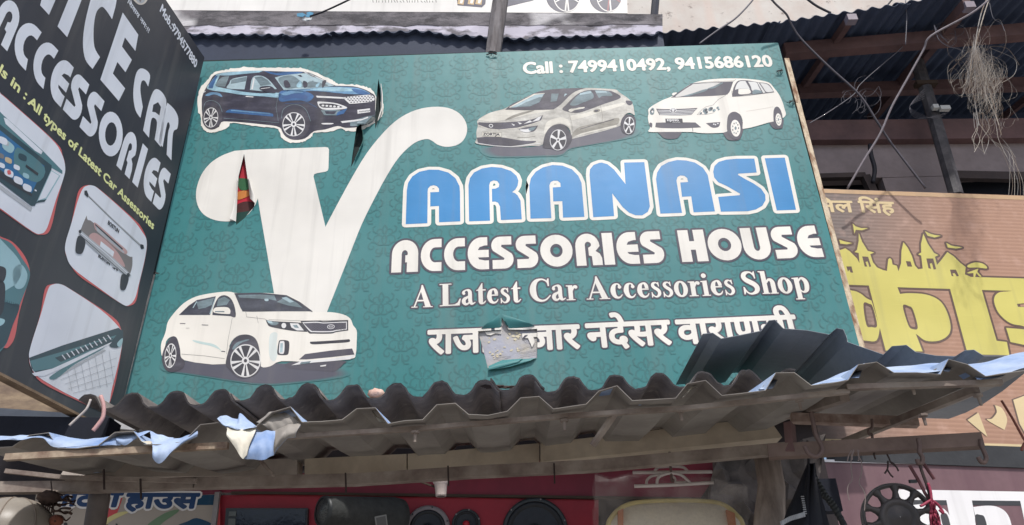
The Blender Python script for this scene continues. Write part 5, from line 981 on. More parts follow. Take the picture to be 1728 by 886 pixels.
# ---------------------------------------------------------------- cables and the white wire bundle
cbl = plain('grey_cable', rgb(96, 92, 100, .9), .6); cbb = plain('black_cable', rgb(46, 46, 54), .6); wr = plain('pale_wire', rgb(206, 196, 182, .9), .6, rgb(150, 140, 130), 20); thw = plain('thin_wire', rgb(110, 108, 116, .9), .6)
def cable(name, pts, r, m, label, y0=3.3, y1=3.5, n=6):
    mb = MB(); q = sm(pts, n, False); k = len(q); mb.tube([uy(p[0], p[1], y0+(y1-y0)*i/(k-1)) for i, p in enumerate(q)], r, 6); return tag(mb.build(name, m, None, True), label, 'cable', 'loose cables around the upper roof')
cable('black_cable', [(1296, -8), (1310, 8), (1327, 24), (1336, 42), (1352, 66), (1398, 112), (1450, 160), (1480, 205), (1505, 243), (1562, 318)], .0065, cbl, 'thick grey cable sagging from the top edge to the orange sign', 3.25, 3.62)
cable('grey_rope', [(1680, -10), (1640, 22), (1572, 60), (1558, 85), (1530, 135), (1505, 180), (1485, 226), (1458, 270), (1430, 318)], .0062, plain('grey_rope', rgb(150, 142, 148, .9), .8), 'pale grey rope slanting down across the dark roof', 3.2, 3.6)
cable('thin_cable', [(1366, 208), (1400, 188), (1440, 160), (1452, 142), (1490, 108), (1520, 82), (1548, 50), (1570, 30)], .0028, thw, 'thin wire strung under the right roof by the green sign', 3.5, 3.8)
cable('thin_cable', [(1180, 74), (1210, 52), (1240, 32), (1262, 10), (1275, -6)], .0055, thw, 'thin grey wire rising from the top edge of the green sign', 3.42, 3.5)
cable('thin_cable', [(522, 28), (545, 20), (580, 4), (600, -6)], .006, cbb, 'black wire tied with blue rag above the blue car picture', 3.5, 3.3)
cable('black_cable', [(1358, -5), (1378, 10), (1402, 22)], .009, cbb, 'short black cable against the white upper wall', 3.9, 3.9)
cable('thin_cable', [(1508, -4), (1500, 6), (1494, 13)], .006, cbb, 'stub of black cable above the corrugated edge', 3.9, 3.9)
cable('black_cable', [(1468, 244), (1470, 262), (1476, 285), (1473, 308)], .014, cbb, 'bent black cable hanging on the mauve wall', 4.05, 4.05)
cable('thin_cable', [(1528, 0), (1530, 30), (1528, 75)], .003, thw, 'hair thin wire hanging straight down from the roof edge', 3.5, 3.5)
rw = random.Random(21); mb = MB()
def strand(pts, r=.0016, y=3.3): 
    q = sm(pts, 5, False); mb.tube([uy(p[0], p[1], y+p[2]) for p in [(a, b, 0.0) if True else 0 for a, b in q]], r, 4, 0, False)
strand([(1672, -8), (1662, 20), (1652, 55), (1646, 80)], .003); strand([(1668, -8), (1656, 22), (1648, 60), (1645, 90)], .003); strand([(1646, 80), (1655, 120), (1672, 160), (1684, 205), (1690, 228)], .0026); strand([(1645, 80), (1648, 110), (1660, 150), (1680, 195), (1686, 212)], .003); strand([(1640, 88), (1638, 130), (1645, 170), (1652, 212)], .003)
for k in range(170):
    cx_, cy_ = 1650+rw.gauss(4, 16), 118+rw.gauss(10, 30); cx_ += (cy_-118)*.22; pts = [(1645+rw.gauss(0, 3), 85+rw.gauss(0, 8))]; R_ = rw.choice((rw.uniform(4, 14), rw.uniform(8, 26))); a0 = rw.uniform(0, 6.28); tn = rw.uniform(.5, 1.4)
    for i in range(9): a = a0+i*tn*.75; pts.append((cx_+R_*math.cos(a)*(1-.05*i), cy_+R_*1.25*math.sin(a)*(1-.04*i)+i*2.0))
    strand(pts, rw.uniform(.00035, .00065), 3.3+rw.uniform(-.08, .08))
for k in range(9): x = 1650+rw.uniform(-10, 30); strand([(x, 190), (x+rw.gauss(0, 8), 215), (x+rw.uniform(-8, 24), 236), (x+rw.uniform(0, 40), 246+rw.uniform(-10, 20))], .0013)
for k in range(6): strand([(1650, 205), (1672, 235), (1700+rw.gauss(0, 5), 255), (1704+k*4, 300), (1702+k*5, 330)], .001)
strand([(1720, 110), (1700, 82), (1670, 80), (1712, 100), (1712, 125), (1690, 140)], .0012)
mb.m = [(i//40) % 3 for i in range(len(mb.f))]
tag(mb.build('wire_bundle', [wr, plain('brown_wire', rgb(150, 132, 116, .9), .7), plain('grey_wire', rgb(176, 170, 164, .9), .6)]), 'tangled bundle of pale wires hanging at upper right', 'wires')
mb = MB()
for k in range(16):
    cx_, cy_ = (1452+rw.gauss(0, 14), 160+rw.gauss(0, 12)) if k < 9 else (1600+rw.gauss(0, 14), 45+rw.gauss(0, 12)); R_ = rw.uniform(5, 22); a0 = rw.uniform(0, 6)
    strand([(cx_+R_*math.cos(a0+i*.7), cy_+R_*math.sin(a0+i*.7)+i*1.5) for i in range(8)], .0011, 3.6)
strand([(1577, 44), (1584, 66), (1600, 78), (1620, 84), (1640, 100)], .003); strand([(1576, 42), (1586, 58), (1600, 72)], .002); strand([(1670, 5), (1676, 30), (1690, 40), (1695, 52)], .002)
for k in range(5): strand([(1600-k*4, 190+k*3), (1550+k*3, 200-k), (1535, 180), (1560, 150+k*4)], .0011, 3.7)
tag(mb.build('loose_wires', thw), 'loose thin curls of wire beside the big pale bundle', 'wires')
mb = MB()
for k in range(7):
    a = rw.uniform(0, 6.28); c = (517+rw.gauss(0, 6), 28+rw.gauss(0, 2.5)); rr = rw.uniform(3, 7)
    mb.prism([uy(c[0]+rr*math.cos(a+q*1.3)*1.3, c[1]+rr*.6*math.sin(a+q*1.3), 3.48+k*.004) for q in range(5)], (0, .003, 0), k % 2)
tag(mb.build('blue_rag', [plain('rag_blue', rgb(96, 160, 196, .9), .8), plain('rag_pale', rgb(214, 220, 224, .9), .8)]), 'knotted scrap of blue rag on the mouldy ledge', 'rag')
# ================================================================ awnings below the sign
asb = plain('weathered_asbestos', rgb(124, 117, 114, .85), .9, rgb(82, 77, 77, .85), 7, .5, 45)
asbd = plain('shaded_asbestos_edge', rgb(84, 80, 80, .8), .95, rgb(50, 48, 50, .8), 14, .6, 60)  # front rim coloured darker: shade painted along the cut edge
t = NT('lichen_asbestos'); n1 = t.noise(5, 6, .7); n2 = t.noise(16, 6, .7); n3 = t.noise(2.2, 3)
a_ = t.mix(t.ramp(n1, [(.40, 0.0), (.62, 1.0)]), rgb(112, 106, 103, .85), rgb(148, 140, 134, .85)); a_ = t.mix(t.ramp(n2, [(.56, 0.0), (.68, .7)]), a_, rgb(166, 156, 146, .85)); a_ = t.mix(t.ramp(n3, [(.5, 0.0), (.7, .6)]), a_, rgb(78, 73, 74, .85)); asb = t.done(a_, .92, t.bump(n2, .5, .006))
ar = thing('asbestos_awning', 'row of weathered asbestos corrugated sheet below the green sign', 'awning', uy(740, 660, 2.8))
def asb_sheet(x0, x1, dz, name, y0=2.80, back=.57, seed=3):
    a, b = uy(222, 675, y0), uy(1261, 636.5, y0); d = (b-a)/14.0; n = 16; r = random.Random(seed)
    f = lambda px: (px-222)/(1261-222)*14.0
    s0, s1 = f(x0), f(x1); m = int((s1-s0)*n); rows = []
    for k in range(7):
        t_ = k/6; rw_ = []
        for i in range(m+1):
            s = s0+(s1-s0)*i/m; w_ = .031*math.tanh(1.5*math.cos(2*math.pi*s))/math.tanh(1.5); w_ = w_ if w_ > 0 else w_*.92
            rw_.append(a+d*s+Vector((0, back*t_+(r.gauss(0, .0016) if k == 0 else 0), .045*t_+w_+dz+(r.gauss(0, .0012) if k == 0 else 0))))
        rows.append(rw_)
    mb = MB(); mb.shell(rows, .006)
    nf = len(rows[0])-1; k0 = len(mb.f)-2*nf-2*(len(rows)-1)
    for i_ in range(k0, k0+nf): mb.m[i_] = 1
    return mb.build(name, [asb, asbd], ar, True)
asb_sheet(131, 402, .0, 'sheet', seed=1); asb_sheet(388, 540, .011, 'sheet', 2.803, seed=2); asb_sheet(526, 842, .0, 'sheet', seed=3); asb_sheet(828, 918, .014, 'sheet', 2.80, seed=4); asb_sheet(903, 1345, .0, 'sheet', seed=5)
for o in [c for c in ar.children]:
    es = o.modifiers.new('edge', 'EDGE_SPLIT'); es.split_angle = math.radians(50)
# rubble caught in the troughs
rr_ = random.Random(4)
def pebble(name, px, py, y, r, m, label, cat, sq=(1.2, 1, .8)):
    bm = []; mb = MB(); c = uy(px, py, y); rows = []
    for i in range(7):
        th = math.pi*i/6; rows.append([c+Vector((r*sq[0]*math.sin(th)*math.cos(2*math.pi*j/10), r*sq[1]*math.sin(th)*math.sin(2*math.pi*j/10), r*sq[2]*math.cos(th)))*(1+(rr_.gauss(0, .10) if 0 < i < 6 and j < 10 else 0)) if False else c+Vector((r*sq[0]*math.sin(th)*math.cos(2*math.pi*(j % 10)/10), r*sq[1]*math.sin(th)*math.sin(2*math.pi*(j % 10)/10), r*sq[2]*math.cos(th)))*(1+.16*math.sin(i*2.3+(j % 10)*1.7)) for j in range(11)])
    mb.grid(rows); return tag(mb.build(name, m, None, True), label, cat)
pebble('crumpled_wrapper', 635, 666, 2.83, .028, plain('pinkish_paper', rgb(226, 200, 184, .9), .8, rgb(196, 160, 146), 18, .8, 60), 'crumpled pinkish wrapper in a trough of the asbestos sheet', 'litter')
mb = MB(); sk = plain('dry_sticks', rgb(70, 58, 54), .9)
for k in range(7): p = uy(802+k*3, 648+k*1.2, 2.86); q = uy(845+k*5, 652+k*.8, 2.84); mb.tube([p, q+Vector((0, 0, rr_.gauss(0, .008)))], .0035, 5)
tag(mb.build('dry_sticks', sk), 'few dark dry sticks lying on the asbestos sheet', 'sticks')
# dark profiled sheet propped up at the right, in front of the green sign
dms = plain('grey_steel_sheet', rgb(138, 144, 150, .85), .5, rgb(120, 125, 131, .85), 3, .12, 50)
dsh = thing('dark_tin_sheet', 'dark ribbed tin sheet covering the end of the Hindi line', 'sheet', uy(1300, 580, 2.75))
prof = [(1186, 563), (1203, 561.5), (1217, 571), (1250, 565), (1284, 558), (1297, 540.5), (1308, 539.5), (1322, 554), (1362, 557), (1399, 564), (1412, 553.5), (1424, 556), (1431, 577), (1462, 588), (1491, 598), (1505, 584), (1530, 582), (1546, 594), (1580, 600), (1612, 601), (1628, 591), (1644, 590), (1660, 600), (1700, 600), (1760, 600)]
rows = []
fine = []
for i in range(len(prof)-1):
    for k in range(2): t_ = k/2; fine.append((prof[i][0]+(prof[i+1][0]-prof[i][0])*t_, prof[i][1]+(prof[i+1][1]-prof[i][1])*t_))
fine.append(prof[-1])
def ypr(px): return 2.75-.55*max(0, min(1, (px-1400)/250.0))
for k in range(6):
    t_ = k/5; rows.append([uy(p[0], p[1], ypr(p[0]))+Vector((0, .60*t_, .02*t_-.03*math.sin(t_*2.6)*max(0, (p[0]-1420)/300))) for p in fine])
mb = MB(); mb.shell(rows, .0022); mb.build('ribbed_sheet', dms, dsh)
# the long trapezoid awning: blue on top, grey-brown underneath
blue = plain('faded_blue_paint', rgb(182, 198, 222, .92), .6, rgb(122, 152, 200, .9), 7, .5, 26); under = plain('awning_underside', rgb(168, 162, 154, .85), .6, rgb(136, 130, 125, .85), 3, .2, 40); pale = plain('pale_sheet_and_glint', rgb(226, 222, 208, .92), .6, rgb(196, 188, 170, .9), 8)  # pale: inside of the torn curl, also the painted rib glints
for m_ in (blue,):
    pass
aw = thing('tin_awning', 'long ribbed tin awning with torn faded blue edge over the shop', 'awning', uy(864, 700, 2.05))
basel = [(-40, 756), (100, 755), (250, 750), (330, 742), (420, 722), (503, 709.5), (587, 710), (655, 714), (730, 707), (783, 701), (870, 694), (921, 692), (1010, 681), (1060, 674), (1150, 671), (1205, 666), (1300, 655), (1365, 650), (1440, 641), (1505, 630), (1590, 629), (1650, 638), (1728, 627), (1790, 620)]
def bl(px):
    for (x0, y0), (x1, y1) in zip(basel[:-1], basel[1:]):
        if x0 <= px <= x1: return y0+(y1-y0)*(px-x0)/(x1-x0)
    return basel[-1][1]
ribs = [60, 205, 350, 472, 617, 753, 896, 1029, 1180, 1331, 1471, 1626]
def ya(px): return 2.10-.20*(px/1728.0)
xs = [-40]
for c in ribs: xs += [c-40, c-17, c+15, c+38]
for i in range(len(ribs)-1): xs += [(ribs[i]+38+ribs[i+1]-40)/2]
xs += [1690, 1735]; xs = sorted(xs)
ROWS = []; nrm_h = .040
for k in range(7):
    t_ = k/6; rw_ = []
    for x in xs:
        up = any(c-20 < x < c+18 for c in ribs); p = uy(x, bl(x), ya(x)); jit = .004*math.sin(x*.7)*(1 if k == 0 else .3)
        sag = .012*math.sin(x*.021)*math.sin(t_*3)
        rw_.append(p+Vector((0, .74*t_, .105*t_+(nrm_h if up else 0)+jit+sag)))
    ROWS.append(rw_)
mb = MB(); mb.shell(ROWS, .0018, 0, 1); mb.build('ribbed_sheet', [blue, under], aw)
def loft(name, ea, eb, ya_, yb_, mats, n=6, bulge=0.0, parent=None, sub=6):
    n = max(n, 6)
    """a bent piece of sheet between two edges (pixels), each edge with its own depth(s)"""
    A = sm(ea, sub, False); B = sm(eb, sub, False); m = max(len(A), len(B))
    def rs(P): 
        o = []
        for i in range(m): s = i*(len(P)-1)/(m-1); j = min(int(s), len(P)-2); f = s-j; o.append((P[j][0]+(P[j+1][0]-P[j][0])*f, P[j][1]+(P[j+1][1]-P[j][1])*f))
        return o
    A, B = rs(A), rs(B); rows = []
    for k in range(n+1):
        t_ = k/n; rows.append([uy(a[0]+(b[0]-a[0])*t_, a[1]+(b[1]-a[1])*t_, ya_+(yb_-ya_)*t_-bulge*math.sin(math.pi*t_)) for a, b in zip(A, B)])
    for i_, r in enumerate(rows):
        for j_, p in enumerate(r): p += Vector((.0006*math.sin(i_*1.1+j_*.7), .0026*math.sin(i_*.8+j_*.42+len(r))+.001*math.sin(j_*1.1-i_*.9), .0009*math.sin(j_*.8+i_*.6)))
    mb = MB(); mb.grid(rows); low = [[p+Vector((0, .002, 0)) for p in r] for r in rows]; mb.grid([r[::-1] for r in low], 1 if len(mats) > 1 else 0)
    return mb.build(name, mats, parent or aw, True)
q5a = Z(0, 640, 3.323); q6a = Z(200, 640, 3.456); q7 = Z(1120, 530, 4.547)
bb = [blue, under]
loft('bent_edge', q5a([(-40, 320), (60, 316), (140, 314), (235, 312), (330, 322), (480, 336), (560, 326), (660, 312)]), q5a([(-40, 345), (60, 340), (140, 336), (235, 328), (300, 377), (480, 374), (600, 371), (680, 366)]), 2.12, 2.085, bb, 4, .01)
loft('bent_edge', q5a([(640, 316), (760, 302), (845, 290)]), q5a([(660, 352), (700, 370), (760, 330)]), 2.11, 2.085, bb, 4, .01)
loft('bent_edge', q5a([(760, 322), (800, 345), (850, 350)]), q5a([(790, 345), (830, 365), (852, 358)]), 2.085, 2.07, [pale, under], 3)
loft('bent_edge', q5a([(838, 288), (880, 305), (930, 320), (975, 328)]), q5a([(852, 368), (900, 352), (940, 345), (975, 332)]), 2.13, 2.09, bb, 4)
loft('bent_edge', q5a([(852, 356), (920, 342), (1000, 332), (1060, 310), (1112, 286)]), q5a([(856, 440), (880, 470), (920, 455), (1000, 380), (1105, 318)]), 2.085, 2.05, bb, 6, .02)
loft('torn_tongue', q6a([(575, 230), (600, 210), (645, 218), (690, 232), (708, 198), (760, 240), (806, 275)]), q6a([(580, 235), (605, 262), (640, 274), (680, 285), (715, 293), (760, 288), (806, 277)]), 2.10, 2.02, bb, 6, -.02)
loft('torn_tongue', q6a([(630, 276), (690, 290), (740, 292), (803, 280)]), q6a([(632, 332), (680, 400), (725, 466), (748, 440)]), 2.03, 1.99, [pale, under], 6, .015)
loft('torn_tongue', q6a([(772, 310), (830, 306), (880, 300), (912, 302)]), q6a([(735, 464), (800, 468), (862, 466), (905, 440)]), 2.04, 2.0, bb, 6, .02)
loft('torn_tongue', q6a([(905, 300), (960, 275), (1010, 262), (1062, 256)]), q6a([(900, 445), (935, 395), (975, 352), (1030, 335)]), 2.05, 2.03, [under, blue], 6, .02)
loft('torn_tongue', q6a([(803, 250), (850, 215), (890, 190), (940, 184), (975, 195)]), q6a([(830, 258), (880, 292), (930, 296), (1000, 285), (1050, 245)]), 2.08, 2.06, [under, blue], 5, .01)
loft('bent_edge', q6a([(975, 196), (1010, 215), (1048, 238)]), q6a([(995, 215), (1020, 232), (1046, 240)]), 2.09, 2.07, [pale, under], 2)  # pale strip painting the white glint on a rib's right flank
loft('bent_edge', q6a([(1468, 172), (1510, 215), (1552, 250)]), q6a([(1490, 205), (1515, 240), (1548, 252)]), 2.07, 2.05, [pale, under], 2)  # same painted glint on the next rib's right flank
loft('bent_edge', q7([(728, 574), (800, 530), (893, 474)]), q7([(735, 575), (790, 573), (836, 570)]), 2.06, 1.965, bb, 3)
loft('bent_edge', q7([(1122, 548), (1250, 500), (1400, 440), (1546, 374)]), q7([(1125, 549), (1250, 528), (1400, 505), (1500, 484)]), 2.12, 1.945, bb, 4)
loft('bent_edge', [(1491, 620), (1537, 616), (1585, 613), (1613, 610)], [(1501, 629), (1537, 628.5), (1575, 628), (1602, 626)], 2.08, 1.93, bb, 4)
loft('bent_edge', [(1630, 615), (1665, 610), (1728, 594), (1800, 584)], [(1648, 640), (1684, 637), (1720, 623), (1800, 610)], 2.10, 1.915, bb, 5)
loft('bent_edge', q7([(130, 642), (180, 595), (216, 560), (260, 556)]), q7([(142, 642), (186, 602), (222, 568), (258, 562)]), 2.0, 1.99, [pale, under], 2)  # painted glint on the left flank of a right-hand rib
# steel angles, bolts
rust = plain('dusty_rusty_steel', rgb(170, 158, 147, .85), .75, rgb(120, 104, 96, .85), 9, .4, 50)
def bar(px0, py0, y0, px1, py1, y1, wd, ht, name, m, parent):
    mb = MB(); mb.beam(uy(px0, py0, y0), uy(px1, py1, y1), wd, ht); return mb.build(name, m, parent)
def barpath(pts, wd, ht, name, m, parent):
    mb = MB(); P = [uy(*p) for p in pts]
    for a, b in zip(P[:-1], P[1:]): mb.beam(a, b+(b-a).normalized()*.004, wd, ht)
    return mb.build(name, m, parent)
barpath([(478, 738, 2.085), (700, 724, 2.075), (960, 702, 2.05), (1160, 689, 2.03), (1430, 661, 1.985)], .016, .012, 'angle_bar', rust, aw)
bar(1428, 654, 1.98, 1690, 646, 1.94, .018, .014, 'angle_bar', rust, aw); bar(10, 772, 2.10, 385, 752, 2.10, .016, .018, 'angle_bar', plain('peeling_bar', rgb(186, 168, 146, .85), .75, rgb(110, 84, 72), 16, .4, 50), aw)
bar(1335, 706, 2.30, 1548, 713, 2.26, .03, .028, 'angle_bar', plain('rusty_angle', rgb(140, 116, 104, .85), .8, rgb(186, 168, 156, .85), 18, .4, 60), aw)
bar(1425, 746, 2.45, 1648, 656, 1.98, .02, .02, 'angle_bar', rust, aw); bar(1330, 700, 2.42, 1425, 668, 2.1, .03, .03, 'angle_bar', rust, aw)
mb = MB()
mb = None
for x, y_ in ((701, 732), (952, 712), (1148, 696), (1348, 678), (1538, 652), (1650, 670), (1557, 703)):
    b_ = MB(); p = uy(x, y_-4, 2.05 if x < 1500 else 1.98); b_.lathe(p, (0, 0, -1), [(0, .012), (.006, .012), (.006, .005), (.03, .004)], 8, 0, True); b_.build('bolt', rust, aw)
bar(1000, 752, 2.10, 1042, 692, 2.06, .026, .008, 'strap', rust, aw)
# cream boxed beam and the rusty bar below it
cream = plain('dusty_cream_paint', rgb(222, 208, 186, .9), .7, rgb(182, 166, 146, .9), 4, .3, 30); cg = plain('grey_cream_paint', rgb(204, 192, 180, .88), .7, rgb(166, 154, 144, .88), 4, .3, 30)
bm_ = thing('fascia_beam', 'dusty cream boxed beam running under the tin awning', 'beam', uy(700, 785, 2.66))
def quad_beam(q, y, d, name, m, parent, tilt=0.0):
    mb = MB(); f = [uy(q[0][0], q[0][1], y+tilt), uy(q[1][0], q[1][1], y+tilt), uy(q[2][0], q[2][1], y), uy(q[3][0], q[3][1], y)]; b = [p+Vector((0, d, 0)) for p in f]
    mb.hexa([f[3], f[2], b[2], b[3], f[0], f[1], b[1], b[0]]); return mb.build(name, m, parent)
quad_beam([(113, 782), (501, 774), (501, 802), (100, 806)], 2.68, .08, 'board', cg, bm_); quad_beam([(514, 774), (686, 766), (686, 795), (514, 802)], 2.68, .08, 'board', cream, bm_); quad_beam([(688, 766), (910, 748), (910, 780), (688, 795)], 2.68, .08, 'board', cream, bm_); quad_beam([(912, 748), (1296, 704), (1320, 738), (912, 779.5)], 2.66, .08, 'board', cream, bm_)
rb_ = thing('rusty_crossbar', 'long dusty steel crossbar below the cream beam', 'bar', uy(700, 808, 2.6))
barpath([(-40, 824, 2.58), (160, 822, 2.58), (330, 816, 2.58), (600, 810, 2.58), (800, 797, 2.56), (1000, 787, 2.54), (1330, 757, 2.5)], .035, .036, 'flat_bar', rust, rb_); barpath([(10, 795, 2.55), (110, 806, 2.55), (330, 812, 2.54)], .014, .014, 'thin_rod', rust, rb_); bar(440, 778, 2.5, 462, 803, 2.5, .022, .01, 'strap', rust, rb_)
for x, y_ in ((175, 800), (237, 816), (583, 806), (756, 794), (935, 790)): bar(x, y_-8, 2.53, x+1, y_+26, 2.53, .005, .005, 'hanging_wire', wm, rb_)
rbar = thing('wooden_crossbar', 'brown square bar with iron hooks under the right end of the awning', 'bar', uy(1500, 748, 2.15))
bar(1296, 763, 2.2, 1656, 744, 2.05, .04, .037, 'bar', plain('brown_bar', rgb(140, 120, 110, .85), .8, rgb(108, 90, 82, .85), 6, .4, 40), rbar); bar(1332, 716, 2.19, 1336, 764, 2.17, .022, .03, 'bracket', red, rbar)
hk = plain('hook_iron', rgb(116, 96, 90, .85), .6)
def hook(pts, y, r, label, group=None):
    mb = MB(); mb.tube([uy(p[0], p[1], y) for p in sm(pts, 5, False)], r, 7); return tag(mb.build('iron_hook', hk, None, True), label, 'hook', 'iron hooks under the awning')
q8 = Z(1280, 560, 2.719); q9 = Z(1400, 740, 5.268)
hook(q8([(240, 370), (250, 410), (262, 470), (288, 520), (290, 550), (265, 572), (232, 560), (210, 522)]), 2.1, .0065, 'largest rusty iron hook, at the left end of the brown bar')
hook(q8([(732, 490), (738, 520), (738, 550), (752, 575), (750, 600), (735, 604), (728, 585)]), 2.05, .006, 'iron hook holding the pink ribbons')
hook(q9([(1345, 10), (1348, 60), (1370, 110), (1392, 170), (1375, 212), (1345, 205), (1322, 165)]), 2.03, .006, 'iron hook at the far right end of the brown bar, empty')
hook(q8([(520, 400), (520, 440), (505, 450), (508, 470), (520, 470), (522, 488)]), 2.2, .004, 'small wire hook hanging from the rusty angle')
# ================================================================ the shop front under the awning
dw = plain('dark_shop_wall', rgb(64, 56, 56, .8), .9, rgb(40, 38, 44, .8), 2, .4, 20)  # dark brown wall colour closing the gaps behind the awnings
sw = thing('shop_wall', 'dark brown shop wall behind the awnings', 'wall', (0.3, 3.6, 2.0))
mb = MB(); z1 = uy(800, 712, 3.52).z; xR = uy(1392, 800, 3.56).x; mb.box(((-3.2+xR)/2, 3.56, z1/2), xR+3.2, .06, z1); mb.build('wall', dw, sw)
mb = MB(); zA = uy(60, 625, 3.6).z; mb.box((-2.35, 3.66, zA/2), 2.6, .06, zA)
sandw = plain('sandy_plaster', rgb(186, 164, 138, .85), .9, rgb(126, 108, 98, .85), 5, .7, 30, stretch=(1, 1, 3)); o_ = mb.build('left_wall', sandw); tag(o_, 'weathered sandy plaster wall at the left under the black sign', 'wall')
# bluish grey sheet ledge at the left
gb = plain('blue_grey_sheet', rgb(140, 150, 158, .85), .5, rgb(110, 118, 128, .85), 3, .15, 40)
lg = thing('sheet_canopy', 'blue grey metal sheet canopy at the left below the black sign', 'canopy', uy(60, 705, 3.2))
def quad3(pts, m, name, parent, th=.012):
    mb = MB(); P = [uy(*p) for p in pts]; mb.hexa(P+[p+Vector((0, .0, -th)) for p in P][::1]) if False else mb.prism(P, (0, th, -th*.2)); return mb.build(name, m, parent)
quad3([(-60, 684, 3.3), (130, 698, 3.3), (176, 722, 3.3), (120, 718, 3.2), (-60, 702, 3.2)], gb, 'upper_flange', lg); quad3([(-60, 703, 3.2), (120, 719, 3.2), (176, 724, 3.2), (40, 716, 3.18), (-60, 712, 3.18)], plain('teal_grey_sheet', rgb(150, 168, 176, .85), .5), 'lower_flange', lg)
mb = MB(); mb.beam(uy(-60, 727, 3.1), uy(190, 731, 3.1), .1, .10); mb.build('dark_gutter', dark, lg)
quad3([(193, 706, 3.3), (240, 716, 3.3), (246, 727, 3.3), (193, 723, 3.3)], plain('light_grey_panel', rgb(196, 196, 198, .85), .6), 'grey_panel', lg)
# cords by the black sign's lower corner
mb = MB(); mb.tube([uy(p[0], p[1], 2.72) for p in sm([(153, 674), (146, 690), (132, 704), (117, 718)], 5, False)], .0045, 6); tag(mb.build('thin_flex', plain('white_flex', rgb(220, 210, 204, .9), .7), None, True), 'thin white cord at the lower corner of the black sign', 'cord')
mb = MB(); mb.tube([uy(p[0], p[1], 2.70) for p in sm([(170, 668), (175, 685), (174, 703), (166, 716), (157, 727)], 5, False)], .0075, 6); tag(mb.build('looped_flex', plain('pink_flex', rgb(214, 168, 164, .9), .7), None, True), 'thicker pink cord looped beside the white one', 'cord')
# hindi board at the lower left
HB = Plane(uy(250, 850, 3.30), (0.9996, .02, .012), (0, 0, 1))
hb = HB.empty('cream_board', 'cream board with dark blue Hindi letters at the lower left', 'signboard')
vB = vinyl(rgb(164, 152, 138, .85), 'old_cream', .5); vN = vinyl(rgb(30, 62, 104, .8), 'navy_letters', .5); vR = vinyl(rgb(196, 70, 72, .85), 'faded_red', .5); vGn = vinyl(rgb(104, 130, 96, .85), 'faded_green', .5); vTl = vinyl(rgb(20, 66, 92, .8), 'petrol', .5); vBk = vinyl(rgb(36, 32, 34), 'board_black', .5)
fb_ = [HB.uv(62, 826), HB.uv(366, 832), HB.uv(356, 960), HB.uv(40, 960)]
q = Art(HB); q.uvpoly([fb_], vB, 0); q.build('board_face', hb)
mb = MB(); mb.hexa([HB.w(p[0], p[1], -.03) for p in fb_[::-1]]+[HB.w(p[0], p[1], -.003) for p in fb_[::-1]]); mb.build('board_frame', dk, hb)
zz = Z(0, 760, 4.547)
q = Art(HB)
q.px(zz([(905, 300), (960, 300), (930, 400), (900, 480), (790, 540), (780, 560), (820, 440)]), vR, .001); q.px(sm(zz([(790, 545), (900, 480), (1000, 470), (960, 490), (860, 540), (800, 580)])), vinyl(rgb(204, 190, 128, .85), 'faded_yellow', .5), .0013); q.px(sm(zz([(1130, 575), (1250, 490), (1350, 455), (1370, 470), (1270, 540), (1200, 590)])), vGn, .001); q.px(zz([(1500, 345), (1668, 340), (1660, 420), (1500, 420)]), vTl, .0012); q.px(sm(zz([(1370, 573), (1440, 545), (1510, 520), (1620, 560), (1620, 600), (1370, 600)])), vTl, .0012); q.px(zz([(1300, 260), (1690, 255), (1690, 335), (1500, 345), (1300, 300)]), vinyl(rgb(110, 40, 56, .85), 'board_maroon', .5), .0009); q.px(zz([(1640, 350), (1690, 340), (1690, 600), (1640, 600)]), vR, .0011)
for sgn, w0, w1 in (('नाट', zz([(395, 420)])[0], zz([(700, 425)])[0]), ('ा', zz([(835, 428)])[0], zz([(918, 430)])[0]), ('हाउस', zz([(958, 440)])[0], zz([(1510, 440)])[0])):
    o2 = Vector(HB.uv(*w0)); put_text(q, sgn, (w0[0], w0[1]+2.0), (w1[0], w1[1]+2.0), 24.5, vB, .0015, .010, None, 0, cap=.66); put_text(q, sgn, w0, w1, 24, vN, .0025, .0055, vinyl(rgb(216, 210, 204, .88), 'letter_edge', .5), .008, cap=.66)
q.px(sm(zz([(490, 560), (505, 553), (518, 562), (516, 585), (495, 585)])), vBk, .0012); q.px(zz([(805, 572), (822, 558), (830, 590), (806, 590)]), vBk, .0012); q.px(zz([(890, 560), (905, 566), (900, 590), (885, 590)]), vBk, .0012)
q.build('board_print', hb)
mb = MB(); mb.beam(HB.wp(369, 832, .01), HB.wp(354, 955, .01), .02, .018, up=(0, 1, 0)); mb.build('edge_strip', plain('grey_strip', rgb(150, 142, 138, .85), .6), hb)
# red display board
RB = Plane(uy(700, 850, 3.34), (0.9998, .01, .012), (0, 0, 1))
rbd = RB.empty('red_display_board', 'deep red display board carrying the speakers under the awning', 'display board')
redm = plain('deep_red_board', rgb(160, 32, 48, .88), .55, rgb(138, 27, 42, .88), 2, .1, 30); mar = plain('maroon_board', rgb(138, 40, 60, .85), .6, rgb(112, 34, 50, .85), 2, .1, 30, stretch=(1, 1, .4))
q = Art(RB); q.px([(372, 836), (440, 834), (1010, 843.5), (1010, 960), (352, 960)], redm, 0); q.build('red_panel', rbd)
q = Art(RB); q.px([(376, 832), (345, 806), (700, 792), (1290, 752), (1262, 772), (1212, 798), (1180, 843.0), (1010, 841.5), (440, 832)], mar, .008); q.build('maroon_panel', rbd)
mb = MB(); mb.beam(RB.wp(392, 833, .012), RB.wp(440, 833, .012), .012, .010, up=RB.z); mb.beam(RB.wp(440, 833, .012), RB.wp(1180, 843, .012), .012, .010, up=RB.z); mb.build('black_batten', dk, rbd)
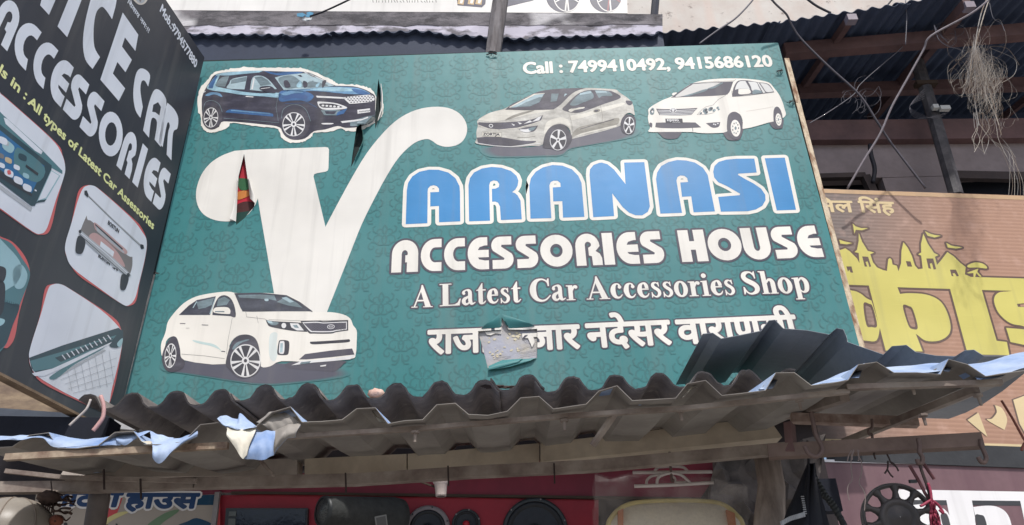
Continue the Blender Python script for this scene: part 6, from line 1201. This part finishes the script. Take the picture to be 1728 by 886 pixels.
blk = plain('black_plastic', rgb(52, 56, 58), .45, rgb(40, 44, 46), 8, .1, 60); cone = plain('speaker_cone', rgb(40, 46, 54), .55); rubber = plain('speaker_rubber', rgb(30, 32, 36), .5); greyp = plain('grey_ring', rgb(150, 140, 140, .85), .5); redc = plain('red_cap', rgb(196, 46, 64, .9), .4)
def speaker(px, py, r, label, ringm, capm, ringw=.16, sc=1.0):
    c = RB.wp(px, py, .004); t_ = thing('speaker', label, 'speaker', c, 'speakers on the red board'); ax = -RB.y
    mb = MB(); mb.lathe(c, ax, [(0, r*1.0), (.012, r), (.018, r*(1-ringw*.4)), (.016, r*(1-ringw))], 36); fr0 = mb.build('frame', ringm, t_, True)
    mb = MB(); mb.lathe(c, ax, [(.014, r*(1-ringw)), (.026, r*(1-ringw-.08)), (.014, r*(1-ringw-.17))], 36); mb.build('surround', rubber, t_, True)
    mb = MB(); mb.lathe(c, ax, [(.014, r*(1-ringw-.17)), (.006, r*.24)], 36); mb.build('cone', cone, t_, True)
    mb = MB(); mb.lathe(c, ax, [(.006, r*.25), (.016, r*.20), (.021, r*.1), (.022, .0005)], 20); mb.build('dust_cap', capm, t_, True)
    for k in range(6):
        a = 2*math.pi*k/6+.3; mb = MB(); p = c+(RB.x*math.cos(a)+RB.z*math.sin(a))*r*(1-ringw*.42); mb.lathe(p, ax, [(.014, .004), (.021, .0035), (.021, .0005)], 7); mb.build('screw', greyp if ringm is blk else blk, fr0)
speaker(722, 893, .094, 'round speaker with a pale grey ring in the middle of the red board', greyp, cone, .20); speaker(787, 885, .060, 'small coaxial speaker with a red centre, between two bigger speakers', blk, redc, .16); speaker(903, 898, .138, 'biggest black speaker, rightmost on the red board', blk, blk, .12)
tb = thing('tube_subwoofer', 'grey tube subwoofer with a mesh end, left of the round speakers', 'speaker', RB.wp(640, 880, .08))
g1 = plain('grey_carpet', rgb(64, 66, 65), .9, rgb(52, 54, 53), 30, .6, 90)
A_ = RB.wp(572, 889, .30); B_ = RB.wp(676, 880, .06); ax = (B_-A_)
mb = MB(); mb.lathe(A_, ax, [(0, .054), (.02, .058), (ax.length*.35, .066), (ax.length*.9, .082), (ax.length, .078), (ax.length+.012, .05), (ax.length+.013, .001)], 32); mb.build('tube', g1, tb, True)
mb = MB(); mb.lathe(A_, -ax, [(-.004, .058), (.008, .056), (.008, .047)], 32); mb.build('end_ring', blk, tb, True)
t = NT('speaker_mesh'); wv = t.n.new('ShaderNodeTexVoronoi'); wv.inputs['Scale'].default_value = 160; t.link(t.tc, wv.inputs['Vector']); msh = t.done(t.mix(t.ramp(wv.outputs[0], [(.25, 0.0), (.45, 1.0)]), (.01, .01, .012), (.07, .075, .075)), .4, None, .5)
mb = MB(); mb.lathe(A_, -ax, [(.004, .048), (.014, .03), (.018, .0005)], 28); mb.build('mesh_grille', msh, tb, True)
LP = Plane(RB.wp(645, 878, .24), RB.x, RB.z); q = Art(LP); q.px([(632, 872), (652, 868), (656, 900), (636, 900)], vinyl(rgb(120, 122, 120), 'badge_grey', .5), 0); q.px([(634.5, 874), (650.5, 870.5), (654, 900), (638, 900)], vinyl(rgb(74, 76, 76), 'badge_dark', .5), .0006)
me_ = q.build('badge', tb); me_.data.transform(Matrix.Translation(LP.o-tb.location) @ LP.rot.to_4x4())
# dark framed screen box
scr = thing('screen_display', 'dark framed screen on the left of the red board', 'display', RB.wp(455, 880, .03))
def pbox(pts, h0, h1, m, name, parent):
    mb = MB(); mb.hexa([RB.wp(p[0], p[1], h0) for p in pts]+[RB.wp(p[0], p[1], h1) for p in pts]); return mb.build(name, m, parent)
pbox([(385, 860), (522, 860), (520, 930), (380, 930)], .001, .03, blk, 'casing', scr); pbox([(404, 863), (519, 862), (517, 928), (400, 928)], .0305, .034, plain('dark_screen', (.008, .011, .02), .15), 'screen', scr)
for p in ([(391, 866), (403, 866), (402, 874), (390, 874)], [(390, 878), (402, 878), (401, 890), (389, 890)]): pbox(p, .0305, .034, plain('screen_key', rgb(92, 96, 92), .5), 'button', scr)
# white cup-shaped lamp holder
lh = thing('lamp_holder', 'white cup shaped lamp holder under the crossbar', 'lamp holder', uy(745, 822, 2.9)); wp_ = plain('white_plastic_dusty', rgb(222, 212, 208, .9), .45, rgb(196, 184, 180, .9), 10, .1, 50)
c = uy(744, 812, 2.9); mb = MB(); mb.lathe(c, (0.03, 0, -1), [(-.03, .018), (-.012, .024), (0, .030), (.004, .030), (.012, .024), (.05, .020), (.056, .0195), (.056, .015)], 24, 0); mb.build('cup', wp_, lh, True)
mb = MB(); mb.lathe(c, (0, 0, 1), [(.0, .030), (.01, .034), (.018, .03), (.03, .018), (.031, .001)], 20); mb.build('rose', plain('pinkish_plastic', rgb(196, 164, 164, .85), .5), lh, True)
mb = MB(); mb.beam(uy(690, 806, 2.93), uy(735, 822, 2.92), .012, .006); mb.build('bracket', dk, lh)
# broken concrete edge, posts
ce = plain('broken_concrete', rgb(128, 120, 116, .85), .95, rgb(84, 78, 76, .85), 6, .9, 22)
mb = MB(); rows = []
rr = random.Random(9)
for j in range(9): rows.append([uy(x+rr.gauss(0, 3), 772+j*24+(x-1240)*-.25*(1 if j == 0 else 0), 3.28+rr.gauss(0, .012)) for x in (1205-j*2, 1225, 1250, 1275, 1300, 1325, 1350, 1385)])
mb.shell(rows, .05); tag(mb.build('concrete_pillar', ce), 'rough broken concrete pillar right of the hanging cushion', 'pillar')
tim = plain('peeled_timber', rgb(186, 172, 162, .85), .8, rgb(136, 122, 114, .85), 4, .6, 40, stretch=(5, 5, .7))
mb = MB(); mb.tube([uy(1292, 758, 2.62), uy(1302, 820, 2.62), uy(1298, 886, 2.60), uy(1292, 1000, 2.6)], [.042, .044, .05, .05], 10); tag(mb.build('timber_post', tim, None, True), 'peeled timber post right of the hanging cushion', 'post')
mb = MB(); mb.tube([uy(170, 818, 2.66), uy(166, 850, 2.66), uy(158, 900, 2.66), uy(150, 1000, 2.66)], .034, 12); tag(mb.build('pipe_post', plain('grey_brown_post', rgb(138, 130, 126, .85), .7, rgb(112, 104, 100, .85), 4, .3, 40), None, True), 'grey round post standing in front of the cream Hindi board', 'post')
# pale seamed dome at the bottom left corner
dm = thing('seamed_dome', 'pale seamed plastic dome in the bottom left corner', 'cover', uy(12, 900, 2.5)); c = uy(12, 905, 2.5); R_ = .135
dpm = plain('yellowed_plastic', rgb(170, 162, 150, .8), .4, rgb(146, 138, 128, .8), 4, .15, 30)
mb = MB(); rows = []
for i in range(11):
    th = math.pi*.5*i/10; rows.append([c+Vector((R_*math.sin(th)*math.cos(2*math.pi*j/48)*(1-.02*abs(math.sin(4*math.pi*j/48))), R_*math.sin(th)*math.sin(2*math.pi*j/48), R_*math.cos(th)*.86)) for j in range(49)])
mb.grid(rows); mb.build('dome', dpm, dm, True)
sm_ = plain('seam_line', rgb(140, 126, 112, .85), .6)
for k in range(8):
    a = 2*math.pi*k/8-.5; mb = MB(); mb.tube([c+Vector((R_*1.003*math.sin(th)*math.cos(a), R_*1.003*math.sin(th)*math.sin(a), R_*1.003*.86*math.cos(th))) for th in [math.pi*.5*i/10 for i in range(11)]], .0022, 5); mb.build('seam', sm_, dm)
# dried charm garland
gd = thing('dried_garland', 'shrivelled lemon and chilli charm hanging by the cream Hindi board', 'garland', uy(90, 850, 2.5)); br_ = plain('dried_brown', rgb(84, 62, 52), .9, rgb(60, 46, 42), 20, .8, 80)
rg = random.Random(2)
mb = MB(); mb.tube([uy(86, 812, 2.5), uy(88, 830, 2.5), uy(93, 900, 2.5)], .0022, 5); mb.build('string', wm, gd)
for k in range(11):
    x, y_ = rg.gauss(94, 8), rg.uniform(838, 884); s = rg.choice((-1, 1)); L = rg.uniform(10, 22); mb = MB(); mb.tube([uy(p[0], p[1], 2.5+rg.gauss(0, .012)) for p in sm([(x-s*L*.6, y_+rg.gauss(0, 3)), (x, y_-3), (x+s*L*.5, y_+rg.gauss(0, 3)), (x+s*L, y_-rg.uniform(0, 7))], 4, False)], [.0045, .004, .0038, .0036, .0034, .0032, .003, .0028, .0026, .0024, .0022, .002, .001], 5); mb.build('chilli', br_, gd)
for nm, x, y_, r in (('lemon', 95, 879, .021), ('dry_bunch', 84, 841, .034)):
    c = uy(x, y_, 2.5); mb = MB(); rows = []
    for i in range(8):
        th = math.pi*i/7; rows.append([c+Vector((r*math.sin(th)*math.cos(2*math.pi*(j % 12)/12), r*math.sin(th)*math.sin(2*math.pi*(j % 12)/12), r*(.8 if nm == 'lemon' else .55)*math.cos(th)))*(1+(.05 if nm == 'lemon' else .0)*math.sin(i*3+j % 12)) if False else c+Vector((r*math.sin(th)*math.cos(2*math.pi*(j % 12)/12), r*math.sin(th)*math.sin(2*math.pi*(j % 12)/12), r*(.9 if nm == 'lemon' else .6)*math.cos(th)))*(1+(.05 if nm == 'lemon' else .28)*math.sin(i*3.1+(j % 12)*2.2)) for j in range(13)])
    mb.grid(rows); mb.build(nm, plain('dried_'+nm, rgb(120, 70, 54) if nm == 'lemon' else rgb(78, 62, 56), .85, None, 20, .7, 60), gd, True)
for k in range(5): mb = MB(); x = 74+k*4; mb.tube([uy(x, 848, 2.5), uy(x-3+rg.gauss(0, 2), 862, 2.5)], .002, 5); mb.build('stem', br_, gd)
# cushion in a clear bag with white hangers
t = NT('clear_bag'); t.b.inputs['Base Color'].default_value = (.74, .70, .68, 1); t.b.inputs['Roughness'].default_value = .22
n_ = t.noise(9, 4, .6); tr = t.n.new('ShaderNodeBsdfTransparent'); mx = t.n.new('ShaderNodeMixShader'); out = t.n['Material Output']
t.link(t.bump(t.noise(22, 4, .6), .8, .02), t.b.inputs['Normal']); fr_ = t.ramp(n_, [(.38, .02), (.70, .22)]); t.link(fr_, mx.inputs[0]); t.link(tr.outputs[0], mx.inputs[1]); t.link(t.b.outputs[0], mx.inputs[2]); t.link(mx.outputs[0], out.inputs[0]); bagm = t.mat
bag = thing('bagged_cushion', 'cream piped cushion in a clear plastic bag hanging under the crossbar', 'cushion', uy(1140, 860, 2.75))
def cush(dy, dzs): pass
yc = 2.78
out_ = sm([(1024, 1000), (1024, 1000), (1024, 900), (1032, 872), (1055, 853), (1090, 846.5), (1140, 845), (1190, 846), (1220, 851), (1243, 868), (1256, 895), (1262, 1000), (1262, 1000)], 5)
cx_, cy_ = 1142, 930
def ring(s, y_): return [uy(cx_+(p[0]-cx_)*s, cy_+(p[1]-cy_)*s, y_) for p in out_]
mb = MB(); R_ = [ring(1.0, yc), ring(.985, yc-.03), ring(.93, yc-.055), ring(.7, yc-.07), ring(.35, yc-.074), ring(.02, yc-.075)]
mb.grid([r+[r[0]] for r in R_]); cm_ = plain('cream_fabric', rgb(240, 232, 214, .95), .8, rgb(226, 216, 198, .95), 3, .3, 120); mb.build('cushion', cm_, bag, True)
ypm = plain('yellow_piping', rgb(236, 220, 160, .92), .6); mb = MB(); pr = ring(.985, yc-.032); mb.tube(pr[2:-2], .0105, 8); mb.build('piping', ypm, bag, True)
orm = plain('orange_strip', rgb(206, 140, 104, .9), .7)
for q_ in ([(1043, 862), (1052, 858), (1051, 960), (1042, 960)], [(1226, 860), (1240, 866), (1250, 960), (1238, 960)]): mb = MB(); mb.prism([uy(p[0], p[1], yc-.072) for p in q_], (0, .02, 0)); mb.build('orange_strip', orm, bag)
mb = MB(); rows = []; rg = random.Random(8); topx = [1004, 1030, 1062, 1095, 1125, 1160, 1195, 1225, 1248, 1262]; topy = [798, 806, 798, 806, 812, 806, 805, 812, 818, 818]
for j in range(16):
    s = j/15; rows.append([uy(x+(-8 if i == 0 else (8 if i == len(topx)-1 else 0))*s*(1 if i == 0 else .4)+rg.gauss(0, 2.2 if 0 < j else .5), ty+(960-ty)*s, yc-.10-.012*math.sin(i*1.7+j*.9)-rg.random()*.012) for i, (x, ty) in enumerate(zip(topx, topy))])
mb.grid(rows); mb.build('clear_bag', bagm, bag, True)
mb = MB(); rows = []
for j in range(10): rows.append([uy(x+rg.gauss(0, 2), ty-(6 if 2 < i < 7 else -3)+(960-ty)*j/9, yc+.03+rg.random()*.012) for i, (x, ty) in enumerate(zip(topx, topy))])
mb.grid(rows); mb.build('clear_bag', bagm, bag, True)
z3c = Z(980, 750, 3.927); wh = plain('white_hanger', rgb(222, 212, 208, .9), .5)
def flatbar(pts, r, name, y_): mb = MB(); mb.tube([uy(p[0], p[1], y_) for p in z3c(sm(pts, 5, False))], r, 7); mb.build(name, wh, bag, True)
flatbar([(345, 186), (600, 184), (870, 181)], .0062, 'hanger', yc-.03); flatbar([(490, 175), (512, 152), (545, 130), (578, 116)], .0052, 'hanger_handle', yc-.03); flatbar([(520, 150), (580, 146), (660, 148), (690, 158), (708, 178)], .0052, 'hanger_handle', yc-.03)
flatbar([(355, 276), (600, 268), (880, 252)], .0062, 'hanger', yc-.12); flatbar([(505, 268), (508, 235), (525, 210), (580, 192), (625, 192), (670, 205), (705, 235), (728, 258)], .0052, 'hanger_handle', yc-.12); flatbar([(435, 265), (440, 235), (470, 210), (530, 198)], .0046, 'hanger_handle', yc-.09); flatbar([(600, 205), (625, 225), (630, 250), (700, 248)], .0046, 'hanger_handle', yc-.09)
mb = MB(); mb.tube([uy(p[0], p[1], yc-.12) for p in z3c(sm([(588, 50), (590, 110), (597, 170), (602, 235), (610, 245), (614, 232)], 5, False))], .0048, 7); mb.build('wire_hook', hk, bag, True)
# black goods at the right of the post
bkc = plain('black_cloth', rgb(40, 42, 52), .8, rgb(30, 32, 40), 6, .4, 60); zpm = plain('steel_zip', rgb(170, 170, 172, .9), .35, None, 20, .1, 50, .7)
bb_ = thing('black_cover', 'black cloth cover with a steel zip hanging right of the timber post', 'cover', uy(1350, 840, 2.4))
mb = MB(); L_ = [(1362, 782), (1352, 806), (1338, 840), (1322, 880), (1300, 1000)]; R2 = [(1370, 782), (1376, 806), (1384, 830), (1398, 880), (1430, 1000)]; rows = []
for a, b in zip(sm(L_, 4, False), sm(R2, 4, False)): rows.append([uy(a[0]+(b[0]-a[0])*s, a[1]+(b[1]-a[1])*s, 2.42-.05*math.sin(math.pi*s)-.012*math.sin(s*14)) for s in [k/10 for k in range(11)]])
mb.shell(rows, .012); mb.build('cloth', bkc, bb_, True)
mb = MB(); zp = sm([(1318, 884), (1332, 876), (1348, 871), (1358, 868)], 6, False)
for k in range(len(zp)-1): mb.box(uy(zp[k][0], zp[k][1], 2.35), .004, .006, .013)
mb.build('zip', zpm, bb_)
mb = MB(); mb.tube([uy(1362, 745, 2.3), uy(1365, 765, 2.35), uy(1364, 790, 2.4)], .004, 6); mb.build('cord', cbb, bb_)
hs = thing('black_hose', 'ribbed black hose curving down beside the maroon sign', 'hose', uy(1400, 860, 2.5))
for off in (0, 1):
    mb = MB(); pts = sm([(1368, 796), (1380, 815), (1394, 838), (1408, 858), (1424, 886), (1440, 930)] if off else [(1360, 800), (1372, 822), (1386, 834), (1402, 846), (1416, 870), (1436, 910)], 8, False); mb.tube([uy(p[0], p[1], 2.44) for p in pts], [.009+.0018*(k % 2) for k in range(len(pts))], 8); mb.build('hose', blk, hs)
mb = MB(); zq = [(1354+k*.6, 838+k*3.6) for k in range(9)]
for k in range(9): mb.box(uy(zq[k][0], zq[k][1], 2.36), .009, .004, .003)
mb.build('clip_strip', zpm, hs)
mb = MB(); mb.box(uy(1385, 838, 3.0), .12, .06, .12); tag(mb.build('dark_box', dark), 'small dark box behind the black cover', 'box')
# wheel cover
wc = thing('wheel_cover', 'dark wheel cover with a bright rim hanging before the maroon sign', 'wheel cover', uy(1517, 874, 2.15)); c = wc.location.copy(); dvec = (EYE-c).normalized(); dvec = Vector((-.25, -1, -.05)).normalized(); R_ = .092
wcb = plain('dark_cover_plastic', rgb(78, 74, 74), .45, rgb(60, 58, 58), 6, .15, 60); wcs = plain('bright_cover_edge', rgb(190, 186, 184, .9), .35, None, 6, .1, 60, .5)
mb = MB(); mb.lathe(c, dvec, [(-.03, R_), (0, R_), (.008, R_*.97), (.004, R_*.90), (-.012, R_*.88)], 48); mb.build('rim', wcb, wc, True)
mb = MB(); mb.lathe(c, dvec, [(-.024, R_*1.004), (-.002, R_*1.006), (.006, R_*.985)], 48); mb.build('rim_edge', wcs, wc, True)
mb = MB(); mb.lathe(c, dvec, [(0, R_*.56), (.012, R_*.54), (.016, R_*.40), (.010, R_*.36), (.014, R_*.3), (.018, .0005)], 40); mb.build('hub', wcb, wc, True)
e1 = dvec.cross(Vector((0, 0, 1))).normalized(); e2 = dvec.cross(e1)
for k in range(10):
    a = 2*math.pi*k/10+.2; mb = MB(); P = []
    for s, wd in ((.52, .34), (.62, .16), (.75, .10), (.92, .16)):
        P.append((s, wd))
    rows = [[c+dvec*(.006+h_)+(e1*math.cos(a+w_*d)+e2*math.sin(a+w_*d))*R_*s for d, h_ in ((-1, -.008), (-.6, .003), (0, .006), (.6, .003), (1, -.008))] for s, w_ in P]; mb.grid(rows); mb.grid([[p-dvec*.004 for p in r][::-1] for r in rows]); mb.build('spoke', wcb, wc, True)
mb = MB(); mb.box(c+dvec*.01+Vector((.062, 0, .094)), .02, .008, .008); mb.build('clip', blk, wc)
# ribbons, skewers and wires hanging from the hooks
pk = plain('pink_ribbon', rgb(180, 70, 96, .85), .6, rgb(140, 44, 68, .85), 10, .2, 60)
rbn = thing('pink_ribbons', 'bunch of knotted pink ribbons hanging from an iron hook', 'ribbons', uy(1575, 850, 2.05)); rg = random.Random(12)
for k in range(9):
    x1 = 1571+rg.uniform(-4, 26); mb = MB(); mb.tube([uy(p[0], p[1], 2.05+rg.gauss(0, .008)) for p in sm([(1571, 842), (1573+rg.gauss(0, 3), 852), (1572+(x1-1572)*.5+rg.gauss(0, 3), 868), (x1, 888), (x1+rg.gauss(0, 4), 920)], 4, False)], .0028, 5); mb.build('ribbon', pk, rbn, True)
for q_ in ([(1571, 844), (1564, 848), (1558, 852), (1553, 854)], [(1572, 844), (1582, 851), (1590, 862), (1591, 866), (1585, 860)], [(1566, 815), (1570, 828), (1572, 843)]): mb = MB(); mb.tube([uy(p[0], p[1], 2.04) for p in sm(q_, 4, False)], .0036, 5); mb.build('ribbon', pk, rbn, True)
mb = MB(); mb.tube([uy(p[0], p[1], 2.05) for p in sm(q9([(800, 230), (830, 320), (860, 400), (880, 470), (905, 545)]), 4, False)], .004, 6); mb.build('cord', wm, rbn)
for i, q_ in enumerate(([(712, 240), (800, 390), (850, 490), (890, 545)], [(836, 222), (880, 290), (930, 362)])):
    mb = MB(); mb.tube([uy(p[0], p[1], 2.06) for p in q9(q_)], .0042, 6); tag(mb.build('thin_rod', plain('dark_red_rod', rgb(96, 56, 60), .6)), ('long dark thin rod slanting into the pink ribbons', 'short dark thin rod slanting right of the iron hook')[i], 'rod', 'thin rods by the pink ribbons')
mb = MB(); st = []
for q_ in ([(215, 100), (195, 150), (190, 250), (200, 360), (165, 420), (160, 480), (175, 550)], [(250, 100), (260, 160), (280, 200), (285, 300), (262, 390), (300, 460), (318, 520), (310, 640)], [(195, 105), (170, 150), (158, 205)], [(262, 105), (255, 150), (262, 190), (250, 195)], [(215, 110), (205, 140), (200, 190)]): mb.tube([uy(p[0], p[1], 2.1) for p in sm(q9(q_), 4, False)], .0014, 4)
tag(mb.build('thin_strings', plain('grey_string', rgb(150, 136, 132, .9), .8)), 'thin grey strings dangling from the brown bar', 'strings')
mb = MB()
for q_ in ([(400, 100), (395, 140), (408, 185)], [(510, 140), (530, 180), (545, 215), (590, 250), (612, 290)], [(545, 210), (570, 225), (585, 245)], [(520, 200), (515, 270), (490, 310)], [(512, 275), (540, 320), (565, 345)]): mb.tube([uy(p[0], p[1], 2.12) for p in sm(q9(q_), 4, False)], .0024, 5)
tag(mb.build('bent_wires', wm), 'bent dark wires dangling before the maroon sign', 'wires')
mb = MB(); mb.tube([uy(p[0], p[1], 2.1) for p in [(1690, 676), (1708, 705), (1726, 738), (1740, 760)]], .0035, 5); mb.tube([uy(p[0], p[1], 2.1) for p in sm([(1735, 742), (1728, 750), (1724, 760)], 3, False)], .004, 5); tag(mb.build('copper_wire', plain('copper_wire', rgb(136, 78, 62), .5)), 'reddish wire hanging over the orange sign at the right edge', 'wire')
# dark beam between the orange and the maroon signs
mb = MB(); mb.beam(uy(1400, 765, 3.66), uy(1840, 781, 3.66), .1, .10); tag(mb.build('lintel_beam', plain('dark_lintel', rgb(66, 68, 72, .85), .8)), 'dark lintel between the orange and maroon signs', 'beam')
